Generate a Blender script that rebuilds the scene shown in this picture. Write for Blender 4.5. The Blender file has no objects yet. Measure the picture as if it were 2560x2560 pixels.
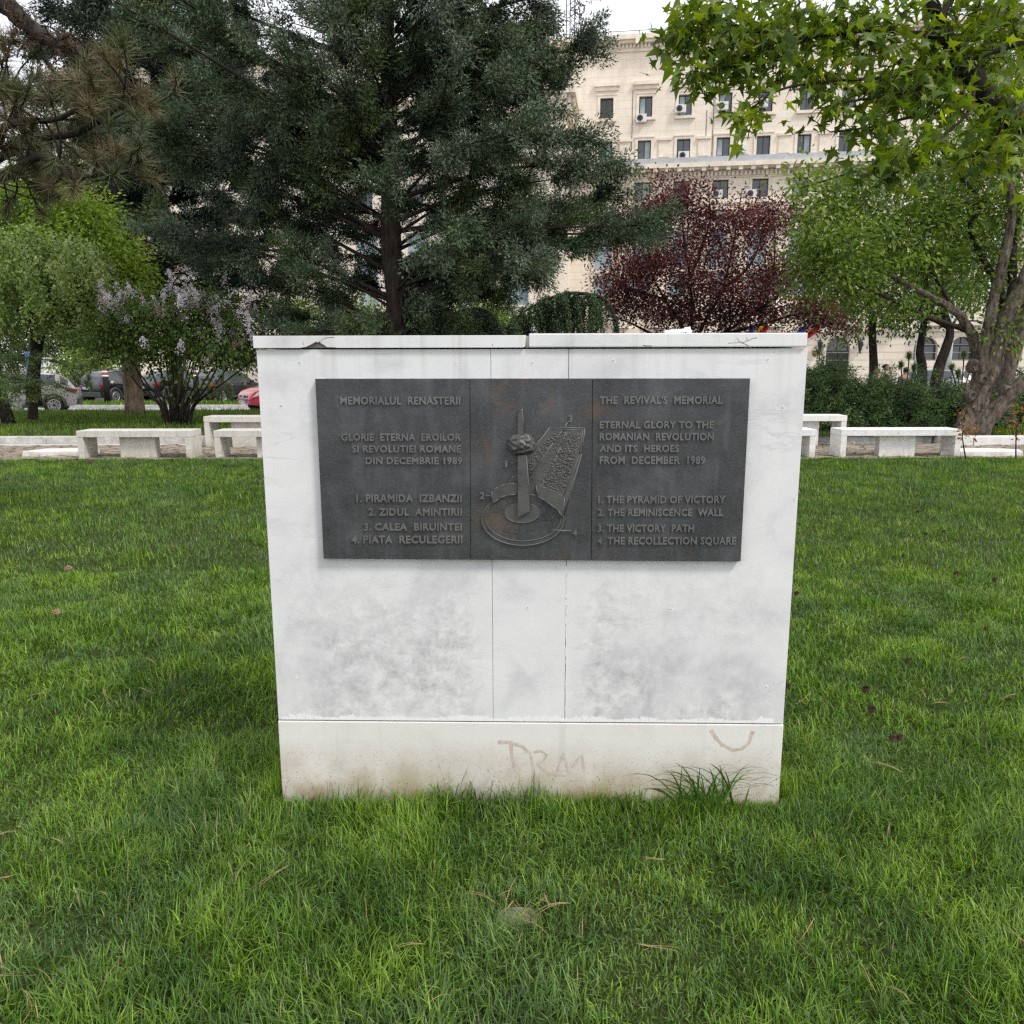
import bpy, bmesh, math, random
import numpy as np
from mathutils import Vector, Matrix, Euler, Quaternion

random.seed(7)
rng = np.random.default_rng(11)
SC = bpy.context.scene
COL = SC.collection
PI = math.pi
R = math.radians

# ------------------------------------------------------------------ camera
F = 795.0                       # focal length in pixels of a 1024 frame
PITCH = R(10.6226)
ROLL = R(0.1025)
CAM_H = 1.6
cam_d = bpy.data.cameras.new("camera")
cam = bpy.data.objects.new("camera", cam_d)
COL.objects.link(cam)
cam_d.sensor_fit = 'HORIZONTAL'
cam_d.sensor_width = 36.0
cam_d.lens = 36.0 * F / 1024.0
cam_d.clip_start = 0.05
cam_d.clip_end = 2000
cam.location = (0, 0, CAM_H)
cam.rotation_euler = (Matrix.Rotation(PI / 2 - PITCH, 4, 'X') @ Matrix.Rotation(-ROLL, 4, 'Z')).to_euler()
SC.camera = cam

# ------------------------------------------------------------------ world, sun, exposure
SUN_EL, SUN_AZ = R(52), R(128)   # azimuth from +Y towards +X: right of and behind the camera
world = bpy.data.worlds.new("World")
SC.world = world
world.use_nodes = True
nt = world.node_tree
nt.nodes.clear()
wo = nt.nodes.new('ShaderNodeOutputWorld')
bg = nt.nodes.new('ShaderNodeBackground')
bg.inputs['Strength'].default_value = 0.12
sky = nt.nodes.new('ShaderNodeTexSky')
sky.sky_type = 'NISHITA'
sky.sun_disc = False
sky.sun_elevation = SUN_EL
sky.sun_rotation = SUN_AZ
tc = nt.nodes.new('ShaderNodeTexCoord')
mp = nt.nodes.new('ShaderNodeMapping')
mp.inputs['Scale'].default_value = (1.0, 1.0, 2.2)
nz = nt.nodes.new('ShaderNodeTexNoise')
nz.inputs['Scale'].default_value = 2.1
nz.inputs['Detail'].default_value = 5
rp = nt.nodes.new('ShaderNodeValToRGB')
rp.color_ramp.elements[0].position = 0.32
rp.color_ramp.elements[0].color = (4.9, 4.9, 5.4, 1)
rp.color_ramp.elements[1].position = 0.62
rp.color_ramp.elements[1].color = (7.6, 7.6, 7.7, 1)
mx = nt.nodes.new('ShaderNodeMix')
mx.data_type = 'RGBA'
mx.inputs[0].default_value = 0.93
nt.links.new(tc.outputs['Generated'], mp.inputs['Vector'])
nt.links.new(mp.outputs['Vector'], nz.inputs['Vector'])
nt.links.new(nz.outputs['Fac'], rp.inputs['Fac'])
nt.links.new(sky.outputs['Color'], mx.inputs[6])
nt.links.new(rp.outputs['Color'], mx.inputs[7])
nt.links.new(mx.outputs[2], bg.inputs['Color'])
nt.links.new(bg.outputs['Background'], wo.inputs['Surface'])

sun_d = bpy.data.lights.new("sun", 'SUN')
sun_d.energy = 1.5
sun_d.angle = R(12)
sun_d.color = (1.0, 0.96, 0.9)
sun = bpy.data.objects.new("sun", sun_d)
COL.objects.link(sun)
sd = Vector((math.sin(SUN_AZ) * math.cos(SUN_EL), math.cos(SUN_AZ) * math.cos(SUN_EL), math.sin(SUN_EL)))
sun.rotation_euler = (-sd).to_track_quat('-Z', 'Y').to_euler()
sun.location = (0, 0, 40)

SC.view_settings.view_transform = 'Standard'
SC.view_settings.look = 'None'
SC.view_settings.exposure = 0.78
SC.view_settings.gamma = 1.0
SC.view_settings.use_curve_mapping = False
SC.render.engine = 'CYCLES'
SC.cycles.max_bounces = 6
SC.cycles.diffuse_bounces = 3
SC.cycles.glossy_bounces = 2
SC.cycles.transmission_bounces = 4
SC.cycles.caustics_reflective = False
SC.cycles.caustics_refractive = False
SC.cycles.use_denoising = False
SC.cycles.use_adaptive_sampling = False
SC.cycles.filter_width = 1.4

# ------------------------------------------------------------------ geometry helpers
CP, SP = math.cos(PITCH), math.sin(PITCH)
CR, SR = math.cos(ROLL), math.sin(ROLL)


def ray(u, v):
    """direction of the line of sight through a point of the 1024 frame"""
    a, b = u - 512, 512 - v
    a, b = a * CR + b * SR, -a * SR + b * CR
    return Vector((a, F * CP + b * SP, -F * SP + b * CP))


def P(u, v, Y):
    d = ray(u, v)
    return Vector((0, 0, CAM_H)) + d * (Y / d.y)


def PG(u, v, z=0.0):
    d = ray(u, v)
    return Vector((0, 0, CAM_H)) + d * ((z - CAM_H) / d.z)


def tag(o, label=None, cat=None, group=None, kind=None):
    if label: o['label'] = label
    if cat: o['category'] = cat
    if group: o['group'] = group
    if kind: o['kind'] = kind
    return o


def empty(name, loc=(0, 0, 0), rz=0.0, label=None, cat=None, group=None):
    o = bpy.data.objects.new(name, None)
    COL.objects.link(o)
    o.location = loc
    o.rotation_euler = (0, 0, rz)
    o.empty_display_size = 0.2
    return tag(o, label, cat, group)


def mesh_np(name, V, faces, mats, parent=None, tint=None, smooth=False, matidx=None, loc=None):
    """faces: list of int arrays, each (n,k)"""
    me = bpy.data.meshes.new(name)
    V = np.asarray(V, np.float32)
    faces = [np.asarray(f, np.int32) for f in faces if len(f)]
    nl = sum(f.size for f in faces)
    nf = sum(len(f) for f in faces)
    me.vertices.add(len(V))
    me.vertices.foreach_set('co', V.ravel())
    me.loops.add(nl)
    me.polygons.add(nf)
    me.loops.foreach_set('vertex_index', np.concatenate([f.ravel() for f in faces]))
    st, o = [], 0
    for f in faces:
        st.append(o + np.arange(len(f)) * f.shape[1])
        o += f.size
    me.polygons.foreach_set('loop_start', np.concatenate(st).astype(np.int32))
    if matidx is not None:
        me.polygons.foreach_set('material_index', np.asarray(matidx, np.int32))
    me.polygons.foreach_set('use_smooth', np.full(nf, smooth, bool))
    if not isinstance(mats, (list, tuple)): mats = [mats]
    for m in mats: me.materials.append(m)
    me.update(calc_edges=True)
    if tint is not None:
        a = me.attributes.new('tint', 'FLOAT_COLOR', 'POINT')
        c = np.ones((len(V), 4), np.float32)
        c[:, :3] = tint
        a.data.foreach_set('color', c.ravel())
    ob = bpy.data.objects.new(name, me)
    COL.objects.link(ob)
    if parent is not None: ob.parent = parent
    if loc is not None: ob.location = loc
    return ob


class MB:
    """collects shapes, builds ONE mesh"""

    def __init__(s):
        s.v, s.f, s.m, s.n, s.sm = [], [], [], 0, []

    def add(s, V, Fc, m=0, smooth=False):
        V = [tuple(p) for p in V]
        s.v += V
        for f in Fc:
            s.f.append(tuple(i + s.n for i in f))
            s.m.append(m)
            s.sm.append(smooth)
        s.n += len(V)

    def box(s, x0, x1, y0, y1, z0, z1, m=0):
        V = [(x0, y0, z0), (x1, y0, z0), (x1, y1, z0), (x0, y1, z0), (x0, y0, z1), (x1, y0, z1), (x1, y1, z1), (x0, y1, z1)]
        s.add(V, [(0, 3, 2, 1), (4, 5, 6, 7), (0, 1, 5, 4), (1, 2, 6, 5), (2, 3, 7, 6), (3, 0, 4, 7)], m)

    def prism(s, pts, y0, y1, m=0):
        """outline in x,z extruded from y0 (front) to y1 (back)"""
        n = len(pts)
        area = sum(pts[i][0] * pts[(i + 1) % n][1] - pts[(i + 1) % n][0] * pts[i][1] for i in range(n))
        if area < 0: pts = pts[::-1]
        V = [(p[0], y0, p[1]) for p in pts] + [(p[0], y1, p[1]) for p in pts]
        Fc = [tuple(range(n)), tuple(range(2 * n - 1, n - 1, -1))]
        for i in range(n):
            j = (i + 1) % n
            Fc.append((i, i + n, j + n, j))
        s.add(V, Fc, m)

    def tube(s, pts, rad, seg=6, m=0, cap=True, smooth=True, bump=0.0, gnarl=0.0):
        pts = [Vector(p) for p in pts]
        n = len(pts)
        if not hasattr(rad, '__len__'): rad = [rad] * n
        V, Fc = [], []
        up = Vector((0.31, 0.17, 0.93))
        prev = None
        for i, p in enumerate(pts):
            t = (pts[min(i + 1, n - 1)] - pts[max(i - 1, 0)])
            if t.length < 1e-9: t = Vector((0, 0, 1))
            t.normalize()
            if prev is None:
                a = t.cross(up)
                if a.length < 1e-3: a = t.cross(Vector((1, 0, 0)))
            else:
                a = prev - t * prev.dot(t)
            a.normalize()
            prev = a
            b = t.cross(a)
            for k in range(seg):
                w = 2 * PI * k / seg
                r = rad[i] * (1 + bump * random.uniform(-1, 1))
                if gnarl: r *= 1 + gnarl * (1.6 * float(vnoise(math.cos(w) * 1.6 + i * 0.05 + 7, math.sin(w) * 1.6 + i * 0.11, 1.0)) - 0.8) + gnarl * 0.8 * math.sin(w * 4 + i * 0.13) * math.sin(i * 0.31 + w)
                V.append(p + (a * math.cos(w) + b * math.sin(w)) * r)
        for i in range(n - 1):
            for k in range(seg):
                k2 = (k + 1) % seg
                Fc.append((i * seg + k, i * seg + k2, (i + 1) * seg + k2, (i + 1) * seg + k))
        if cap:
            Fc.append(tuple(range(seg - 1, -1, -1)))
            Fc.append(tuple((n - 1) * seg + k for k in range(seg)))
        s.add(V, Fc, m, smooth)

    def lathe(s, prof, seg=16, c=(0, 0, 0), m=0, smooth=True, axis='z'):
        V, Fc = [], []
        for (r, z) in prof:
            for k in range(seg):
                w = 2 * PI * k / seg
                if axis == 'z': V.append((c[0] + r * math.cos(w), c[1] + r * math.sin(w), c[2] + z))
                else: V.append((c[0] + r * math.cos(w), c[1] + z, c[2] + r * math.sin(w)))
        n = len(prof)
        for i in range(n - 1):
            for k in range(seg):
                k2 = (k + 1) % seg
                q = (i * seg + k, i * seg + k2, (i + 1) * seg + k2, (i + 1) * seg + k)
                Fc.append(q if axis == 'z' else q[::-1])
        e = [tuple(range(seg - 1, -1, -1)), tuple((n - 1) * seg + k for k in range(seg))]
        Fc += e if axis == 'z' else [q[::-1] for q in e]
        s.add(V, Fc, m, smooth)

    def build(s, name, mats, parent=None, bevel=0.0, sharp=None):
        me = bpy.data.meshes.new(name)
        me.from_pydata(s.v, [], s.f)
        if not isinstance(mats, (list, tuple)): mats = [mats]
        for m in mats: me.materials.append(m)
        me.polygons.foreach_set('material_index', s.m)
        me.polygons.foreach_set('use_smooth', s.sm)
        if bevel > 0:
            bm = bmesh.new()
            bm.from_mesh(me)
            es = [e for e in bm.edges if len(e.link_faces) == 2 and e.calc_face_angle(0) > 0.6]
            bmesh.ops.bevel(bm, geom=es, offset=bevel, segments=2, profile=0.6, affect='EDGES', clamp_overlap=True)
            bm.to_mesh(me)
            bm.free()
        me.update()
        if sharp: me.set_sharp_from_angle(angle=sharp)
        o = bpy.data.objects.new(name, me)
        COL.objects.link(o)
        if parent is not None: o.parent = parent
        return o


def copy_tree(o, parent=None):
    c = o.copy()
    COL.objects.link(c)
    if parent is not None: c.parent = parent
    for ch in list(o.children): copy_tree(ch, c)
    return c


_lat = np.random.default_rng(5).random((64, 64))


def vnoise(x, y, s=1.0):
    """smooth value noise 0..1"""
    x = np.asarray(x) * s + 100.37
    y = np.asarray(y) * s + 57.91
    xi, yi = np.floor(x).astype(int), np.floor(y).astype(int)
    fx, fy = x - xi, y - yi
    fx, fy = fx * fx * (3 - 2 * fx), fy * fy * (3 - 2 * fy)
    g = lambda a, b: _lat[a % 64, b % 64]
    return (g(xi, yi) * (1 - fx) + g(xi + 1, yi) * fx) * (1 - fy) + (g(xi, yi + 1) * (1 - fx) + g(xi + 1, yi + 1) * fx) * fy


# ------------------------------------------------------------------ materials
def new_mat(name):
    m = bpy.data.materials.new(name)
    m.use_nodes = True
    n = m.node_tree
    b = n.nodes['Principled BSDF']
    return m, n, b


def plain(name, col, rough=0.6, metal=0.0, noise=0.0, nscale=8.0, spec=0.4, bump=0.0, bscale=40.0, coat=0.0):
    m, n, b = new_mat(name)
    b.inputs['Roughness'].default_value = rough
    b.inputs['Metallic'].default_value = metal
    b.inputs['Specular IOR Level'].default_value = spec
    b.inputs['Base Color'].default_value = (*col, 1)
    if coat:
        b.inputs['Coat Weight'].default_value = coat
        b.inputs['Coat Roughness'].default_value = 0.06
    t = n.nodes.new('ShaderNodeTexCoord')
    if noise:
        x = n.nodes.new('ShaderNodeTexNoise')
        x.inputs['Scale'].default_value = nscale
        x.inputs['Detail'].default_value = 6
        x.inputs['Roughness'].default_value = 0.65
        r = n.nodes.new('ShaderNodeValToRGB')
        lo = [c * (1 - noise) for c in col]
        hi = [min(1, c * (1 + noise)) for c in col]
        r.color_ramp.elements[0].position = 0.3
        r.color_ramp.elements[1].position = 0.7
        r.color_ramp.elements[0].color = (*lo, 1)
        r.color_ramp.elements[1].color = (*hi, 1)
        n.links.new(t.outputs['Object'], x.inputs['Vector'])
        n.links.new(x.outputs['Fac'], r.inputs['Fac'])
        n.links.new(r.outputs['Color'], b.inputs['Base Color'])
    if bump:
        x2 = n.nodes.new('ShaderNodeTexNoise')
        x2.inputs['Scale'].default_value = bscale
        x2.inputs['Detail'].default_value = 5
        bp = n.nodes.new('ShaderNodeBump')
        bp.inputs['Strength'].default_value = bump
        bp.inputs['Distance'].default_value = 0.02
        n.links.new(t.outputs['Object'], x2.inputs['Vector'])
        n.links.new(x2.outputs['Fac'], bp.inputs['Height'])
        n.links.new(bp.outputs['Normal'], b.inputs['Normal'])
    return m


def leafmat(name, trans=0.3, rough=0.55, spec=0.3, tcol=(1.15, 1.25, 0.55)):
    """base colour from the leaves' own tint; light also passes through"""
    m, n, b = new_mat(name)
    a = n.nodes.new('ShaderNodeAttribute')
    a.attribute_name = 'tint'
    b.inputs['Roughness'].default_value = rough
    b.inputs['Specular IOR Level'].default_value = spec
    n.links.new(a.outputs['Color'], b.inputs['Base Color'])
    if trans > 0:
        t = n.nodes.new('ShaderNodeBsdfTranslucent')
        mu = n.nodes.new('ShaderNodeMix')
        mu.data_type = 'RGBA'
        mu.blend_type = 'MULTIPLY'
        mu.inputs[0].default_value = 1
        mu.inputs[7].default_value = (*tcol, 1)
        n.links.new(a.outputs['Color'], mu.inputs[6])
        n.links.new(mu.outputs[2], t.inputs['Color'])
        s = n.nodes.new('ShaderNodeMixShader')
        s.inputs[0].default_value = trans
        o = n.nodes['Material Output']
        n.links.new(b.outputs[0], s.inputs[1])
        n.links.new(t.outputs[0], s.inputs[2])
        n.links.new(s.outputs[0], o.inputs['Surface'])
    return m


def bark(name, c0, c1, scale=6.0, stretch=0.18, bump=0.8):
    m, n, b = new_mat(name)
    t = n.nodes.new('ShaderNodeTexCoord')
    mp = n.nodes.new('ShaderNodeMapping')
    mp.inputs['Scale'].default_value = (1, 1, stretch)
    x = n.nodes.new('ShaderNodeTexNoise')
    x.inputs['Scale'].default_value = scale * 3
    x.inputs['Detail'].default_value = 8
    x.inputs['Roughness'].default_value = 0.7
    r = n.nodes.new('ShaderNodeValToRGB')
    r.color_ramp.elements[0].position = 0.35
    r.color_ramp.elements[1].position = 0.68
    r.color_ramp.elements[0].color = (*c0, 1)
    r.color_ramp.elements[1].color = (*c1, 1)
    bp = n.nodes.new('ShaderNodeBump')
    bp.inputs['Strength'].default_value = bump
    bp.inputs['Distance'].default_value = 0.03
    n.links.new(t.outputs['Object'], mp.inputs['Vector'])
    n.links.new(mp.outputs['Vector'], x.inputs['Vector'])
    n.links.new(x.outputs['Fac'], r.inputs['Fac'])
    n.links.new(r.outputs['Color'], b.inputs['Base Color'])
    n.links.new(x.outputs['Fac'], bp.inputs['Height'])
    n.links.new(bp.outputs['Normal'], b.inputs['Normal'])
    b.inputs['Roughness'].default_value = 0.9
    b.inputs['Specular IOR Level'].default_value = 0.15
    return m


def nodes_of(m):
    n = m.node_tree
    return n, n.nodes['Principled BSDF']


def noise_node(n, vec, scale, detail=5, rough=0.6, dist=0.0):
    x = n.nodes.new('ShaderNodeTexNoise')
    x.inputs['Scale'].default_value = scale
    x.inputs['Detail'].default_value = detail
    x.inputs['Roughness'].default_value = rough
    x.inputs['Distortion'].default_value = dist
    n.links.new(vec, x.inputs['Vector'])
    return x.outputs['Fac']


def ramp(n, fac, stops):
    r = n.nodes.new('ShaderNodeValToRGB')
    while len(r.color_ramp.elements) < len(stops): r.color_ramp.elements.new(0.5)
    for e, (p, c) in zip(r.color_ramp.elements, stops):
        e.position = p
        e.color = (*c, 1) if hasattr(c, '__len__') else (c, c, c, 1)
    n.links.new(fac, r.inputs['Fac'])
    return r.outputs['Color']


def mixc(n, fac, a, b, mode='MIX'):
    x = n.nodes.new('ShaderNodeMix')
    x.data_type = 'RGBA'
    x.blend_type = mode
    for s, v in ((0, fac), (6, a), (7, b)):
        if hasattr(v, 'is_output'): n.links.new(v, x.inputs[s])
        elif s == 0: x.inputs[0].default_value = v
        else: x.inputs[s].default_value = (*v, 1)
    return x.outputs[2]


def mathn(n, op, a, b=0.0, clamp=False):
    x = n.nodes.new('ShaderNodeMath')
    x.operation = op
    x.use_clamp = clamp
    for i, v in enumerate((a, b)):
        if hasattr(v, 'is_output'): n.links.new(v, x.inputs[i])
        else: x.inputs[i].default_value = v
    return x.outputs[0]


def mapr(n, v, a, b, c=0.0, d=1.0):
    x = n.nodes.new('ShaderNodeMapRange')
    x.inputs[1].default_value = a
    x.inputs[2].default_value = b
    x.inputs[3].default_value = c
    x.inputs[4].default_value = d
    n.links.new(v, x.inputs[0])
    return x.outputs[0]


def bumpn(n, b, h, strength=0.3, dist=0.01):
    x = n.nodes.new('ShaderNodeBump')
    x.inputs['Strength'].default_value = strength
    x.inputs['Distance'].default_value = dist
    n.links.new(h, x.inputs['Height'])
    n.links.new(x.outputs['Normal'], b.inputs['Normal'])
# ------------------------------------------------------------------ ground, lawns, path, road
def gz(x, y):
    """height of the terrain"""
    x = np.asarray(x, float)
    y = np.asarray(y, float)
    z = 0.035 * (vnoise(x, y, 0.45) - 0.5) * np.clip((y - 1.0) / 3, 0.2, 1)
    t = np.clip((y - 16.6) / 15.0, 0, 1)
    bed = 0.13 - 0.32 * (t * t * (3 - 2 * t)) + 0.03 * (vnoise(x, y, 0.3) - 0.5)
    return np.where(y < 14.5, z, bed)


def sheet(name, xs, ys, zf, mat, kind='structure', label=None, cat=None):
    X, Y = np.meshgrid(xs, ys)
    Z = zf(X, Y)
    V = np.stack([X, Y, Z], -1).reshape(-1, 3)
    nx, ny = len(xs), len(ys)
    i = (np.arange(ny - 1)[:, None] * nx + np.arange(nx - 1)[None]).ravel()
    Fq = np.stack([i, i + 1, i + nx + 1, i + nx], 1)
    o = mesh_np(name, V, [Fq], mat, smooth=True)
    return tag(o, label, cat, kind=kind)


m_soil = plain('soil', (0.035, 0.045, 0.014), 0.95, noise=0.5, nscale=14, spec=0.1, bump=0.5, bscale=60)
m_ground = plain('plaza', (0.22, 0.21, 0.19), 0.9, noise=0.25, nscale=0.6, bump=0.2)

ROADZ = -0.45
sheet('ground', np.linspace(-400, 400, 9), np.linspace(-200, 600, 9), lambda x, y: x * 0 - 0.60, m_ground)
sheet('lawn', np.linspace(-26, 26, 105), np.linspace(-6, 13.4, 60), gz, m_soil)
sheet('flower_bed_lawn', np.linspace(-30, 30, 61), np.linspace(16.25, 31, 40), gz, m_soil)

# crumbling flagstone path
m_path, n, b = new_mat('flagstone_path')
t = n.nodes.new('ShaderNodeTexCoord').outputs['Object']
mp = n.nodes.new('ShaderNodeMapping')
mp.inputs['Scale'].default_value = (2.2, 4.2, 1)
n.links.new(t, mp.inputs['Vector'])
vo = n.nodes.new('ShaderNodeTexVoronoi')
vo.inputs['Scale'].default_value = 1.3
n.links.new(mp.outputs['Vector'], vo.inputs['Vector'])
ve = n.nodes.new('ShaderNodeTexVoronoi')
ve.feature = 'DISTANCE_TO_EDGE'
ve.inputs['Scale'].default_value = 1.3
n.links.new(mp.outputs['Vector'], ve.inputs['Vector'])
f1 = noise_node(n, t, 9, 8, 0.7)
base = ramp(n, vo.outputs['Color'], [(0.2, (0.20, 0.15, 0.11)), (0.8, (0.40, 0.33, 0.26))])
base = mixc(n, 0.55, base, ramp(n, f1, [(0.3, (0.13, 0.10, 0.075)), (0.7, (0.48, 0.42, 0.35))]))
edge = mapr(n, ve.outputs['Distance'], 0.0, 0.06)
base = mixc(n, edge, (0.06, 0.055, 0.035), base)
n.links.new(base, b.inputs['Base Color'])
b.inputs['Roughness'].default_value = 0.9
h = mathn(n, 'ADD', mathn(n, 'MULTIPLY', edge, 0.7), f1)
bumpn(n, b, h, 0.9, 0.05)
xs, ys = np.linspace(-26, 26, 300), np.linspace(13.4, 15.86, 40)
sheet('path', xs, ys, lambda x, y: -0.03 + 0.035 * vnoise(x, y, 5.0) + 0.02 * vnoise(x, y, 13), m_path)

m_marble = None
m_kerb = plain('kerb_stone', (0.50, 0.49, 0.46), 0.8, noise=0.35, nscale=5, bump=0.3, bscale=50)
m_paving = plain('paving_slab', (0.55, 0.54, 0.50), 0.8, noise=0.15, nscale=7)


def kerb_run(name, x0, x1, y0, y1, z0, z1, step, jitter=0.006, mat=None):
    k = MB()
    x = x0
    while x < x1 - 0.05:
        e = min(x1, x + step * random.uniform(0.85, 1.15))
        dz, dy = random.uniform(-jitter, jitter), random.uniform(-jitter, jitter)
        k.box(x + 0.004, e - 0.004, y0 + dy, y1 + dy, z0, z1 + dz)
        x = e
    o = k.build(name, mat or m_kerb, bevel=0.012)
    return tag(o, kind='structure')


kerb_run('kerb', -26, 6.1, 16.02, 16.24, -0.1, 0.155, 1.0)
m_white_kerb = plain('white_kerb_stone', (0.74, 0.73, 0.71), 0.6, noise=0.12, nscale=6)
kerb_run('kerb', 9.05, 26, 15.55, 15.85, -0.1, 0.17, 1.1, mat=m_white_kerb)
k = MB()
k.box(8.7, 9.04, 15.56, 17.4, -0.1, 0.165)
tag(k.build('kerb', m_white_kerb, bevel=0.012), kind='structure')
kerb_run('kerb', 6.12, 8.65, 16.35, 16.6, -0.1, 0.13, 0.75, 0.03)
kerb_run('paving', -26, 6.5, 15.87, 16.0, -0.12, 0.005, 1.2, 0.002, mat=m_paving)

# cobbled road and planted median
m_road, n, b = new_mat('cobbled_road')
t = n.nodes.new('ShaderNodeTexCoord').outputs['Object']
vo = n.nodes.new('ShaderNodeTexVoronoi')
vo.inputs['Scale'].default_value = 6.5
n.links.new(t, vo.inputs['Vector'])
ve = n.nodes.new('ShaderNodeTexVoronoi')
ve.feature = 'DISTANCE_TO_EDGE'
ve.inputs['Scale'].default_value = 6.5
n.links.new(t, ve.inputs['Vector'])
c = ramp(n, vo.outputs['Color'], [(0.2, (0.30, 0.30, 0.32)), (0.8, (0.52, 0.52, 0.54))])
c = mixc(n, mapr(n, ve.outputs['Distance'], 0, 0.08), (0.15, 0.14, 0.14), c)
n.links.new(c, b.inputs['Base Color'])
b.inputs['Roughness'].default_value = 0.6
bumpn(n, b, mapr(n, ve.outputs['Distance'], 0, 0.2), 0.6, 0.02)
sheet('road', np.linspace(-80, 80, 9), np.linspace(31.2, 37.4, 4), lambda x, y: x * 0 + ROADZ, m_road)
kerb_run('kerb', -60, 60, 31.0, 31.2, -0.59, -0.19, 2.0)
kerb_run('kerb', -60, 60, 37.4, 37.6, -0.59, -0.30, 2.0)
sheet('median', np.linspace(-60, 60, 31), np.linspace(37.6, 40.6, 6), lambda x, y: x * 0 - 0.31, m_soil)
m_asphalt = plain('asphalt', (0.09, 0.09, 0.09), 0.85, noise=0.2, nscale=3, bump=0.3)
sheet('car_park', np.linspace(-80, 80, 5), np.linspace(40.62, 60, 4), lambda x, y: x * 0 - 0.455, m_asphalt)

# ------------------------------------------------------------------ grass blades
GREENS = np.array([(0.054, 0.122, 0.020), (0.104, 0.205, 0.022), (0.172, 0.300, 0.028), (0.265, 0.390, 0.045), (0.105, 0.180, 0.075), (0.44, 0.38, 0.21)])


def blades(x, y, h, w, lean, tint, zf=gz, az=None, seg2=True):
    n = len(x)
    az = rng.uniform(0, 2 * PI, n) if az is None else az
    z = zf(x, y) - 0.004
    root = np.stack([x, y, z], 1)
    d = np.stack([np.cos(az), np.sin(az), 0 * az], 1)
    s = np.stack([-np.sin(az + rng.normal(0, 0.7, n)), np.cos(az), 0 * az], 1)
    s /= np.linalg.norm(s, axis=1, keepdims=True)
    upv = np.array([0, 0, 1.0])
    ln = lean[:, None]
    hh = h[:, None]
    ww = w[:, None]
    mid = root + hh * 0.52 * (upv * np.cos(ln * 0.55) + d * np.sin(ln * 0.55))
    tip = mid + hh * 0.52 * (upv * np.cos(ln * 1.2) + d * np.sin(ln * 1.2))
    tip[:, 2] = np.maximum(tip[:, 2], root[:, 2] + 0.008)
    if seg2:
        V = np.stack([root - s * ww * 0.5, root + s * ww * 0.5, mid - s * ww * 0.42, mid + s * ww * 0.42, tip], 1)
        i = np.arange(n)[:, None] * 5
        T = np.concatenate([i + [0, 1, 3], i + [0, 3, 2], i + [2, 3, 4]])
        t5 = np.repeat(tint, 5, 0)
        t5[4::5] = t5[4::5] * 1.15 + 0.03          # pale cut tips
        return V.reshape(-1, 3), T, t5
    V = np.stack([root - s * ww * 0.5, root + s * ww * 0.5, tip], 1)
    i = np.arange(n)[:, None] * 3
    return V.reshape(-1, 3), i + [0, 1, 2], np.repeat(tint, 3, 0)


def grass_tint(x, y):
    n = len(x)
    a = vnoise(x, y, 1.9) * 0.30 + vnoise(x + 9, y, 5.5) * 0.65      # patches: dark to yellowish
    q = np.clip((a - 0.5) * 1.1 + 0.46 + rng.normal(0, 0.24, n), 0, 0.999) * 3
    i = q.astype(int)
    f = (q - i)[:, None]
    t = GREENS[i] * (1 - f) + GREENS[np.minimum(i + 1, 3)] * f
    blue = (vnoise(x + 31, y + 5, 2.6) + rng.normal(0, 0.18, n)) > 0.66
    t[blue] = t[blue] * 0.45 + GREENS[4] * 0.6
    st = rng.random(n) < 0.018
    t[st] = GREENS[5] * rng.uniform(0.6, 1.0, (st.sum(), 1))
    return t * rng.uniform(0.40, 1.35, (n, 1)) * 1.04


def in_monument(x, y):
    return (np.abs(x - 0.061) < 0.93) & (y > 2.69) & (y < 3.12)


parts = []
for (x0, x1, y0, y1, dens, hm, wm, s2) in [(-3.2, 3.2, 1.15, 3.2, 15500, 0.056, 0.0036, True), (-5.6, 5.6, 3.2, 6.0, 6600, 0.052, 0.0052, True),
                                           (-11.5, 11.5, 6.0, 13.45, 1900, 0.062, 0.0085, False)]:
    n = int((x1 - x0) * (y1 - y0) * dens)
    x, y = rng.uniform(x0, x1, n), rng.uniform(y0, y1, n)
    keep = ~in_monument(x, y) & (np.abs(x) < 0.66 * y + 1.2) & ~((np.abs(x - 0.02) < 0.075) & (np.abs(y - 2.08) < 0.045) & (rng.random(n) < 0.72))
    x, y = x[keep], y[keep]
    n = len(x)
    tuft = vnoise(x + 3, y + 8, 3.2) * 0.6 + vnoise(x, y, 7.0) * 0.4
    h = hm * (0.55 + 0.95 * np.clip(tuft * 1.5 - 0.25, 0, 1.2)) * rng.uniform(0.6, 1.25, n)
    lg = rng.random(n) < 0.02
    h[lg] *= rng.uniform(1.3, 1.9, lg.sum())
    lean = np.where(rng.random(n) < 0.5, np.abs(rng.normal(0.5, 0.3, n)), rng.uniform(0.6, 1.35, n))
    flow = vnoise(x, y, 4.0) * 6 * PI
    az = np.where(rng.random(n) < 0.4, flow + rng.normal(0, 0.7, n), rng.uniform(0, 2 * PI, n))
    near = (np.abs(x - 0.061) < 1.0) & (y > 2.55) & (y < 3.2)      # the mower does not reach the foot of the stone
    h[near] *= 1 + 0.7 * rng.random(near.sum()) * (vnoise(x[near], y[near], 6.0) > 0.5)
    lean[near] *= 0.8
    parts.append(blades(x, y, h, wm * rng.uniform(0.7, 1.3, n), lean, grass_tint(x, y), az=az, seg2=s2))
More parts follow.
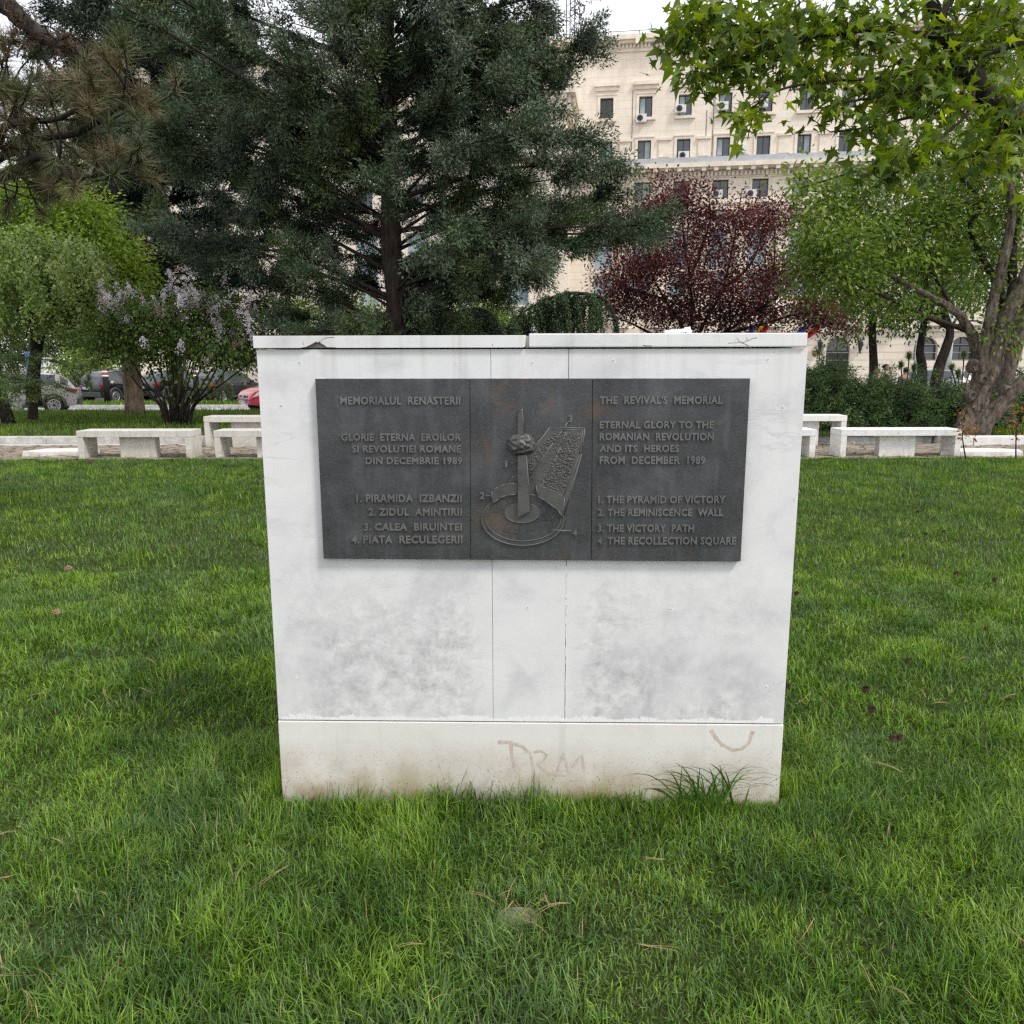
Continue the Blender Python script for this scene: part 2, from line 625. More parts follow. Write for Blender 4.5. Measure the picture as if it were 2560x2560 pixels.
# denser fringe of unmown grass round the foot of the stone
n = 1500
x, y = rng.uniform(-0.95, 1.05, n), 2.70 - np.abs(rng.normal(0, 0.035, n)) - 0.012
y += (x - 0.061) * -0.0215
parts.append(blades(x, y, rng.uniform(0.03, 0.07, n) * (0.7 + 0.8 * (vnoise(x, y * 0, 7.0) > 0.55)), rng.uniform(0.0025, 0.004, n), np.abs(rng.normal(0.45, 0.35, n)), grass_tint(x, y)))
for sx in (-0.93, 1.0):
    n = 900
    x, y = sx + 0.05 + rng.normal(0, 0.035, n) * 1.0, rng.uniform(2.7, 3.1, n)
    if sx < 0: x = -0.865 - np.abs(rng.normal(0, 0.03, n))
    else: x = 0.99 + np.abs(rng.normal(0, 0.03, n))
    parts.append(blades(x, y, rng.uniform(0.06, 0.13, n), rng.uniform(0.0025, 0.004, n), np.abs(rng.normal(0.3, 0.25, n)), grass_tint(x, y)))
V, T, C, o = [], [], [], 0
for v, t_, c_ in parts:
    V.append(v); T.append(t_ + o); C.append(c_); o += len(v)
m_grass = leafmat('grass_blades', trans=0.35, rough=0.45, spec=0.3, tcol=(1.25, 1.4, 0.45))
g = mesh_np('grass', np.concatenate(V), [np.concatenate(T)], m_grass, tint=np.concatenate(C))
tag(g, 'short green lawn grass in front of and around the white memorial', 'grass', kind='stuff')

n = 190000
x, y = rng.uniform(-22, 22, n), 16.26 + 14.7 * rng.random(n) ** 1.3
k_ = np.abs(x) < 0.68 * y + 1.5
x, y = x[k_], y[k_]
n = len(x)
h = 0.10 * rng.uniform(0.6, 1.5, n) * (0.6 + 0.8 * vnoise(x, y, 1.5))
v, t_, c_ = blades(x, y, h, rng.uniform(0.014, 0.03, n), np.abs(rng.normal(0.35, 0.3, n)), grass_tint(x, y) * np.array([0.9, 0.82, 0.9]), seg2=False)
g = mesh_np('grass', v, [t_], m_grass, tint=c_)
tag(g, 'longer green grass in the raised bed behind the stone kerb', 'grass', kind='stuff')
n = 26000
x, y = rng.uniform(-34, 30, n), rng.uniform(37.65, 40.5, n)
v, t_, c_ = blades(x, y, rng.uniform(0.06, 0.2, n), rng.uniform(0.03, 0.05, n), np.abs(rng.normal(0.4, 0.3, n)), grass_tint(x, y) * 1.1, zf=lambda x, y: x * 0 - 0.31, seg2=False)
g = mesh_np('grass', v, [t_], m_grass, tint=c_)
tag(g, 'rough grass strip between the cobbled road and the parked cars', 'grass', kind='stuff')
n = 5200
x, y = rng.uniform(-14, 14, n), np.where(rng.random(n) < 0.5, 15.8 + rng.normal(0, 0.07, n), rng.uniform(13.4, 15.8, n))
k_ = (vnoise(x, y, 1.3) > 0.55) & (y < 15.86)
x, y = x[k_], y[k_]
n = len(x)
v, t_, c_ = blades(x, y, rng.uniform(0.02, 0.06, n), rng.uniform(0.01, 0.02, n), np.abs(rng.normal(0.4, 0.3, n)), grass_tint(x, y), zf=lambda x, y: x * 0 - 0.01, seg2=False)
g = mesh_np('grass', v, [t_], m_grass, tint=c_)
tag(g, 'sparse weeds growing between the flagstones of the path', 'weeds', kind='stuff')

# dry pine needles lying on the lawn
nb = MB()
m_straw = plain('dry_needle', (0.36, 0.25, 0.13), 0.7, noise=0.3, nscale=3)
for k in range(125):
    y = 1.35 + 5.0 * random.random() ** 1.8
    x = random.uniform(-0.66, 0.66) * (y + 0.6)
    if abs(x - 0.06) < 1.0 and 2.6 < y < 3.2: continue
    a, L = random.uniform(0, 2 * PI), random.uniform(0.07, 0.16)
    if k < 14: x, y, L = 0.03 + random.gauss(0, 0.07), 2.1 + random.gauss(0, 0.035), random.uniform(0.05, 0.13)
    z0 = float(gz(x, y)) + random.uniform(0.012, 0.04)
    cv = random.uniform(-0.5, 0.5)
    for q in range(random.choice((1, 2, 2))):
        a2 = a + q * 0.12
        pts = [Vector((x + math.cos(a2 + cv * s) * L * s, y + math.sin(a2 + cv * s) * L * s, z0 + 0.012 * math.sin(s * 3 + k))) for s in (0, 0.25, 0.5, 0.75, 1)]
        nb.tube(pts, [0.0009, 0.0010, 0.0009, 0.0007, 0.0004], 4)
tag(nb.build('fallen_needles', m_straw), 'dry straw coloured pine needles scattered over the lawn', 'fallen needles', kind='stuff')
# ------------------------------------------------------------------ the memorial
MX, MY, MYAW, MW, MZT, MZJ = 0.0610, 2.7018, R(-1.2312), 1.8356, 1.6454, 0.3150
mem = empty('memorial', (MX, MY, 0), MYAW, 'white marble memorial block with dark bronze plaque in two languages', 'memorial')
_c, _s = math.cos(MYAW), math.sin(MYAW)


def face(u, v, off=0.0):
    """point of the 1024 frame on the front plane of the stone (local x, z)"""
    d = ray(u, v)
    nrm = Vector((_s, -_c, 0))
    o = Vector((MX, MY, 0)) + nrm * off
    p = Vector((0, 0, CAM_H))
    t = (o - p).dot(nrm) / d.dot(nrm)
    q = p + d * t - Vector((MX, MY, 0))
    return (q.x * _c + q.y * _s, q.z)


HW = MW / 2


def marble(name, mott, dirt=False):
    m, n, b = new_mat(name)
    t = n.nodes.new('ShaderNodeTexCoord').outputs['Object']
    sx = n.nodes.new('ShaderNodeSeparateXYZ')
    n.links.new(t, sx.inputs[0])
    c = ramp(n, noise_node(n, t, 3.2, 8, 0.62, 0.4), [(0.28, (0.54, 0.54, 0.555)), (0.48, (0.72, 0.72, 0.725)), (0.75, (0.80, 0.80, 0.80))])
    # thin diagonal veins
    mp = n.nodes.new('ShaderNodeMapping')
    mp.inputs['Rotation'].default_value = (0, R(42), 0)
    mp.inputs['Scale'].default_value = (1.1, 1, 4.5)
    n.links.new(t, mp.inputs['Vector'])
    w = noise_node(n, mp.outputs['Vector'], 2.0, 6, 0.55, 1.2)
    vein = mathn(n, 'ABSOLUTE', mathn(n, 'SUBTRACT', w, 0.5))
    vein = mapr(n, vein, 0.0, 0.018, 0.5, 0.0)
    gate = mapr(n, noise_node(n, t, 1.9, 3), 0.48, 0.62)
    c = mixc(n, mathn(n, 'MULTIPLY', vein, gate, True), c, (0.44, 0.44, 0.46))
    if mott:
        # grey crystalline clouding of the lower slabs, a feature of the stone
        f = noise_node(n, t, 17, 8, 0.74, 0.2)
        big = noise_node(n, t, 2.6, 3, 0.5)
        zz = mapr(n, sx.outputs[2], 0.98, 0.62)
        ax = mathn(n, 'ABSOLUTE', sx.outputs[0])
        xx = mathn(n, 'MULTIPLY', mapr(n, ax, 0.14, 0.24), mapr(n, ax, 0.95, 0.74))
        amt = mathn(n, 'MULTIPLY', mathn(n, 'MULTIPLY', zz, xx, True), mapr(n, big, 0.30, 0.55), True)
        amt = mathn(n, 'MULTIPLY', amt, mapr(n, f, 0.40, 0.64), True)
        c = mixc(n, mathn(n, 'MULTIPLY', amt, 0.72, True), c, (0.36, 0.36, 0.365))
    if dirt:
        c = mixc(n, 0.6, c, ramp(n, noise_node(n, t, 2.2, 5), [(0.3, (0.70, 0.67, 0.60)), (0.7, (0.78, 0.75, 0.69))]))
        zz = mapr(n, sx.outputs[2], 0.25, 0.03)
        big = mapr(n, noise_node(n, t, 6, 6), 0.25, 0.62)
        soil = mathn(n, 'MULTIPLY', zz, big, True)
        c = mixc(n, mathn(n, 'MULTIPLY', soil, 1.0, True), c, (0.36, 0.28, 0.17))
        # splashed specks of earth and cut grass
        vo = n.nodes.new('ShaderNodeTexVoronoi')
        mp2 = n.nodes.new('ShaderNodeMapping')
        mp2.inputs['Scale'].default_value = (1.4, 1.4, 1.0)
        n.links.new(t, mp2.inputs['Vector'])
        n.links.new(mp2.outputs['Vector'], vo.inputs['Vector'])
        vo.inputs['Scale'].default_value = 95
        spot = mapr(n, vo.outputs['Distance'], 0.30, 0.18)
        g2 = mapr(n, noise_node(n, t, 60, 2), 0.50, 0.56)
        z2 = mapr(n, sx.outputs[2], 0.28, 0.08)
        s3 = mathn(n, 'MULTIPLY', mathn(n, 'MULTIPLY', spot, g2, True), mathn(n, 'MULTIPLY', z2, 0.8), True)
        c = mixc(n, s3, c, (0.11, 0.085, 0.045))
        # grey water runs
        mp3 = n.nodes.new('ShaderNodeMapping')
        mp3.inputs['Scale'].default_value = (9, 1, 0.8)
        n.links.new(t, mp3.inputs['Vector'])
        c = mixc(n, mapr(n, noise_node(n, mp3.outputs['Vector'], 1.5, 4), 0.58, 0.72, 0, 0.35), c, (0.52, 0.52, 0.52))
    else:
        mpr = n.nodes.new('ShaderNodeMapping')
        mpr.inputs['Scale'].default_value = (16, 1, 0.7)
        n.links.new(t, mpr.inputs['Vector'])
        run = mathn(n, 'MULTIPLY', mapr(n, noise_node(n, mpr.outputs['Vector'], 1.5, 5, 0.6), 0.52, 0.75, 0, 0.4), mapr(n, sx.outputs[2], 1.15, 1.65), True)
        c = mixc(n, run, c, (0.42, 0.41, 0.39))
        sp = mapr(n, noise_node(n, t, 210, 2, 0.5), 0.70, 0.76, 0, 0.35)
        c = mixc(n, sp, c, (0.40, 0.39, 0.37))
    n.links.new(c, b.inputs['Base Color'])
    b.inputs['Roughness'].default_value = 0.48
    b.inputs['Specular IOR Level'].default_value = 0.35
    bumpn(n, b, noise_node(n, t, 60, 6, 0.7), 0.12, 0.004)
    return m


m_marble = marble('white_marble', True)
m_base = marble('soiled_marble', False, True)
m_cap = marble('cap_marble', False)
m_joint = plain('dark_joint', (0.42, 0.40, 0.38), 0.95, noise=0.4, nscale=30)
m_caulk = plain('white_sealant', (0.83, 0.83, 0.83), 0.45, noise=0.05, nscale=20)

xl_j, _ = face(492.6, 640)
xr_j, _ = face(565.6, 640)
for (a, bb) in ((-HW, xl_j - 0.0006), (xl_j + 0.0006, xr_j - 0.0009), (xr_j + 0.0009, HW)):
    k = MB()
    k.box(a, bb, 0, 0.03, MZJ + 0.0022, MZT)
    k.build('facing_slab', m_marble, mem, bevel=0.0015)
k = MB()
k.box(-HW + 0.004, HW - 0.004, 0.031, 0.36, 0.02, MZT - 0.001)
k.build('core', m_joint, mem)
for sx in (-1, 1):
    k = MB()
    k.box(*((-HW, -HW + 0.0038) if sx < 0 else (HW - 0.0038, HW)), 0.0312, 0.36, MZJ + 0.0022, MZT)
    k.build('facing_slab', m_marble, mem)
k = MB()
k.box(-HW, HW, 0.362, 0.39, MZJ + 0.0022, MZT)
k.build('facing_slab', m_marble, mem)
k = MB()
bl, _ = face(278.6, 760, 0.003)
k.box(-HW - 0.001, HW + 0.001, -0.004, 0.0302, -0.05, MZJ - 0.0018)
k.box(-HW - 0.001, HW + 0.001, 0.0306, 0.395, -0.05, MZJ - 0.0018)
k.build('base', m_base, mem, bevel=0.003)
# cap: two stones, the left one chipped along its lower edge
cz0 = MZT + 0.0045
xa, _ = face(253.2, 345, 0.012)
xs_, _ = face(526.2, 345, 0.012)
xe_, _ = face(807.2, 345, 0.012)
ch = face(318, 347, 0.012)[0]
out = [(xa, cz0), (ch - 0.062, cz0), (ch - 0.040, cz0 + 0.004), (ch - 0.026, cz0 + 0.010), (ch - 0.014, cz0 + 0.016), (ch - 0.006, cz0 + 0.021), (ch, cz0 + 0.017), (ch + 0.005, cz0 + 0.022), (ch + 0.010, cz0 + 0.014),
       (ch + 0.021, cz0 + 0.009), (ch + 0.030, cz0 + 0.002), (ch + 0.058, cz0 + 0.0015), (ch + 0.060, cz0), (xs_ - 0.012, cz0), (xs_ - 0.003, cz0 + 0.003), (xs_, cz0 + 0.040), (xa, cz0 + 0.040)]
k = MB()
k.prism(out, -0.012, 0.022)
k.box(xa, xs_, 0.0222, 0.41, cz0, cz0 + 0.040)
k.build('cap_stone', m_cap, mem, bevel=0.002)
k = MB()
k.box(xs_ + 0.009, xe_, -0.012, 0.41, cz0 + 0.0005, cz0 + 0.0455)
k.build('cap_stone', m_cap, mem, bevel=0.004)
k = MB()
k.box(xs_ + 0.0002, xs_ + 0.0088, -0.004, 0.40, cz0, cz0 + 0.038)
k.build('joint_mortar', plain('joint_mortar', (0.45, 0.42, 0.38), 0.9, noise=0.3, nscale=60), mem)
m_chip = plain('broken_stone', (0.40, 0.36, 0.31), 0.9, noise=0.4, nscale=60, bump=0.8, bscale=120)
k = MB()
k.prism([(ch - 0.05, cz0 + 0.001), (ch + 0.035, cz0 + 0.001), (ch + 0.01, cz0 + 0.024), (ch - 0.015, cz0 + 0.02)], 0.009, 0.0218)
k.build('chip_bed', m_chip, mem)


def ribbon(mb, pts, w, y, jit=0.0):
    """thin band on the front plane following pts (local x,z)"""
    V, Fc = [], []
    for i, p in enumerate(pts):
        a = pts[max(i - 1, 0)]
        c_ = pts[min(i + 1, len(pts) - 1)]
        d = Vector((c_[0] - a[0], c_[1] - a[1]))
        if d.length < 1e-9: d = Vector((1, 0))
        d.normalize()
        ww = (w[i] if hasattr(w, '__len__') else w) * (1 + random.uniform(-jit, jit))
        V += [(p[0] - d.y * ww / 2, y, p[1] + d.x * ww / 2), (p[0] + d.y * ww / 2, y, p[1] - d.x * ww / 2)]
    for i in range(len(pts) - 1):
        Fc.append((2 * i, 2 * i + 1, 2 * i + 3, 2 * i + 2))
    mb.add(V, Fc)


# hairline cracks and dark grime of the cap
m_crack = plain('crack', (0.16, 0.14, 0.125), 0.9)
k = MB()
fy = -0.0124
for line in ([(334, 337.2), (326, 337.9), (322, 339.5), (321, 342), (321.5, 344.5)], [(303, 341), (303.3, 345)], [(492, 343.6), (493, 345.6)],
             [(728, 343.2), (734, 342.8), (740, 342.6), (744, 343.6), (749, 346)], [(737, 338), (739, 341.5), (744, 342.4), (748, 340), (746, 337.4)], [(748, 341), (752, 338.6), (757, 337.7)],
             [(747, 347.2), (744, 348.6)], [(752, 347), (749, 347.6)], [(643, 345.5), (652, 346)]):
    q = [face(u, v, 0.0124) for u, v in line]
    ribbon(k, q, 0.0016, fy, 0.5)
k.build('crack', m_crack, mem)

# white sealant smeared along the joints
k = MB()
yc = -0.0012
for i in range(60):
    u = 279.5 + i * 8.4
    if i > 58: continue
    z0 = MZJ + 0.006
    hgt = 0.008 + 0.012 * max(0, vnoise(u, 3.0, 0.06) - 0.35) * 2
    a, bb = face(u, 700)[0], face(u + 8.3, 700)[0]
    V = []
    nn = 9
    zt = [z0 + hgt * (0.75 + 0.5 * random.random()) for _ in range(nn)]
    for j in range(nn):
        xx = a + (bb - a) * j / (nn - 1)
        V += [(xx, yc, z0 - 0.002), (xx, yc, zt[j])]
    k.add(V, [(2 * j, 2 * j + 2, 2 * j + 3, 2 * j + 1) for j in range(nn - 1)])
for (u0, v0, du) in ((385, 716, 26), (452, 716.5, 26), (478, 716, 14), (548, 718.5, 16), (586, 720, 22), (752, 723.5, 20)):
    a, bb = face(u0, v0), face(u0 + du, v0)
    nn = 14
    V = []
    hs = random.uniform(0.012, 0.02)
    for j in range(nn):
        t_ = j / (nn - 1)
        xx = a[0] + (bb[0] - a[0]) * t_
        V += [(xx, -0.0016, MZJ + 0.004), (xx, -0.0016, MZJ + 0.010 + hs * min(1, 3 * t_, 3 * (1 - t_)) * random.uniform(0.75, 1.1))]
    k.add(V, [(2 * j, 2 * j + 2, 2 * j + 3, 2 * j + 1) for j in range(nn - 1)])
for i in range(48):     # along the top of the plaque
    u = 317 + i * 9.0
    a, bb = face(u, 379), face(u + 9.0, 378.8)
    hh = 0.006 + 0.007 * vnoise(u, 9.0, 0.05)
    k.add([(a[0], yc, a[1] - 0.009), (bb[0], yc, bb[1] - 0.009), (bb[0], yc, bb[1] - 0.004 + hh * random.uniform(0.2, 0.7)), (a[0], yc, a[1] - 0.004 + hh * random.uniform(0.2, 0.7))], [(0, 1, 2, 3)])
q = [face(566 + random.uniform(-0.4, 0.4), 566 + 3.3 * i) for i in range(46)]
ribbon(k, q, 0.0035, -0.0008, 0.7)
q = [face(812.0 - i * 0.0545 * 3 - 1.6, 690 + 3 * i) for i in range(8)]
k.build('sealant', m_caulk, mem)

# filled anchor holes
m_plug = plain('mortar_plug', (0.74, 0.735, 0.72), 0.85, noise=0.25, nscale=90, bump=0.8, bscale=160)
m_plug_ring = plain('mortar_ring', (0.77, 0.77, 0.765), 0.7)
for (u, v) in ((300, 363.4), (456, 364), (532.5, 363.5), (614, 361), (768, 360.5), (281.5, 407), (783, 408), (384.5, 607.5), (527.5, 608.5), (671, 610), (296, 677.5), (766.5, 687.5), (795, 500)):
    k = MB()
    c0 = face(u, v)
    nn = 9
    r0 = 0.0078
    pts = [(c0[0] + r0 * random.uniform(0.8, 1.15) * math.cos(2 * PI * i / nn), c0[1] + r0 * random.uniform(0.8, 1.15) * math.sin(2 * PI * i / nn)) for i in range(nn)]
    k.prism(pts, -0.0005, 0.001)
    r = k.build('anchor_plug', m_plug_ring, mem)
    k = MB()
    pts = [(c0[0] - 0.001 + 0.62 * (p[0] - c0[0]), c0[1] + 0.002 + 0.62 * (p[1] - c0[1])) for p in pts]
    k.prism(pts, -0.0009, -0.00051)
    k.build('filling', m_plug, r)

# faded scrubbed graffiti on the base
m_gr, n, b = new_mat('faded_graffiti')
t = n.nodes.new('ShaderNodeTexCoord').outputs['Object']
n.links.new(ramp(n, noise_node(n, t, 70, 5, 0.7), [(0.30, (0.64, 0.58, 0.51)), (0.70, (0.46, 0.36, 0.28))]), b.inputs['Base Color'])
b.inputs['Roughness'].default_value = 0.7
k = MB()
for line, w in (([(498, 742), (510, 742.5), (522, 746), (528, 752)], 0.013), ([(511, 744), (512, 757), (516, 772)], 0.010),
                ([(530, 752), (533, 766), (534, 780)], 0.008), ([(534, 752), (541, 751), (547, 755), (544, 760), (537, 764), (544, 770), (551, 775)], 0.008),
                ([(557, 772), (560, 762), (563, 753), (566, 762), (568, 773)], 0.008), ([(572, 767), (577, 760), (582, 755), (584, 771)], 0.007), ([(547, 772), (557, 775), (566, 776)], 0.005),
                ([(711, 730), (716, 738), (722, 744.5), (733, 750), (742, 749), (749, 743), (753, 731)], 0.012)):
    fine = []
    for i in range(len(line) - 1):
        for s_ in range(4):
            fine.append((line[i][0] + (line[i + 1][0] - line[i][0]) * s_ / 4, line[i][1] + (line[i + 1][1] - line[i][1]) * s_ / 4))
    fine.append(line[-1])
    ribbon(k, [face(u, v, 0.0045) for u, v in fine], w, -0.0046 - 0.0002 * random.random(), 0.25)
k.build('graffiti', m_gr, mem)

# ---- bronze plaque
m_br, n, b = new_mat('bronze')
t = n.nodes.new('ShaderNodeTexCoord').outputs['Object']
c = ramp(n, noise_node(n, t, 6, 8, 0.68, 0.3), [(0.28, (0.034, 0.035, 0.038)), (0.55, (0.066, 0.0675, 0.071)), (0.78, (0.120, 0.122, 0.128))])
c = mixc(n, mapr(n, noise_node(n, t, 130, 3, 0.6), 0.45, 0.75, 0, 0.28), c, (0.17, 0.17, 0.175))
mps = n.nodes.new('ShaderNodeMapping')
mps.inputs['Scale'].default_value = (5, 1, 1.2)
n.links.new(t, mps.inputs['Vector'])
c = mixc(n, mapr(n, noise_node(n, mps.outputs['Vector'], 2.6, 6, 0.6, 0.6), 0.50, 0.80, 0, 0.32), c, (0.20, 0.21, 0.23))
sx = n.nodes.new('ShaderNodeSeparateXYZ')
n.links.new(t, sx.inputs[0])
mid = mapr(n, mathn(n, 'ABSOLUTE', mathn(n, 'SUBTRACT', sx.outputs[0], 0.045)), 0.26, 0.17)
pat = mapr(n, noise_node(n, t, 7.0, 5, 0.6, 0.5), 0.52, 0.68)
c = mixc(n, mathn(n, 'MULTIPLY', mathn(n, 'MULTIPLY', mid, pat, True), 0.55, True), c, (0.17, 0.105, 0.06))
pat2 = mapr(n, noise_node(n, t, 30, 4, 0.6, 0.2), 0.60, 0.72, 0, 0.5)
rt = mapr(n, sx.outputs[0], 0.2, 0.3)
lowz = mapr(n, sx.outputs[2], 1.02, 0.94)
c = mixc(n, mathn(n, 'MULTIPLY', pat2, mathn(n, 'MULTIPLY', rt, lowz, True), True), c, (0.15, 0.10, 0.06))
n.links.new(c, b.inputs['Base Color'])
b.inputs['Metallic'].default_value = 0.35
n.links.new(ramp(n, noise_node(n, t, 9, 4), [(0.3, 0.34), (0.7, 0.52)]), b.inputs['Roughness'])
hh = mathn(n, 'ADD', noise_node(n, t, 150, 4, 0.6), mathn(n, 'MULTIPLY', noise_node(n, t, 25, 5, 0.6), 0.7))
bumpn(n, b, hh, 0.22, 0.0035)

PY = -0.022                       # front plane of the plaque
pl = MB()


def pf(u, v, off=0.022): return face(u, v, off)


k1024 = 1024 / 1932
tl, tr = pf(594.5 * k1024, 714.5 * k1024), pf(1415.5 * k1024, 714 * k1024)
bl_, br_ = pf(610.5 * k1024, 1054 * k1024), pf(1397.5 * k1024, 1059.5 * k1024)
j1t, j1b = pf(469.9, 378.6), pf(470.5, 560)
j2t, j2b = pf(592.6, 378.6), pf(591.2, 560.5)
g_ = 0.0008
lerp = lambda a, c_, s_: (a[0] + (c_[0] - a[0]) * s_, a[1] + (c_[1] - a[1]) * s_)
z_on = lambda p, a, c_: a[1] + (c_[1] - a[1]) * (p - a[0]) / (c_[0] - a[0])
j1t = (j1t[0], z_on(j1t[0], tl, tr)); j2t = (j2t[0], z_on(j2t[0], tl, tr))
j1b = (j1b[0], z_on(j1b[0], bl_, br_)); j2b = (j2b[0], z_on(j2b[0], bl_, br_))
pl.prism([bl_, (j1b[0] - g_, j1b[1]), (j1t[0] - g_, j1t[1]), tl], PY, -0.0003)
pl.prism([(j1b[0] + g_, j1b[1]), (j2b[0] - g_, j2b[1]), (j2t[0] - g_, j2t[1]), (j1t[0] + g_, j1t[1])], PY, -0.0003)
pl.prism([(j2b[0] + g_, j2b[1]), br_, tr, (j2t[0] + g_, j2t[1])], PY, -0.0003)
plaque = pl.build('plaque', m_br, mem, bevel=0.0015)


def letters(txt, box, parent, mat, name='raised_lettering', ext=0.0055, y=PY, fat=0.028):
    """raised capitals filling a box given in picture pixels of the 2560 photo: x0,x1,ytop,ybase"""
    x0, x1, yt, yb = box
    a, d = pf(x0 / 2.5, yb / 2.5), pf(x1 / 2.5, yb / 2.5)
    tz = pf(x0 / 2.5, yt / 2.5)[1]
    cu = bpy.data.curves.new('tmp', 'FONT')
    cu.body = txt
    cu.offset = fat
    cu.resolution_u = 2
    cu.space_character = 1.06
    cu.extrude = 0.5
    cu.bevel_depth = 0.0
    ob = bpy.data.objects.new('tmp', cu)
    COL.objects.link(ob)
    dg = bpy.context.evaluated_depsgraph_get()
    me = bpy.data.meshes.new_from_object(ob.evaluated_get(dg))
    bpy.data.objects.remove(ob)
    n_ = len(me.vertices)
    co = np.empty(n_ * 3, np.float32)
    me.vertices.foreach_get('co', co)
    co = co.reshape(-1, 3)
    mn, mx_ = co.min(0), co.max(0)
    out = np.empty_like(co)
    fx = (co[:, 0] - mn[0]) / (mx_[0] - mn[0])
    out[:, 0] = a[0] + fx * (d[0] - a[0])
    out[:, 2] = a[1] + fx * (d[1] - a[1]) + co[:, 1] / 0.70 * (tz - a[1])
    front = co[:, 2] > 0
    out[:, 1] = np.where(front, y - ext, y + 0.0005)
    out = out.astype(np.float32)
    me.vertices.foreach_set('co', out.ravel())
    me.materials.clear()
    me.materials.append(mat)
    me.flip_normals() if False else None
    me.update()
    o = bpy.data.objects.new(name, me)
    COL.objects.link(o)
    o.parent = parent
    return o


LINES = [("MEMORIALUL  RENASTERII", (852, 1151, 992, 1010.5)), ("GLORIE  ETERNA  EROILOR", (854.5, 1153, 1084, 1101)), ("SI REVOLUTIEI ROMANE", (881.6, 1153, 1113.6, 1130)),
         ("DIN DECEMBRIE 1989", (915, 1156, 1143.5, 1159.5)), ("1. PIRAMIDA  IZBANZII", (892, 1155, 1236, 1254)), ("2. ZIDUL  AMINTIRII", (922, 1155, 1270.5, 1288)),
         ("3. CALEA  BIRUINTEI", (910.6, 1155, 1308, 1325)), ("4. PIATA  RECULEGERII", (880, 1156.5, 1339, 1357)),
         ("THE  REVIVAL'S  MEMORIAL", (1498.8, 1805.5, 991, 1009)), ("ETERNAL GLORY TO THE", (1498.8, 1783.5, 1053, 1070)), ("ROMANIAN  REVOLUTION", (1498.8, 1783.5, 1082.5, 1100)),
         ("AND ITS  HEROES", (1498.8, 1697, 1112.5, 1129)), ("FROM  DECEMBER  1989", (1498.8, 1762, 1141, 1159)), ("1. THE PYRAMID OF VICTORY", (1495, 1813, 1239.5, 1257)),
         ("2. THE REMINISCENCE  WALL", (1494.5, 1807, 1272, 1289)), ("3. THE VICTORY  PATH", (1493.6, 1734, 1311.5, 1328.5)), ("4. THE RECOLLECTION SQUARE", (1493.6, 1839, 1342.5, 1360))]
zx = lambda x, y: (1140 + x * .2588, 920 + y * .2588)
for ch_, (x0, x1, y0, y1) in (("3", (1083, 1125, 455, 520)), ("1", (474, 498, 895, 955)), ("2", (232, 275, 1200, 1260)), ("4", (1125, 1170, 1558, 1620))):
    p0, p1 = zx(x0, y0), zx(x1, y1)
    LINES.append((ch_, (p0[0], p1[0], p0[1], p1[1])))
m_br_hi, n, b = new_mat('worn_highlight_bronze')  # worn tone plus highlights painted lighter on letters and relief edges
t = n.nodes.new('ShaderNodeTexCoord').outputs['Object']
c = ramp(n, noise_node(n, t, 12, 6, 0.65), [(0.3, (0.115, 0.115, 0.114)), (0.6, (0.175, 0.174, 0.171)), (0.8, (0.23, 0.20, 0.165))])
n.links.new(c, b.inputs['Base Color'])
b.inputs['Metallic'].default_value = 0.3
b.inputs['Roughness'].default_value = 0.45
bumpn(n, b, noise_node(n, t, 120, 4, 0.6), 0.3, 0.003)
m_br_mid, n, b = new_mat('mid_bronze')  # mid-tone bronze, lighter than the plate, for the raised relief
t = n.nodes.new('ShaderNodeTexCoord').outputs['Object']
n.links.new(ramp(n, noise_node(n, t, 14, 6, 0.65), [(0.3, (0.060, 0.060, 0.061)), (0.6, (0.105, 0.104, 0.103)), (0.8, (0.13, 0.11, 0.085))]), b.inputs['Base Color'])
b.inputs['Metallic'].default_value = 0.3
b.inputs['Roughness'].default_value = 0.45
bumpn(n, b, noise_node(n, t, 120, 4, 0.6), 0.3, 0.003)
for txt, box in LINES:
    letters(txt, box, plaque, m_br_hi)


def zp(x, y):
    s_ = zx(x, y)
    return pf(s_[0] / 2.5, s_[1] / 2.5, 0.024)


def poly(pts): return [zp(*p) for p in pts]


edges = MB()


def outline(mb, pts, r, y, close=True):
    mb = edges
    q = [Vector((p[0], y, p[1])) for p in pts]
    if close: q.append(q[0])
    if len(q) > 20:
        mb.tube(q, r, 6, cap=False)
        return
    for i in range(len(q) - 1): mb.tube([q[i], q[i + 1]], r, 5, smooth=True)


ell = lambda cx, cy, rx, ry, n_=48, a0=0, a1=2 * PI: [(cx + rx * math.cos(a0 + (a1 - a0) * i / n_), cy + ry * math.sin(a0 + (a1 - a0) * i / n_)) for i in range(n_)]
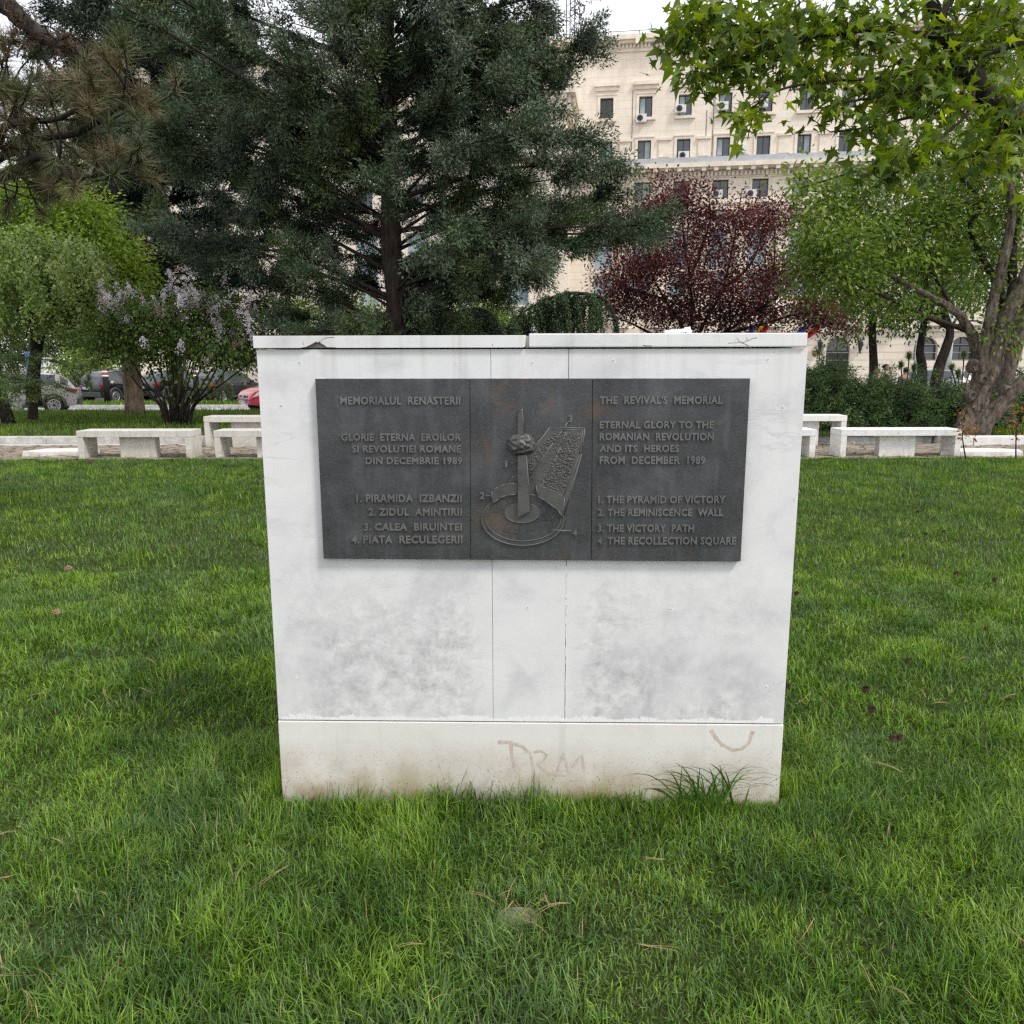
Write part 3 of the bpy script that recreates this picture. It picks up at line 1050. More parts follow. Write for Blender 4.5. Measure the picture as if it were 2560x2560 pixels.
# victory path: raised frame with rough planted ground
k = MB()
quad = [(910, 572), (1245, 582), (1215, 830), (1040, 1440), (700, 1300), (480, 1115)]
k.prism(poly(quad), PY - 0.002, PY + 0.0005)
outline(k, poly(quad), 0.0016, PY - 0.002)
inner = [(925, 590), (1222, 602), (1190, 840), (1040, 1230)]
outline(k, poly(inner), 0.0011, PY - 0.003, False)
outline(k, poly([(1030, 600), (940, 720), (700, 1060)]), 0.0014, PY - 0.003, False)
outline(k, poly([(1060, 620), (1010, 760), (860, 1090), (735, 1240)]), 0.0014, PY - 0.003, False)
outline(k, poly([(960, 600), (960, 622), (1130, 632), (1140, 605)]), 0.0012, PY - 0.003, False)
k.build('victory_path_relief', m_br_mid, plaque)
k = MB()      # knobbly foliage beside the path
inside = lambda x, y: 0
for _ in range(900):
    s_, r_ = random.random(), random.random()
    side = random.random()
    if side < 0.62:
        x = (1075 + (1190 - 1075) * r_) if s_ < 0.3 else None
        top = (1060 + (1205 - 1060) * r_, 640); bot = (800 + (1055 - 800) * r_, 1180)
    elif side < 0.82:
        top = (930 + (1010 - 930) * r_, 640); bot = (560 + (690 - 560) * r_, 1080)
    else:
        top = (1030 + 25 * r_, 620); bot = (700 + 110 * r_, 1130)
    px, py = top[0] + (bot[0] - top[0]) * s_, top[1] + (bot[1] - top[1]) * s_
    c0 = zp(px, py)
    rr = random.uniform(0.0016, 0.0042) * (0.6 if side > 0.82 else 1)
    a = random.uniform(0, PI)
    V, Fc = [], []
    for ring, (f_, yy) in enumerate(((1, 0), (0.75, -0.5), (0.2, -0.8))):
        for i in range(6):
            w = 2 * PI * i / 6
            ex, ez = rr * f_ * math.cos(w) * 1.5, rr * f_ * math.sin(w) * 0.8
            V.append((c0[0] + ex * math.cos(a) - ez * math.sin(a), PY - 0.0018 + yy * rr, c0[1] + ex * math.sin(a) + ez * math.cos(a)))
    for ring in range(2):
        for i in range(6): Fc.append((ring * 6 + i, ring * 6 + (i + 1) % 6, ring * 6 + 6 + (i + 1) % 6, ring * 6 + 6 + i))
    Fc.append(tuple(12 + i for i in range(6)))
    k.add(V, Fc, 0, True)
k.build('planting_relief', m_br_mid, plaque)
k = MB()      # round square
k.prism(poly(ell(646, 1462, 398, 252)), PY - 0.005, PY + 0.0004)
outline(k, poly(ell(650, 1445, 366, 224)), 0.0013, PY - 0.0058)
outline(k, poly(ell(646, 1462, 396, 250)), 0.0016, PY - 0.0058)
for q in ([(385, 1325), (478, 1342), (470, 1400), (358, 1390)], [(805, 1400), (960, 1405), (945, 1475), (785, 1460)], [(505, 1490), (625, 1500), (595, 1600), (460, 1580)]):
    k.prism(poly(q), PY - 0.0062, PY - 0.0048)
    for _ in range(40):
        s_, r_ = random.random(), random.random()
        px = (q[0][0] * (1 - s_) + q[1][0] * s_) * (1 - r_) + (q[3][0] * (1 - s_) + q[2][0] * s_) * r_
        py = (q[0][1] * (1 - s_) + q[1][1] * s_) * (1 - r_) + (q[3][1] * (1 - s_) + q[2][1] * s_) * r_
        c0 = zp(px, py)
        d_ = random.uniform(0.001, 0.0022)
        k.box(c0[0] - d_, c0[0] + d_, PY - 0.0072, PY - 0.0062, c0[1] - d_ * 0.7, c0[1] + d_ * 0.7)
k.build('round_square_relief', m_br, plaque)
for q in ([(345, 1185), (405, 1145), (470, 1118), (590, 1110), (592, 1215), (480, 1228), (410, 1262), (357, 1310)], [(772, 1130), (900, 1165), (985, 1205), (1048, 1250), (1030, 1440), (985, 1370), (880, 1290), (790, 1235)]):
    k = MB()
    k.prism(poly(q), PY - 0.013, PY - 0.001)
    outline(k, poly(q), 0.0014, PY - 0.0125)
    k.build('memory_wall_relief', m_br_mid, plaque)
k = MB()
k.prism(poly(ell(640, 1397, 170, 97)), PY - 0.009, PY - 0.0052)
outline(k, poly(ell(640, 1397, 168, 95)), 0.0012, PY - 0.0088)
k.build('pedestal_relief', m_br_mid, plaque)
k = MB()
k.prism(poly([(597, 840), (682, 835), (722, 1368), (597, 1434)]), PY - 0.020, PY - 0.0005)
outline(k, poly([(680, 840), (722, 1366)]), 0.0014, PY - 0.0198, False)
k.prism(poly([(597, 430), (642, 392), (660, 645), (597, 655)]), PY - 0.015, PY - 0.0005)
outline(k, poly([(597, 430), (642, 394), (658, 640)]), 0.0013, PY - 0.0148, False)
k.build('pyramid_relief', m_br_mid, plaque)
bm = bmesh.new()
bmesh.ops.create_icosphere(bm, subdivisions=4, radius=1)
c0 = zp(632, 737)
rx = (zp(772, 737)[0] - zp(492, 737)[0]) / 2
rz_ = (zp(632, 625)[1] - zp(632, 849)[1]) / 2
for v_ in bm.verts:
    d_ = v_.co.copy()
    w = math.sin(d_.x * 7 + 2 * math.sin(d_.z * 6)) * math.sin(d_.z * 8 + d_.x * 3) + 0.5 * math.sin(d_.x * 17 + 4) * math.sin(d_.z * 15 + 1)
    f_ = 1 + 0.05 * w
    v_.co = Vector((c0[0] + d_.x * rx * f_, PY - 0.004 + d_.y * 0.026 * (1 + 0.30 * w), c0[1] + d_.z * rz_ * f_))
me = bpy.data.meshes.new('crown_relief')
bm.to_mesh(me)
bm.free()
me.polygons.foreach_set('use_smooth', [True] * len(me.polygons))
me.materials.append(m_br_mid)
o = bpy.data.objects.new('crown_relief', me)
COL.objects.link(o)
o.parent = plaque
k = MB()
for a, c_ in (((520, 915), (592, 918)), ((280, 1227), (378, 1237)), ((1075, 525), (1028, 618)), ((918, 1563), (1118, 1572))):
    p0, p1 = zp(*a), zp(*c_)
    k.tube([(p0[0], PY - 0.006, p0[1]), (p1[0], PY - 0.006, p1[1])], 0.0019, 6)
k.build('pointer_relief', m_br_hi, plaque)

edges.build('relief_edge', m_br_hi, plaque)  # paler ridges stand in for edges catching the light
# ---- crumpled paper lying on the cap
m_paper = plain('white_paper', (0.82, 0.82, 0.80), 0.7)
pc = face(680, 335, -0.1)
bm = bmesh.new()
for (dx, s_, hz) in ((-0.036, 0.024, 0.022), (-0.012, 0.022, 0.02), (0.008, 0.02, 0.026), (0.034, 0.016, 0.036)):
    r = bmesh.ops.create_icosphere(bm, subdivisions=2, radius=1)
    for v_ in r['verts']:
        j = random.uniform(0.75, 1.2)
        v_.co = Vector((dx + v_.co.x * s_ * j, v_.co.y * 0.02 * j, max(0.0, 0.35 + v_.co.z * 0.65) * hz * j))
me = bpy.data.meshes.new('crumpled_paper')
bm.to_mesh(me)
bm.free()
me.materials.append(m_paper)
o = bpy.data.objects.new('crumpled_paper', me)
COL.objects.link(o)
xx = face(681, 336, 0.0)[0]
o.scale = (0.85, 1, 0.62)
o.location = (MX + xx * _c + 0.05 * -_s, MY + xx * _s + 0.04 * _c, cz0 + 0.0457)
tag(o, 'crumpled white paper lying on top of the marble cap', 'paper')

# ---- long grass tuft at the right foot of the stone
Vt, Ft, Ct = [], [], []
base_ = PG(700, 800, 0.0)
off = 0
for i in range(85):
    a = random.uniform(-1.0, 1.0)
    L = random.uniform(0.12, 0.30) * (1.15 if abs(a) > 0.4 else 0.9)
    r0 = Vector((base_.x + random.gauss(0, 0.07), MY - 0.045 - abs(random.gauss(0, 0.03)), 0))
    dirx = a * 0.95
    diry = random.uniform(-0.55, 0.05)
    w = random.uniform(0.0022, 0.0042)
    pts = []
    for s_ in np.linspace(0, 1, 7):
        hx = dirx * L * (s_ ** 1.4) * 0.85
        zz = L * (s_ - 0.42 * abs(a) * s_ ** 2.6 - 0.12 * s_ ** 3)
        pts.append(r0 + Vector((hx, diry * L * s_ ** 1.5 * 0.5, max(0.0, zz))))
    V = []
    for j, p in enumerate(pts):
        ww = w * (1 - (j / 6.0) ** 2.5) + 0.0003
        sd_ = Vector((0.8, -0.35, 0.3)).normalized() if abs(a) < 0.5 else Vector((0.25, -0.5, 0.8)).normalized()
        V += [p - sd_ * ww, p + sd_ * ww]
    Vt += [tuple(q) for q in V]
    Ft += [(off + 2 * j, off + 2 * j + 1, off + 2 * j + 3, off + 2 * j + 2) for j in range(6)]
    off += 14
    tcol = np.array(random.choice([(0.06, 0.13, 0.03), (0.08, 0.17, 0.035), (0.12, 0.22, 0.045)])) * random.uniform(0.8, 1.2)
    Ct += [tcol] * 14
o = mesh_np('grass_tuft', np.array(Vt), [np.array(Ft)], m_grass, tint=np.array(Ct))
tag(o, 'tuft of long dark arching grass against the right foot of the memorial', 'grass tuft')

# ---- flat stone sunk in the lawn, cones and seed balls
m_fieldstone = plain('field_stone', (0.15, 0.15, 0.095), 0.9, noise=0.3, nscale=30, bump=0.6, bscale=60)
k = MB()
q = PG(517, 914, 0.02)
pts = [(0.075 * random.uniform(0.85, 1.1) * math.cos(2 * PI * i / 12), 0.045 * random.uniform(0.85, 1.1) * math.sin(2 * PI * i / 12)) for i in range(12)]
V = [(p[0], p[1], 0.0) for p in pts] + [(p[0] * 0.9, p[1] * 0.9, 0.03) for p in pts]
k.add(V, [tuple(range(23, 11, -1))[::-1]] + [(i, (i + 1) % 12, 12 + (i + 1) % 12, 12 + i) for i in range(12)])
o = k.build('flat_stone', m_fieldstone)
o.location = (q.x, q.y, float(gz(q.x, q.y)) - 0.014)
tag(o, 'flat mossy stone sunk in the lawn in front of the memorial', 'stone')


def cone_mesh(name, mat, L, rad, spiky):
    bm = bmesh.new()
    bmesh.ops.create_uvsphere(bm, u_segments=18, v_segments=12, radius=1)
    for v_ in bm.verts:
        w = 1 + (0.28 if spiky else 0.2) * (1 if (int((math.atan2(v_.co.y, v_.co.x) + PI) / (2 * PI) * 18 + .5) + int((v_.co.z + 1) * 6)) % 2 else -1)
        v_.co = Vector((v_.co.x * rad * w, v_.co.y * rad * w, v_.co.z * L * (w if spiky else 1)))
    me = bpy.data.meshes.new(name)
    bm.to_mesh(me)
    bm.free()
    me.materials.append(mat)
    return me


m_cone = plain('pine_cone_scales', (0.26, 0.17, 0.10), 0.8, noise=0.4, nscale=80)
m_ball = plain('seed_ball_husk', (0.075, 0.042, 0.034), 0.8, noise=0.4, nscale=80)
cm = cone_mesh('pine_cone', m_cone, 0.032, 0.018, False)
for (u, v, lab) in ((56, 612, 'tan pine cone lying on the left lawn, nearer of two'), (68, 567, 'small tan pine cone on the left lawn, farther of two')):
    q = PG(u, v, 0.04)
    o = bpy.data.objects.new('pine_cone', cm)
    COL.objects.link(o)
    o.location = (q.x, q.y, float(gz(q.x, q.y)) + 0.042)
    o.rotation_euler = (R(80), R(20), R(70 if u < 60 else 100))
    o.scale = (1.15,) * 3 if u < 60 else (1,) * 3
    tag(o, lab, 'pine cone', 'pine cones on the left lawn')
bmesh_ = cone_mesh('seed_ball', m_ball, 0.016, 0.016, True)
for i, (u, v) in enumerate(((925.7, 533.5), (903.5, 555), (956.8, 572), (986.8, 625.8), (908, 658.6), (866, 687), (872, 707.8), (892.5, 737), (900, 736), (944, 531), (797, 592), (788.7, 684), (995, 578), (918, 511))):
    q = PG(u, v, 0.04)
    o = bpy.data.objects.new('seed_ball', bmesh_)
    COL.objects.link(o)
    o.location = (q.x, q.y, float(gz(q.x, q.y)) + 0.04)
    o.rotation_euler = (random.random(), random.random(), random.random())
    s_ = random.uniform(0.65, 0.95)
    o.scale = (s_,) * 3
    tag(o, 'small dark spiky seed ball lying in the grass right of the memorial', 'seed ball', 'seed balls in the grass right of the memorial')
q = PG(90, 463, 0.03)
o = bpy.data.objects.new('pine_cone', cone_mesh('pine_cone', m_ball, 0.05, 0.03, False))
COL.objects.link(o)
o.location = (q.x, q.y, float(gz(q.x, q.y)) + 0.05)
o.rotation_euler = (R(85), 0, R(60))
tag(o, 'dark open cone on the lawn edge before the left bench', 'pine cone')
# ------------------------------------------------------------------ the stone office building
BY = R(-8.0)
B0 = P(700, 364, 70.0)
bld = empty('office_building', (B0.x, B0.y, 0), BY, 'large cream stone office building with cornices, balconies and rows of dark windows', 'building')
bc, bs = math.cos(BY), math.sin(BY)


def fs(u, v=200, depth=0.0):
    """position along the facade (s) and height for a point of the frame, on a plane `depth` behind the facade"""
    d = ray(u, v)
    nrm = Vector((-bs, bc, 0))          # pointing away from the camera
    o = Vector((B0.x, B0.y, 0)) + nrm * depth
    p = Vector((0, 0, CAM_H))
    t = (o - p).dot(nrm) / d.dot(nrm)
    q = p + d * t - Vector((B0.x, B0.y, 0))
    return q.x * bc + q.y * bs, q.z


def hz(v, u=700, depth=0.0): return fs(u, v, depth)[1]


m_stone, n, b = new_mat('cream_stone')
t = n.nodes.new('ShaderNodeTexCoord').outputs['Object']
sx = n.nodes.new('ShaderNodeSeparateXYZ')
n.links.new(t, sx.inputs[0])
cx = n.nodes.new('ShaderNodeCombineXYZ')
n.links.new(mathn(n, 'ADD', sx.outputs[0], sx.outputs[1]), cx.inputs[0])
n.links.new(sx.outputs[2], cx.inputs[1])
br = n.nodes.new('ShaderNodeTexBrick')
n.links.new(cx.outputs[0], br.inputs['Vector'])
br.inputs['Scale'].default_value = 1.0
br.inputs['Brick Width'].default_value = 1.15
br.inputs['Row Height'].default_value = 0.62
br.inputs['Mortar Size'].default_value = 0.014
br.inputs['Mortar Smooth'].default_value = 0.4
br.inputs['Bias'].default_value = 0.0
br.inputs['Color1'].default_value = (0.80, 0.72, 0.61, 1)
br.inputs['Color2'].default_value = (0.74, 0.66, 0.55, 1)
br.inputs['Mortar'].default_value = (0.52, 0.45, 0.36, 1)
mp = n.nodes.new('ShaderNodeMapping')
mp.inputs['Scale'].default_value = (0.9, 0.9, 0.12)
n.links.new(t, mp.inputs['Vector'])
st = mapr(n, noise_node(n, mp.outputs['Vector'], 1.2, 6, 0.6), 0.50, 0.78, 0, 0.35)
c = mixc(n, st, br.outputs['Color'], (0.42, 0.36, 0.28))
c = mixc(n, mapr(n, noise_node(n, t, 0.5, 5), 0.3, 0.7, 0, 0.25), c, (0.82, 0.75, 0.66))
n.links.new(c, b.inputs['Base Color'])
b.inputs['Roughness'].default_value = 0.85
b.inputs['Specular IOR Level'].default_value = 0.2
m_trim = plain('cream_trim', (0.74, 0.66, 0.55), 0.85, noise=0.14, nscale=1.5, spec=0.2)
m_trim_dk = plain('weathered_trim', (0.46, 0.39, 0.30), 0.9, noise=0.25, nscale=1.2, spec=0.2)
m_lead = plain('lead_flashing', (0.44, 0.455, 0.47), 0.6, noise=0.2, nscale=0.8)
m_pane = plain('window_glass', (0.035, 0.05, 0.065), 0.06, noise=0.5, nscale=0.25, spec=0.9)
m_frame = plain('dark_window_frame', (0.035, 0.035, 0.037), 0.5)
m_frame_l = plain('pale_window_frame', (0.42, 0.47, 0.48), 0.5)
m_pane_l = plain('pale_blind_glass', (0.25, 0.33, 0.36), 0.12, noise=0.35, nscale=0.5, spec=0.9)

BZ = -0.6
Z = {k_: hz(v) for k_, v in dict(par=33.5, corn=41, dent=45, lin1=82, w1t=93.8, w1b=115.2, w2t=138.2, w2b=158, led1=158.6, led0=165, co1=169.5, co0=174, dt0=178.5,
                                  w3t=180.5, w3b=199, l3=200.5, l2=210.5, cap=222, w4t=230.5, w4b=268, bal=311, str1=328, str0=333, ga=345, gt=338, gb=366).items()}
Z['bal'] = hz(296)
s_of = lambda u, v: fs(u, v)[0]
sa = s_of(645.8, 104)           # centres of two neighbouring windows of the upper row
sb = s_of(685.3, 104)
BAY = sb - sa
S_L, S_R = s_of(60, 250), s_of(1110, 250)
bays = list(range(-13, 13))
centres = [sa + BAY * i for i in bays]
wingL, wingR = s_of(300, 250), s_of(571.5, 130)

# window openings: (centre, width, bottom, top, kind)
W = []
for i, c_ in zip(bays, centres):
    if c_ < wingR + 1.0 and c_ > wingL - 1: continue
    if i >= -1 or c_ < wingL - 1:
        W.append((c_, 1.08, Z['w1b'], Z['w1t'], 'top'))
        W.append((c_ - 0.02, 1.08, Z['w2b'] + 0.05, Z['w2t'], 'top'))
    if c_ > wingR:
        W.append((c_ - 0.1, 1.3, Z['w3b'] + 0.02, Z['w3t'], 'top'))
        W.append((c_ - 0.1, 1.5, Z['w4b'], Z['w4t'], 'tall'))
        W.append((c_ - 0.1, 1.5, Z['bal'], hz(274), 'tall'))
gr = [s_of(u, 350) for u in (733, 780, 838, 925.5, 962, 1010)]


def pierced(mb, s0, s1, z0, z1, holes, y, rev, m=0):
    """wall plane at depth y with openings and their reveals"""
    X = sorted(set([s0, s1] + [h[0] for h in holes] + [h[1] for h in holes]))
    Zs = sorted(set([z0, z1] + [h[2] for h in holes] + [h[3] for h in holes]))
    for i in range(len(X) - 1):
        for j in range(len(Zs) - 1):
            cx_, cz_ = (X[i] + X[i + 1]) / 2, (Zs[j] + Zs[j + 1]) / 2
            if any(h[0] < cx_ < h[1] and h[2] < cz_ < h[3] for h in holes): continue
            mb.add([(X[i], y, Zs[j]), (X[i + 1], y, Zs[j]), (X[i + 1], y, Zs[j + 1]), (X[i], y, Zs[j + 1])], [(0, 1, 2, 3)], m)
    for (a, b_, c_, d_) in holes:
        r = y + rev
        mb.add([(a, y, c_), (a, r, c_), (a, r, d_), (a, y, d_)], [(0, 1, 2, 3)], m)
        mb.add([(b_, y, c_), (b_, y, d_), (b_, r, d_), (b_, r, c_)], [(0, 1, 2, 3)], m)
        mb.add([(a, y, d_), (a, r, d_), (b_, r, d_), (b_, y, d_)], [(0, 1, 2, 3)], m)
        mb.add([(a, y, c_), (b_, y, c_), (b_, r, c_), (a, r, c_)], [(0, 1, 2, 3)], m)


def arch_fill(mb, a, b_, zs, zt, y, rev, m=0, n_=10):
    """stone above a round arch inside a rectangular opening"""
    cx_, rx_ = (a + b_) / 2, (b_ - a) / 2
    rz2 = zt - zs
    arc = [(cx_ - rx_ * math.cos(PI * i / n_), zs + rz2 * math.sin(PI * i / n_)) for i in range(n_ + 1)]
    for side in (0, 1):
        seg_ = arc[:n_ // 2 + 1] if side == 0 else arc[n_ // 2:]
        corner = (a, zt) if side == 0 else (b_, zt)
        for i in range(len(seg_) - 1):
            p, q_ = seg_[i], seg_[i + 1]
            mb.add([(p[0], y, p[1]), (q_[0], y, q_[1]), (corner[0], y, corner[1])], [(0, 1, 2)], m)
            mb.add([(p[0], y, p[1]), (p[0], y + rev, p[1]), (q_[0], y + rev, q_[1]), (q_[0], y, q_[1])], [(0, 3, 2, 1)], m)


def window(kind, c_, w_, zb, zt, y=0.0, blind=0.0):
    pale = kind == 'tall'
    fm, pm = (m_frame_l, m_pane_l) if pale else (m_frame, m_pane)
    a, b_ = c_ - w_ / 2, c_ + w_ / 2
    f_ = 0.07
    yy = y + 0.22
    k = MB()
    k.box(a, a + f_, yy, yy + 0.06, zb, zt)
    k.box(b_ - f_, b_, yy, yy + 0.06, zb, zt)
    k.box(a + f_, b_ - f_, yy, yy + 0.06, zt - f_, zt)
    k.box(a + f_, b_ - f_, yy, yy + 0.06, zb, zb + f_)
    k.box(c_ - 0.035, c_ + 0.035, yy + 0.005, yy + 0.055, zb + f_, zt - f_)
    if pale or kind == 'arch':
        for zz in ((zb + (zt - zb) * 0.70,) if pale else (zb + (zt - zb) * 0.60,)): k.box(a + f_, b_ - f_, yy + 0.01, yy + 0.05, zz, zz + 0.09)
    if kind == 'bars':
        for i in range(1, 8): k.box(a + w_ * i / 8 - 0.015, a + w_ * i / 8 + 0.015, yy - 0.05, yy - 0.02, zb, zt)
    w = k.build('window', fm, bld)
    k = MB()
    k.box(a + 0.01, b_ - 0.01, yy + 0.045, yy + 0.053, zb + 0.01, zt - 0.01)
    k.build('pane', pm, w)
    if blind > 0:
        k = MB()
        side = random.choice((0, 1))
        k.box(a + 0.1 if side else c_ + 0.05, c_ - 0.05 if side else b_ - 0.1, yy + 0.025, yy + 0.035, zt - (zt - zb) * blind, zt - 0.08)
        k.build('blind', m_blind, w)
    return w


m_blind = plain('window_blind', (0.33, 0.40, 0.42), 0.5, noise=0.15, nscale=2)
wall = MB()
up = [(c_ - w_ / 2, c_ + w_ / 2, zb, zt) for (c_, w_, zb, zt, kd) in W if zb > Z['str1'] + 0.1]
pierced(wall, S_L, S_R, Z['str1'], Z['par'], up, 0.0, 0.30)
GT = Z['gt']
gh = [(c_ - 0.95, c_ + 0.95, (hz(361) if i in (0, 1, 3, 4, 5) else BZ + 0.15), GT) for i, c_ in enumerate(gr)]
pierced(wall, wingR - 0.5, S_R, BZ, Z['str0'], gh, -0.05, 0.5)
pierced(wall, S_L, wingL + 0.5, BZ, Z['str0'], [], -0.05, 0.3)
for (a, b_, c_, d_) in gh: arch_fill(wall, a, b_, d_ - 0.95, d_, -0.05, 0.5)
wall.box(S_L, S_R, 0.55, 14, BZ, Z['par'] - 0.3)
o = wall.build('wall', m_stone, bld)

tr = MB()
# rusticated courses of the ground floor
z_ = BZ + 0.5
rust = MB()
while z_ < Z['str0'] - 0.3:
    rust.box(wingR, S_R, -0.052, -0.0495, z_, z_ + 0.035)
    z_ += 0.62
rust.build('course_joint', m_trim_dk, bld)
tr.box(S_L, S_R, -0.30, 0.0, Z['str0'], Z['str1'])
tr.box(S_L, S_R, -0.55, 0.0, Z['corn'], Z['par'])
tr.box(S_L, S_R, -0.75, -0.55, Z['par'] - 0.35, Z['par'])
tr.box(S_L, S_R, -0.16, 0.0, Z['dent'] - 0.25, Z['corn'])
s_ = S_L
while s_ < S_R:
    tr.box(s_, s_ + 0.16, -0.30, -0.16, Z['dent'], Z['corn'] - 0.02)
    s_ += 0.30
for i in range(-14, 26):
    c_ = sa + BAY * 0.5 * i + 0.8
    if S_L < c_ < S_R: tr.box(c_ - 0.16, c_ + 0.16, -0.82, -0.752, Z['par'] - 0.75, Z['par'] - 0.2)
tr.box(wingR, S_R, -1.0, 0.0, Z['co1'], Z['led0'] - 0.02)
tr.box(wingR, S_R, -0.72, 0.0, Z['co0'] + 0.25, Z['co1'])
s_ = wingR
while s_ < S_R:          # modillions and dentils
    tr.box(s_, s_ + 0.34, -0.92, -0.72, Z['co1'] - 0.28, Z['co1'])
    s_ += 0.98
tr.box(wingR, S_R, -0.14, 0.0, Z['dt0'], Z['co0'] + 0.25)
s_ = wingR
while s_ < S_R:
    tr.box(s_, s_ + 0.19, -0.34, -0.14, Z['dt0'] + 0.12, Z['co0'] + 0.10)
    s_ += 0.34
tr.box(wingR, S_R, -0.45, 0.0, Z['l3'] - 0.35, Z['l3'])
tr.box(wingR, S_R, -0.28, 0.0, Z['l3'] - 0.85, Z['l3'] - 0.35)
tr.box(wingR, S_R, -0.40, 0.0, Z['l2'], Z['l3'] - 0.85)
o = tr.build('cornice', m_trim, bld)
k = MB()
k.box(wingR, S_R, -0.85, 0.0, Z['led0'], Z['led1'] - 0.05)
k.build('roof_flashing', m_lead, bld)
# window surrounds, lintels, sills
for (c_, w_, zb, zt, kd) in W:
    k = MB()
    a, b_ = c_ - w_ / 2, c_ + w_ / 2
    if zt == Z['w1t']:
        k.box(a - 0.5, b_ + 0.5, -0.32, 0, Z['lin1'] - 0.05, Z['lin1'] + 0.22)
        k.box(a - 0.4, b_ + 0.4, -0.16, 0, Z['lin1'] - 0.35, Z['lin1'] - 0.05)
        k.box(a - 0.3, b_ + 0.3, -0.22, 0, zb - 0.22, zb - 0.003)
    if kd == 'top':
        k.box(a - 0.22, a - 0.003, -0.07, 0, zb, zt + 0.2)
        k.box(b_ + 0.003, b_ + 0.22, -0.07, 0, zb, zt + 0.2)
        k.box(a - 0.003, b_ + 0.003, -0.07, 0, zt + 0.003, zt + 0.2)
        k.box(a - 0.27, b_ + 0.27, -0.12, 0, zt + 0.2, zt + 0.3)
    else:
        k.box(a - 0.25, b_ + 0.25, -0.14, 0, zb - 0.25, zb - 0.003)
        k.box(a - 0.2, a - 0.003, -0.1, 0, zb, zt)
        k.box(b_ + 0.003, b_ + 0.2, -0.1, 0, zb, zt)
    k.build('window_surround', m_trim, bld)
first = min(c_ for (c_, w_, zb, zt, kd) in W if zt == Z['w1t'] and c_ > wingR)
for (c_, w_, zb, zt, kd) in W:
    kk = 'bars' if (abs(c_ - first) < 0.1 and zt == Z['w1t']) else kd
    window(kk, c_, w_, zb, zt, blind=random.choice((0, 0, 0.45, 0.9, 0)) if kd == 'top' else 0)
for i, (a, b_, c_, d_) in enumerate(gh):
    window('arch', (a + b_) / 2, b_ - a, c_, d_, y=0.22)
# blank relief panels between the windows of the second row
for i, c_ in zip(bays, centres):
    if c_ > wingR + 2:
        k = MB()
        q_ = c_ + BAY / 2
        k.box(q_ - 0.45, q_ + 0.45, -0.10, 0, Z['w2b'] + 0.15, Z['w2b'] + 1.45)
        k.box(q_ - 0.55, q_ + 0.55, -0.2, 0, Z['w2b'] + 1.45, Z['w2b'] + 1.65)
        k.build('relief_panel', m_trim, bld)
# half columns with capitals over the two main storeys
for i, c_ in zip(bays, centres):
    if c_ > wingR + 1.2:
        q_ = c_ + BAY / 2 - 0.1
        k = MB()
        zb_, zt_ = hz(318), Z['l2'] - 0.02
        k.lathe([(0.62, zb_), (0.62, zb_ + 0.25), (0.50, zb_ + 0.45), (0.48, zb_ + 3), (0.42, zt_ - 1.15), (0.50, zt_ - 1.05), (0.46, zt_ - 0.95), (0.62, zt_ - 0.25), (0.66, zt_ - 0.2), (0.66, zt_)], 14, (q_, -0.16, 0))
        k.box(q_ - 0.75, q_ + 0.75, -0.8, 0, hz(327.8), zb_)
        k.build('half_column', m_trim, bld)
# air conditioners fixed to the facade
m_ac = plain('ac_casing', (0.66, 0.66, 0.65), 0.5, noise=0.06, nscale=4)
m_fan = plain('ac_fan_grille', (0.06, 0.06, 0.065), 0.5)


def ac(u, v, w_=0.86, y=-0.02):
    s0, z0 = fs(u, v)
    k = MB()
    hgt = w_ * 0.72
    k.box(s0 - w_ / 2, s0 + w_ / 2, y - 0.34, y - 0.02, z0 - hgt / 2, z0 + hgt / 2)
    k.box(s0 - w_ / 2 + 0.1, s0 - w_ / 2 + 0.16, y - 0.3, y, z0 - hgt / 2 - 0.1, z0 - hgt / 2)
    k.box(s0 + w_ / 2 - 0.16, s0 + w_ / 2 - 0.1, y - 0.3, y, z0 - hgt / 2 - 0.1, z0 - hgt / 2)
    o = k.build('air_conditioner', m_ac, bld, bevel=0.02)
    k = MB()
    r_ = hgt * 0.40
    cx_ = s0 - w_ * 0.12
    for q_ in range(3):
        rr, r2 = r_ * (0.36 + 0.32 * q_), r_ * (0.36 + 0.32 * q_) - 0.05
        k.lathe([(r2, -0.02), (rr, -0.02), (rr, 0.0), (r2, 0.0)], 18, (cx_, y - 0.345, z0), axis='y')
    k.lathe([(r_, -0.004), (r_ + 0.001, 0.0)], 18, (cx_, y - 0.342, z0), axis='y')
    k.build('fan', m_fan, o)


for (u, v) in ((641.2, 119), (680.5, 109.5), (722.5, 106.8), (762, 104), (683.5, 156.2), (740, 149.5), (716.8, 194.5), (751, 194), (560, 122)): ac(u, v)
# cables and rain pipes
k = MB()
for (u0, v0, v1) in ((633, 90, 150), (714.5, 90, 158), (707, 110, 158), (738.5, 137, 158)):
    s0, z0 = fs(u0, v0)
    k.tube([(s0, -0.03, z0), (s0, -0.03, fs(u0, v1)[1])], 0.02, 5)
k.build('cable', m_frame, bld)
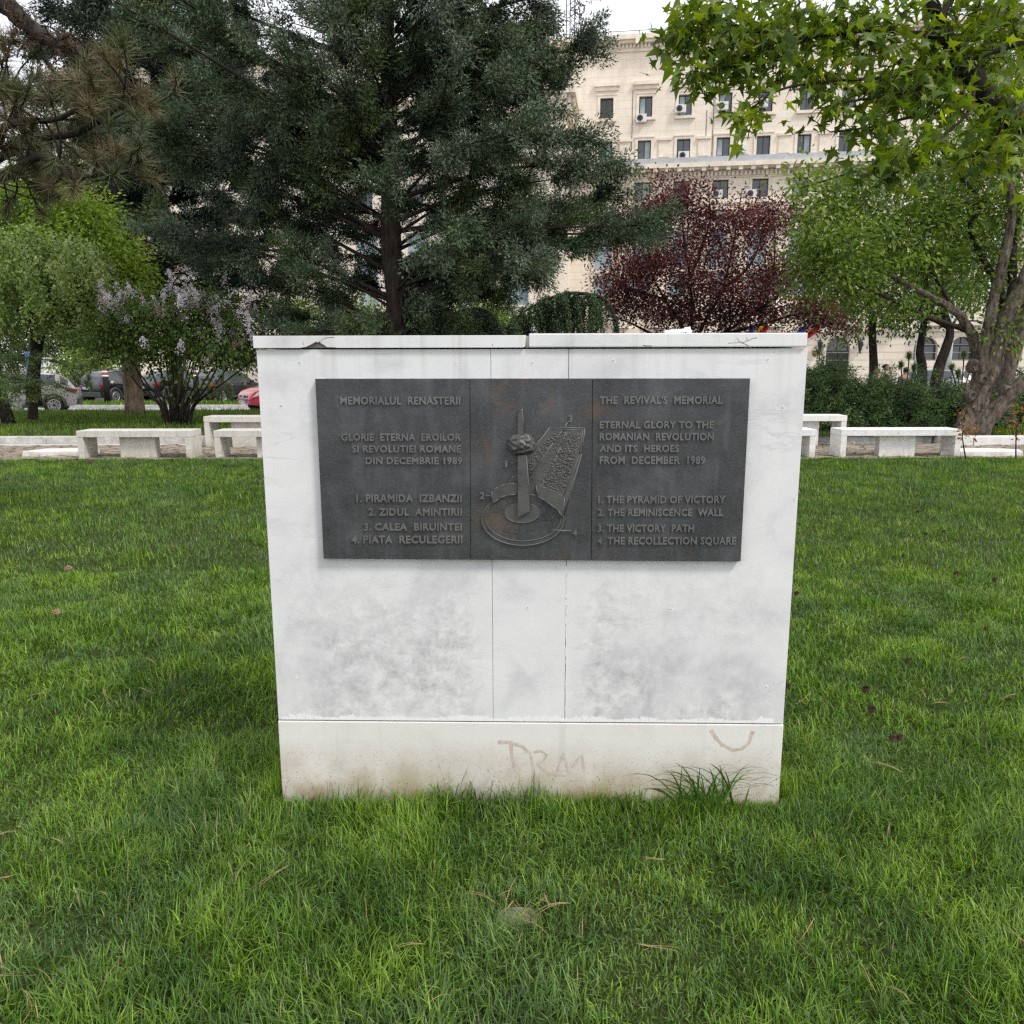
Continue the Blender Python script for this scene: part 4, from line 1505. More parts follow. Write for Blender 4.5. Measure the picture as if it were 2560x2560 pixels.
# entrance: door, lanterns, plate
sd_, _ = fs(838, 360)
k = MB()
k.box(sd_ - 0.93, sd_ - 0.02, 0.28, 0.36, BZ + 0.15, hz(351))
k.box(sd_ + 0.02, sd_ + 0.93, 0.28, 0.36, BZ + 0.15, hz(351))
for dx in (-0.48, 0.48):
    for zz in (0.4, 1.5): k.box(sd_ + dx - 0.28, sd_ + dx + 0.28, 0.25, 0.28, BZ + zz + 0.1, BZ + zz + 0.85)
door = k.build('door', plain('dark_green_door', (0.03, 0.035, 0.034), 0.4), bld, bevel=0.01)
k = MB()
for dx in (-0.12, 0.12): k.box(sd_ + dx - 0.015, sd_ + dx + 0.015, 0.2, 0.28, BZ + 1.2, BZ + 1.6)
k.build('handle', plain('brass', (0.45, 0.32, 0.12), 0.35, metal=0.8), door)
k = MB()
s0, z0 = fs(816.5, 353)
k.box(s0 - 0.35, s0 + 0.35, -0.09, -0.055, z0 - 0.22, z0 + 0.22)
k.build('name_plate', plain('brass_plate', (0.30, 0.20, 0.08), 0.4, metal=0.6, noise=0.3), bld)
for u in (819, 859):
    s0, z0 = fs(u, 345)
    k = MB()
    k.lathe([(0.03, -0.75), (0.05, -0.55), (0.13, -0.45), (0.22, 0.15), (0.26, 0.2), (0.08, 0.4), (0.03, 0.6)], 8, (s0, -0.42, z0), smooth=False)
    k.box(s0 - 0.03, s0 + 0.03, -0.4, -0.05, z0 - 0.6, z0 - 0.53)
    k.build('wall_lantern', m_frame, bld)

# ---- projecting wing (left of centre, mostly behind the conifer)
WP = -7.0
wz = {k_: fs(540, v, WP)[1] for k_, v in dict(top=86, c0=97, mid=148, str1=318.5, str0=322.5, bal=297, w_b=300, w_t=272, w5b=262, w5t=230, gt=325.5, gb=340, w2b=205, w2t=180).items()}
wl, wr = fs(318, 250, WP)[0], wingR
w = MB()
wc = [fs(u, 285, WP)[0] for u in (368, 418, 468, 518)]
holes = []
for c_ in wc:
    holes += [(c_ - 0.85, c_ + 0.85, wz['w_b'] - 0.7, wz['w_t'] + 1.0), (c_ - 0.85, c_ + 0.85, wz['w5b'], wz['w5t']), (c_ - 0.6, c_ + 0.6, wz['w2b'], wz['w2t'])]
pierced(w, wl, wr, wz['str1'], wz['top'], holes, WP, 0.3)
ga_ = fs(520, 333, WP)[0]
gg = [(ga_ - 0.95, ga_ + 0.95, BZ + 0.6, wz['gt'])] + [(c_ - 0.95, c_ + 0.95, BZ + 0.6, wz['gt']) for c_ in wc[:3]]
pierced(w, wl, wr, BZ, wz['str0'], gg, WP - 0.05, 0.5)
for (a, b_, c_, d_) in gg: arch_fill(w, a, b_, d_ - 0.95, d_, WP - 0.05, 0.5)
w.add([(wr, WP, BZ), (wr, 0, BZ), (wr, 0, wz['top']), (wr, WP, wz['top'])], [(0, 1, 2, 3)])
w.add([(wl, WP, BZ), (wl, WP, wz['top']), (wl, 0, wz['top']), (wl, 0, BZ)], [(0, 1, 2, 3)])
w.add([(wl, WP, wz['top'] - 0.01), (wr, WP, wz['top'] - 0.01), (wr, 0, wz['top'] - 0.01), (wl, 0, wz['top'] - 0.01)], [(0, 1, 2, 3)])
w.box(wl + 0.3, wr - 0.3, WP + 0.6, -0.02, BZ, wz['top'] - 0.3)
w.build('wing', m_stone, bld)
k = MB()
for (zb_, zt_, pr) in ((wz['c0'], wz['top'] + 0.05, 0.8), (wz['c0'] - 1.0, wz['c0'], 0.4), (wz['mid'] - 0.7, wz['mid'], 0.85), (wz['mid'] - 1.3, wz['mid'] - 0.7, 0.4), (wz['str0'], wz['str1'], 0.45)):
    k.box(wl - pr, wr + pr, WP - pr, WP, zb_, zt_)
    k.box(wr, wr + pr, WP, -0.003 if pr < 0.8 else -1.02, zb_, zt_)
i_ = 0
while wl + i_ * 0.9 < wr:
    for zz in (wz['c0'], wz['mid'] - 0.7): k.box(wl + i_ * 0.9, wl + i_ * 0.9 + 0.35, WP - 0.7, WP - 0.4, zz - 0.35, zz)
    i_ += 1
for j in range(7):
    for zz in (wz['c0'], wz['mid'] - 0.7): k.box(wr + 0.4, wr + 0.7, WP + 0.2 + j * 0.9, WP + 0.55 + j * 0.9, zz - 0.35, zz)
k.build('cornice', m_trim, bld)
for c_ in wc:           # balconies with balusters
    k = MB()
    zb_ = wz['str1'] + 0.003
    k.box(c_ - 1.3, c_ + 1.3, WP - 0.75, WP - 0.5, zb_, zb_ + 0.18)
    k.box(c_ - 1.3, c_ + 1.3, WP - 0.75, WP - 0.5, zb_ + 0.85, zb_ + 1.02)
    for j in range(9):
        x_ = c_ - 1.1 + 2.2 * j / 8
        k.lathe([(0.05, 0.18), (0.10, 0.38), (0.05, 0.62), (0.07, 0.85)], 8, (x_, WP - 0.62, zb_))
    for sx_ in (-1.55, 1.3): k.box(c_ + sx_, c_ + sx_ + 0.25, WP - 0.8, WP - 0.45, zb_, zb_ + 1.1)
    k.build('balcony', m_trim, bld)
    window('tall', c_, 1.7, wz['w_b'] - 0.7, wz['w_t'] + 1.0, WP)
    window('tall', c_, 1.7, wz['w5b'], wz['w5t'], WP)
    window('top', c_, 1.2, wz['w2b'], wz['w2t'], WP)
    k = MB()
    k.box(c_ + 1.9, c_ + 2.7, WP - 0.12, WP, wz['str1'] + 0.4, wz['mid'] - 1.32)
    k.build('pilaster', m_trim, bld)
for (a, b_, c_, d_) in gg: window('arch', (a + b_) / 2, b_ - a, c_, d_, WP + 0.22)
k = MB()
s0 = fs(546, 300, WP)[0]
k.box(s0 - 1.2, s0 + 1.6, WP - 0.9, WP - 0.46, wz['str1'] + 0.003, wz['str1'] + 1.6)
k.build('parapet_block', m_trim, bld, bevel=0.04)

# roof railing and aerial mast
k = MB()
for i in range(40):
    s0 = S_L + (S_R - S_L) * i / 39
    k.tube([(s0, 0.6, Z['par'] - 0.3), (s0, 0.6, Z['par'] + 0.75)], 0.03, 5)
k.tube([(S_L, 0.6, Z['par'] + 0.72), (S_R, 0.6, Z['par'] + 0.72)], 0.025, 5)
k.build('roof_railing', m_frame, bld)
mast = empty('aerial_mast', P(570.5, 26, 74), 0, 'thin lattice aerial mast with ring antennas standing on the building roof', 'mast')
m_steel = plain('dark_steel', (0.14, 0.14, 0.15), 0.5, metal=0.4, noise=0.2)
k = MB()
for (x_, y_) in ((-0.35, 0), (0.35, 0), (0, 0.5)): k.tube([(x_, y_, -3), (x_, y_, 9)], 0.045, 6)
for j in range(24):
    z_ = -3 + j * 0.5
    k.tube([(-0.35, 0, z_), (0.35, 0, z_ + 0.5)], 0.02, 4)
    k.tube([(0.35, 0, z_), (0, 0.5, z_ + 0.5)], 0.02, 4)
k.build('lattice', m_steel, mast)
for (x_, z_, r_) in ((0.75, 1.2, 0.42), (0.6, 3.0, 0.34), (-0.6, 4.2, 0.3)):
    k = MB()
    pts = [(x_ + r_ * math.cos(2 * PI * i / 16), -0.3, z_ + r_ * math.sin(2 * PI * i / 16)) for i in range(17)]
    k.tube(pts, 0.05, 6)
    k.tube([(x_, -0.3, z_ - 0.9), (x_, -0.3, z_ + 0.9)], 0.04, 6)
    k.tube([(0, 0, z_), (x_, -0.3, z_)], 0.04, 6)
    k.build('antenna', m_steel, mast)
# ------------------------------------------------------------------ benches and slabs
def bench_stone(name, col, grime):
    m = plain(name, col, 0.75, noise=0.12, nscale=7, bump=0.3, bscale=60)
    n, b = nodes_of(m)
    t = n.nodes.new('ShaderNodeTexCoord').outputs['Object']
    src = b.inputs['Base Color'].links[0].from_socket
    mp = n.nodes.new('ShaderNodeMapping')
    mp.inputs['Scale'].default_value = (7, 7, 1.0)
    n.links.new(t, mp.inputs['Vector'])
    c = mixc(n, mapr(n, noise_node(n, mp.outputs['Vector'], 1.6, 6, 0.65), 0.50, 0.75, 0, grime), src, (0.34, 0.30, 0.24))
    c = mixc(n, mapr(n, noise_node(n, t, 30, 4, 0.7), 0.58, 0.72, 0, grime), c, (0.25, 0.23, 0.19))
    sz = n.nodes.new('ShaderNodeSeparateXYZ')
    n.links.new(t, sz.inputs[0])
    low = mathn(n, 'MULTIPLY', mapr(n, sz.outputs[2], 0.16, 0.0, 0, 0.6), mapr(n, noise_node(n, t, 9, 5), 0.35, 0.6), True)
    c = mixc(n, low, c, (0.36, 0.31, 0.22))
    n.links.new(c, b.inputs['Base Color'])
    return m


m_bench = bench_stone('white_bench_stone', (0.78, 0.77, 0.75), 0.12)
m_bench_o = bench_stone('weathered_bench_stone', (0.62, 0.60, 0.55), 0.5)


def bench(name, x0, y0, L, lab, cat='bench', h=0.47, dep=0.48, mat=None, z=0.0, rz=0.0, group='stone benches along the path', joint=True):
    mat = mat or m_bench
    b_ = empty(name, (x0 + L / 2, y0, z), rz, lab, cat, group)
    hl = L / 2
    k = MB()
    cuts = [-hl, -hl + L * random.uniform(0.44, 0.48), hl - L * 0.22, hl] if joint else [-hl, hl]
    for a, c_ in zip(cuts[:-1], cuts[1:]): k.box(a + 0.0012, c_ - 0.0012, 0, dep, h - 0.11, h)
    k.build('seat', mat, b_, bevel=0.006)
    for sx_ in (-1, 1):
        k = MB()
        k.box(*((-hl + 0.004, -hl + 0.105) if sx_ < 0 else (hl - 0.105, hl - 0.004)), 0.004, dep - 0.004, -0.06, h - 0.1125)
        k.build('leg', mat, b_, bevel=0.006)
    k = MB()
    k.box(-0.31, 0.31, 0.12, 0.30, -0.06, h - 0.1125)
    k.build('middle_support', mat, b_, bevel=0.006)
    return b_


xR = P(840.6, 450, 13.6).x
bench('stone_bench', xR, 13.62, 2.07, 'long white stone bench in full view right of the memorial, before the leaning tree')
xL = P(77, 450, 13.6).x
bench('stone_bench', xL, 13.62, 1.96, 'long weathered stone bench in full view left of the memorial, in front of the lilac', mat=m_bench_o)
bench('stone_bench', P(214, 450, 13.6).x, 13.62, 2.0, 'stone bench partly hidden by the left edge of the memorial', mat=m_bench_o)
xr2 = P(816, 450, 13.6).x
bench('stone_bench', xr2 - 2.0, 13.62, 2.0, 'white stone bench with only its right end showing beside the memorial')
bench('stone_table', P(207.7, 440, 15.6).x, 15.45, 1.6, 'taller weathered stone table behind the bench at the left edge of the memorial', 'table', h=0.60, mat=m_bench_o, z=-0.01, group='stone tables by the kerb')
bench('stone_table', P(842.5, 440, 15.6).x - 1.6, 15.45, 1.6, 'taller white stone table in front of the juniper hedge, right of the memorial', 'table', h=0.60, z=-0.01, group='stone tables by the kerb')
for (u, v, sx_, lab) in ((57, 453.5, 0.62, 'flat white stone slab lying left of the weathered bench'), (985, 453.5, 0.80, 'flat white stone slab lying right of the white bench')):
    q = PG(u, v, 0.03)
    k = MB()
    pts = [(-sx_, -0.22), (-sx_ * 0.5, -0.28), (sx_ * 0.8, -0.26), (sx_, 0.1), (sx_ * 0.4, 0.34), (-sx_ * 0.7, 0.26)]
    V = [(p[0], p[1], -0.05) for p in pts] + [(p[0] * 0.97, p[1] * 0.97, 0.075) for p in pts]
    k.add(V, [(6, 7, 8, 9, 10, 11), (5, 4, 3, 2, 1, 0)] + [(i, (i + 1) % 6, 6 + (i + 1) % 6, 6 + i) for i in range(6)])
    o = k.build('stone_slab', m_bench, bevel=0.01)
    o.location = (q.x, q.y + 0.2, 0.0)
    tag(o, lab, 'slab', 'flat slabs beside the benches')

# ------------------------------------------------------------------ street furniture
m_white = plain('white_paint', (0.78, 0.78, 0.78), 0.4, noise=0.04)
m_black = plain('black_metal', (0.02, 0.02, 0.022), 0.45)
m_red = plain('red_paint', (0.55, 0.04, 0.03), 0.45)
for (u, lab) in ((916.6, 'white flagpole behind the hedge, left of three'), (947.2, 'white flagpole behind the hedge, middle of three'), (979.5, 'white flagpole seen through the leaning tree, right of three')):
    p = P(u, 372, 45)
    fp = empty('flagpole', (p.x, p.y, -0.46), 0, lab, 'flagpole', 'white flagpoles before the building')
    k = MB()
    k.tube([(0, 0, 0), (0, 0, 5), (0, 0, 11)], [0.17, 0.15, 0.09], 12)
    k.build('pole', m_white, fp)
    k = MB()
    k.lathe([(0.0001, 11.0), (0.16, 11.08), (0.16, 11.2), (0.0001, 11.3)], 12)
    k.build('finial', m_white, fp)

m_blue = plain('flag_blue', (0.01, 0.035, 0.36), 0.7)
m_yel = plain('flag_yellow', (0.75, 0.50, 0.02), 0.7)
m_rd = plain('flag_red', (0.50, 0.01, 0.02), 0.7)
for (u, v, lab) in ((803, 338, 'blue yellow red flag leaning out beside the arched door'), (752, 338, 'blue yellow red flag behind the purple tree')):
    p = P(u, v, 65)
    fl = empty('flag', p, 0, lab, 'flag', 'national flags on the facade')
    fl.scale = (0.8, 0.8, 0.8)
    k = MB()
    k.tube([(0, 3.2, -0.4), (0.9, 0, 1.9)], 0.035, 6)
    k.build('pole', m_white, fl)
    V, Fc, mi = [], [], []
    nx_, nz_ = 12, 10
    for i in range(nx_ + 1):
        for j in range(nz_ + 1):
            a, c_ = i / nx_, j / nz_
            V.append((0.9 * (1 - c_) - 0.05 + 1.15 * a * (0.75 + 0.25 * math.sin(c_ * 3)), 0.25 * math.sin(a * 9 + c_ * 2) - 0.1 * c_ + 3.2 * c_ * 0.6, 1.9 - 1.3 * c_ - 0.75 * a))
    idx = lambda i, j: i * (nz_ + 1) + j
    for i in range(nx_):
        for j in range(nz_):
            Fc.append((idx(i, j), idx(i + 1, j), idx(i + 1, j + 1), idx(i, j + 1)))
            mi.append(min(2, i * 3 // nx_))
    mesh_np('cloth', V, [np.array(Fc)], [m_blue, m_yel, m_rd], fl, smooth=True, matidx=mi)

# street lantern before the wing
p = P(532, 330, 52)
sl = empty('street_lantern', (p.x, p.y, -0.46), 0, 'old style street lantern with glass head before the arched window', 'street lamp')
zt = P(532, 323, 52).z + 0.46
k = MB()
k.lathe([(0.16, 0), (0.16, 0.5), (0.08, 0.7), (0.06, zt - 1.6), (0.1, zt - 1.5), (0.05, zt - 1.4)], 10)
k.build('post', plain('grey_iron', (0.35, 0.36, 0.37), 0.5), sl)
k = MB()
k.lathe([(0.10, zt - 1.4), (0.27, zt - 0.55), (0.29, zt - 0.5)], 6, smooth=False)
k.build('lantern_glass', plain('lantern_glass', (0.5, 0.55, 0.58), 0.15, spec=0.8), sl)
k = MB()
k.lathe([(0.36, zt - 0.5), (0.30, zt - 0.42), (0.14, zt - 0.15), (0.05, zt - 0.1), (0.03, zt)], 6, smooth=False)
k.build('lantern_cap', plain('pale_iron', (0.55, 0.58, 0.62), 0.4), sl)

# bollards on the median
for (u, lab) in ((107.5, 'black bollard with red and white band beside the black car'), (197.5, 'black bollard with white band behind the lilac stems')):
    p = P(u, 400, 39.0)
    bo = empty('bollard', (p.x, p.y, -0.31), 0, lab, 'bollard', 'bollards on the grass strip')
    k = MB()
    k.lathe([(0.15, 0), (0.14, 1.25), (0.12, 1.62), (0.08, 1.68)], 12)
    k.build('post', m_black, bo)
    for j, mm in enumerate((m_white, m_red, m_white)):
        k = MB()
        k.lathe([(0.148, 1.28 + j * 0.1), (0.148, 1.37 + j * 0.1)], 12)
        k.build('reflective_band', mm, bo)

# blue crossing sign
p = P(30.2, 362, 27)
sg = empty('road_sign', (p.x, p.y, -0.2), R(-35), 'blue square pedestrian crossing sign in front of the birch trunk', 'road sign')
zz = p.z + 0.2
k = MB()
k.tube([(0, 0.03, 0), (0, 0.03, zz + 0.3)], 0.03, 8)
k.build('post', m_steel, sg)
k = MB()
k.box(-0.30, 0.30, -0.01, 0.0, zz - 0.30, zz + 0.34)
k.build('panel', plain('sign_blue', (0.01, 0.14, 0.52), 0.4), sg, bevel=0.004)
k = MB()
k.prism([(-0.22, zz - 0.2), (0.22, zz - 0.2), (0.0, zz + 0.22)], -0.014, -0.0102)
tri = k.build('white_triangle', m_white, sg)
k = MB()
for a_, c_, r_ in (((-0.03, zz + 0.02), (0.0, zz - 0.08), 0.018), ((0.0, zz - 0.08), (-0.07, zz - 0.18), 0.015), ((0.0, zz - 0.08), (0.07, zz - 0.18), 0.015), ((-0.02, zz), (0.06, zz - 0.05), 0.012)):
    k.tube([(a_[0], -0.0165, a_[1]), (c_[0], -0.0165, c_[1])], r_, 6)
k.lathe([(0.0001, -0.003), (0.025, -0.003), (0.025, 0.002)], 10, (-0.03, -0.0155, zz + 0.06), axis='y')
k.build('walking_figure', m_black, tri)

# white guard cabin
p = P(54, 380, 50)
gc = empty('guard_cabin', (p.x, p.y, -0.455), R(-38), 'small white guard cabin with window and glazed door behind the grey car', 'cabin')
k = MB()
k.box(-1.2, 1.2, -1.0, 1.0, 0.05, 2.25)
k.build('cabin_body', m_white, gc, bevel=0.03)
k = MB()
k.box(-1.27, 1.27, -1.07, 1.07, 2.25, 2.42)
k.build('roof', m_white, gc, bevel=0.02)
k = MB()
k.box(-1.225, -1.2, -0.6, 0.4, 1.05, 1.75)
wq = k.build('window', m_white, gc)
k = MB()
for a_ in (-0.53, -0.07): k.box(-1.235, -1.226, a_, a_ + 0.4, 1.12, 1.68)
k.build('pane', plain('brown_glass', (0.06, 0.035, 0.025), 0.1, spec=0.8), wq)
k = MB()
k.box(-0.45, 0.6, -1.03, -1.0, 0.1, 2.0)
dq = k.build('door', m_white, gc, bevel=0.01)
k = MB()
k.box(-0.2, 0.4, -1.04, -1.031, 1.0, 1.75)
k.build('pane', plain('black_glass', (0.015, 0.017, 0.02), 0.1, spec=0.8), dq)
k = MB()
k.lathe([(0.12, -0.1), (0.12, 0), (0.09, 0.03)], 10, (0.05, -1.02, 2.13), axis='y')
k.build('lamp', plain('lamp_glass', (0.5, 0.5, 0.5), 0.2), gc)

# ------------------------------------------------------------------ cars
m_tyre = plain('tyre', (0.022, 0.021, 0.020), 0.85, noise=0.2, nscale=10)
m_rim = plain('alloy_rim', (0.55, 0.55, 0.55), 0.35, metal=0.7)
m_cglass = plain('car_glass', (0.03, 0.04, 0.045), 0.05, spec=1.0)
m_clad = plain('grey_cladding', (0.06, 0.06, 0.065), 0.7)
m_tail = plain('tail_lamp', (0.36, 0.012, 0.02), 0.15, spec=0.8)
m_head = plain('headlamp', (0.5, 0.52, 0.55), 0.12, spec=0.9)
m_plate = plain('number_plate', (0.72, 0.74, 0.76), 0.4)
SUV = [  # x, bottom, hw at belt, belt, top, hw at top, rocker hw
    (0.00, 0.55, 0.76, 0.93, 0.97, 0.72, 0.72), (0.07, 0.34, 0.85, 1.00, 1.06, 0.72, 0.82), (0.34, 0.30, 0.90, 1.08, 1.40, 0.62, 0.87), (0.62, 0.28, 0.92, 1.20, 1.58, 0.60, 0.89),
    (0.80, 0.28, 0.92, 1.17, 1.61, 0.60, 0.89), (1.42, 0.26, 0.93, 1.05, 1.67, 0.61, 0.90), (1.52, 0.26, 0.93, 1.045, 1.67, 0.61, 0.90), (2.38, 0.26, 0.93, 1.00, 1.67, 0.61, 0.90), (2.48, 0.26, 0.93, 1.00, 1.66, 0.61, 0.90),
    (2.85, 0.26, 0.93, 0.99, 1.58, 0.60, 0.90), (3.42, 0.27, 0.92, 0.98, 1.06, 0.74, 0.89), (3.95, 0.28, 0.90, 0.94, 1.00, 0.72, 0.87), (4.22, 0.30, 0.84, 0.86, 0.90, 0.70, 0.83), (4.38, 0.34, 0.74, 0.72, 0.76, 0.62, 0.74), (4.44, 0.42, 0.62, 0.58, 0.60, 0.55, 0.62)]
GLASS = {4, 6, 8}      # side glass between these stations and the next


def car(name, loc, rz, paint, lab, cat='car', tail=True, rails=False, group=None, text=None, plate='B 158 FFZ', roof_mat=None):
    root = empty(name, loc, rz, lab, cat, group)
    body, glass = MB(), MB()
    rows = []
    for (x, zb_, hw, bt, tp, ht, rw) in SUV:
        zm = zb_ + (bt - zb_) * 0.55
        half = [(x, rw * 0.9, zb_), (x, rw, zb_ + 0.10), (x, hw + 0.015, zm), (x, hw, bt), (x, hw - 0.03 if tp - bt > 0.2 else hw * 0.985, bt + min(0.03, (tp - bt) * 0.3)), (x, ht, tp - 0.03 if tp - bt > 0.2 else tp - 0.005), (x, ht * 0.55, tp)]
        rows.append(half + [(p[0], -p[1], p[2]) for p in half[::-1]])
    nr = len(rows[0])
    body.add([p for r_ in rows for p in r_], [])
    gb = set()
    for i in range(len(rows) - 1):
        for j in range(nr):
            j2 = (j + 1) % nr
            q_ = (i * nr + j, i * nr + j2, (i + 1) * nr + j2, (i + 1) * nr + j)
            is_g = (j in (4, nr - 6) and i in GLASS) or (j in (5, 6, 7) and i in (1, 2, 9)) or (j in (4, nr - 6) and i == 2)
            if is_g:
                V = [body.v[a] for a in q_]
                glass.add(V, [(0, 1, 2, 3)], 0, True)
            else:
                body.f.append(q_); body.m.append(0); body.sm.append(True)
    body.f.append(tuple(range(nr - 1, -1, -1))); body.m.append(0); body.sm.append(False)
    body.f.append(tuple((len(rows) - 1) * nr + j for j in range(nr))); body.m.append(0); body.sm.append(False)
    bo = body.build('body', paint, root, sharp=R(38))
    glass.build('glazing', m_cglass, root)
    if roof_mat:
        k = MB()
        V = []
        for i in range(3, 9):
            x, zb_, hw, bt, tp, ht, rw = SUV[i]
            V += [(x, ht * 0.97, tp + 0.0), (x, ht * 0.5, tp + 0.012), (x, -ht * 0.5, tp + 0.012), (x, -ht * 0.97, tp + 0.0)]
        k.add(V, [(4 * i + j, 4 * i + j + 1, 4 * i + j + 5, 4 * i + j + 4) for i in range(5) for j in range(3)], 0, True)
        k.build('roof', roof_mat, root)
    for wx in (0.90, 3.55):
        for sy in (-1, 1):
            k = MB()      # arch lip
            pts = [(wx + 0.42 * math.cos(a), sy * 0.925, 0.36 + 0.42 * math.sin(a)) for a in np.linspace(-0.25, PI + 0.25, 14)]
            k.tube(pts, 0.055, 6)
            k.build('wheel_arch', m_clad, root)
            k = MB()
            k.lathe([(0.40, -0.01), (0.40, 0.01)], 24, (wx, sy * 0.918, 0.36), axis='y')
            k.build('wheel_well_shade', m_black, root)  # flat black disc stands in for the shaded hollow behind the wheel
            k = MB()
            c_ = (wx, sy * 0.85, 0.35)
            k.lathe([(0.22, -0.11), (0.33, -0.11), (0.35, -0.07), (0.35, 0.07), (0.33, 0.11), (0.22, 0.11)], 28, c_, axis='y')
            wh = k.build('wheel', m_tyre, root)
            k = MB()
            yo = sy * 0.965
            for q_ in range(10):
                a = 2 * PI * q_ / 10
                d_ = 0.05 if q_ % 2 else 0.035
                ca, sa_ = math.cos(a), math.sin(a)
                V = [(wx + ca * 0.05 - sa_ * d_ * .6, yo, 0.35 + sa_ * 0.05 + ca * d_ * .6), (wx + ca * 0.05 + sa_ * d_ * .6, yo, 0.35 + sa_ * 0.05 - ca * d_ * .6), (wx + ca * 0.225 + sa_ * d_ * 1.0, yo, 0.35 + sa_ * 0.225 - ca * d_), (wx + ca * 0.225 - sa_ * d_, yo, 0.35 + sa_ * 0.225 + ca * d_)]
                V += [(p[0], p[1] - sy * 0.03, p[2]) for p in V]
                k.add(V, [(0, 1, 2, 3), (3, 2, 1, 0), (0, 4, 5, 1), (1, 5, 6, 2), (3, 7, 4, 0), (2, 6, 7, 3)])
            pts = [(wx + 0.23 * math.cos(a), yo, 0.35 + 0.23 * math.sin(a)) for a in np.linspace(0, 2 * PI, 25)]
            k.tube(pts, 0.018, 6)
            k.build('rim', m_rim, wh)
    for sy in (-1, 1):
        k = MB()          # sills
        k.box(1.36, 3.10, sy * 0.905 - 0.02, sy * 0.905 + 0.02, 0.26, 0.36)
        k.build('sill', m_clad, root, bevel=0.01)
        k = MB()
        k.prism([(0.02, 0.90), (0.0, 1.01), (0.30, 1.035), (0.42, 0.97), (0.25, 0.88)], sy * 0.80, sy * 0.915)
        k.build('tail_light', m_tail, root, bevel=0.01)
        k = MB()
        k.prism([(4.33, 0.66), (4.18, 0.84), (3.85, 0.90), (3.95, 0.76)], sy * 0.70, sy * 0.885)
        k.build('headlight', m_head, root, bevel=0.01)
        k = MB()
        for hx in (1.45, 2.45): k.box(hx, hx + 0.2, sy * 0.965 - 0.012, sy * 0.965 + 0.012, 0.93, 0.96)
        k.build('door_handle', m_clad if paint is not m_paint_blk else m_rim, root, bevel=0.006)
        k = MB()
        k.box(2.95, 3.15, sy * 0.97, sy * 1.12, 1.0, 1.16)
        k.build('wing_mirror', paint, root, bevel=0.03)
        k = MB()
        for dx in (1.36, 2.33): k.box(dx, dx + 0.012, sy * 0.9485 - 0.004, sy * 0.9485 + 0.004, 0.40, 0.98)
        k.build('door_gap', m_black, root)
        if rails:
            k = MB()
            k.tube([(0.75, sy * 0.56, 1.62), (0.95, sy * 0.56, 1.72), (2.5, sy * 0.56, 1.74), (2.75, sy * 0.56, 1.62)], 0.025, 6)
            k.build('roof_rail', m_clad, root)
    k = MB()
    k.box(-0.02, 0.10, -0.80, 0.80, 0.36, 0.62)
    k.build('rear_bumper', m_clad, root, bevel=0.03)
    k = MB()
    k.prism([(4.36, 0.48), (4.45, 0.50), (4.42, 0.70), (4.30, 0.76)], -0.48, 0.48)
    gq = k.build('front_grille', m_black, root, bevel=0.01)
    k = MB()
    for j in range(4): k.box(4.40 - j * 0.018, 4.46 - j * 0.018, -0.46, 0.46, 0.53 + j * 0.06, 0.542 + j * 0.06)
    k.build('grille_bar', m_rim, gq)
    # front badge: slanted H in an oval
    k = MB()
    pts = [(4.465, 0.10 * math.cos(a), 0.655 + 0.055 * math.sin(a)) for a in np.linspace(0, 2 * PI, 20)]
    k.tube(pts, 0.010, 6)
    if text != 'rear':
        for a_, c_ in (((-0.05, 0.62), (-0.03, 0.69)), ((0.03, 0.62), (0.05, 0.69)), ((-0.04, 0.665), (0.04, 0.645))):
            k.tube([(4.465, a_[0], a_[1]), (4.465, c_[0], c_[1])], 0.009, 5)
    k.build('badge', m_rim, root)
    for (px_, nx_, zz) in ((-0.028, -1, 0.80), (4.475, 1, 0.44)):
        k = MB()
        k.box(px_ - 0.006, px_ + 0.006, -0.26, 0.26, zz - 0.055, zz + 0.055)
        pq = k.build('number_plate', m_plate, root)
        cu = bpy.data.curves.new('tmp', 'FONT')
        cu.body = plate
        cu.size = 0.115
        cu.offset = 0.002
        cu.align_x = 'CENTER'
        cu.align_y = 'CENTER'
        ob = bpy.data.objects.new('tmp', cu)
        COL.objects.link(ob)
        me = bpy.data.meshes.new_from_object(ob.evaluated_get(bpy.context.evaluated_depsgraph_get()))
        bpy.data.objects.remove(ob)
        me.materials.clear()
        me.materials.append(m_black)
        o = bpy.data.objects.new('plate_lettering', me)
        COL.objects.link(o)
        o.parent = pq
        o.location = (px_ + nx_ * 0.0075, 0, zz)
        o.rotation_euler = (PI / 2, 0, PI / 2 * nx_)
    if text == 'rear':
        cu = bpy.data.curves.new('tmp', 'FONT')
        cu.body = 'D A C I A'
        cu.size = 0.12
        cu.space_character = 1.6
        cu.extrude = 0.006
        cu.align_x = 'CENTER'
        ob = bpy.data.objects.new('tmp', cu)
        COL.objects.link(ob)
        me = bpy.data.meshes.new_from_object(ob.evaluated_get(bpy.context.evaluated_depsgraph_get()))
        bpy.data.objects.remove(ob)
        me.materials.clear()
        me.materials.append(m_rim)
        o = bpy.data.objects.new('tailgate_lettering', me)
        COL.objects.link(o)
        o.parent = root
        o.location = (-0.012, 0, 0.885)
        o.rotation_euler = (PI / 2, 0, -PI / 2)
        k = MB()      # shield shaped badge
        k.add([(0.045, -0.075, 1.13), (0.045, 0.075, 1.13), (0.03, 0.06, 1.05), (0.025, 0, 1.0), (0.03, -0.06, 1.05)], [(0, 1, 2, 3, 4), (4, 3, 2, 1, 0)])
        k.build('tailgate_badge', m_rim, root)
    return root


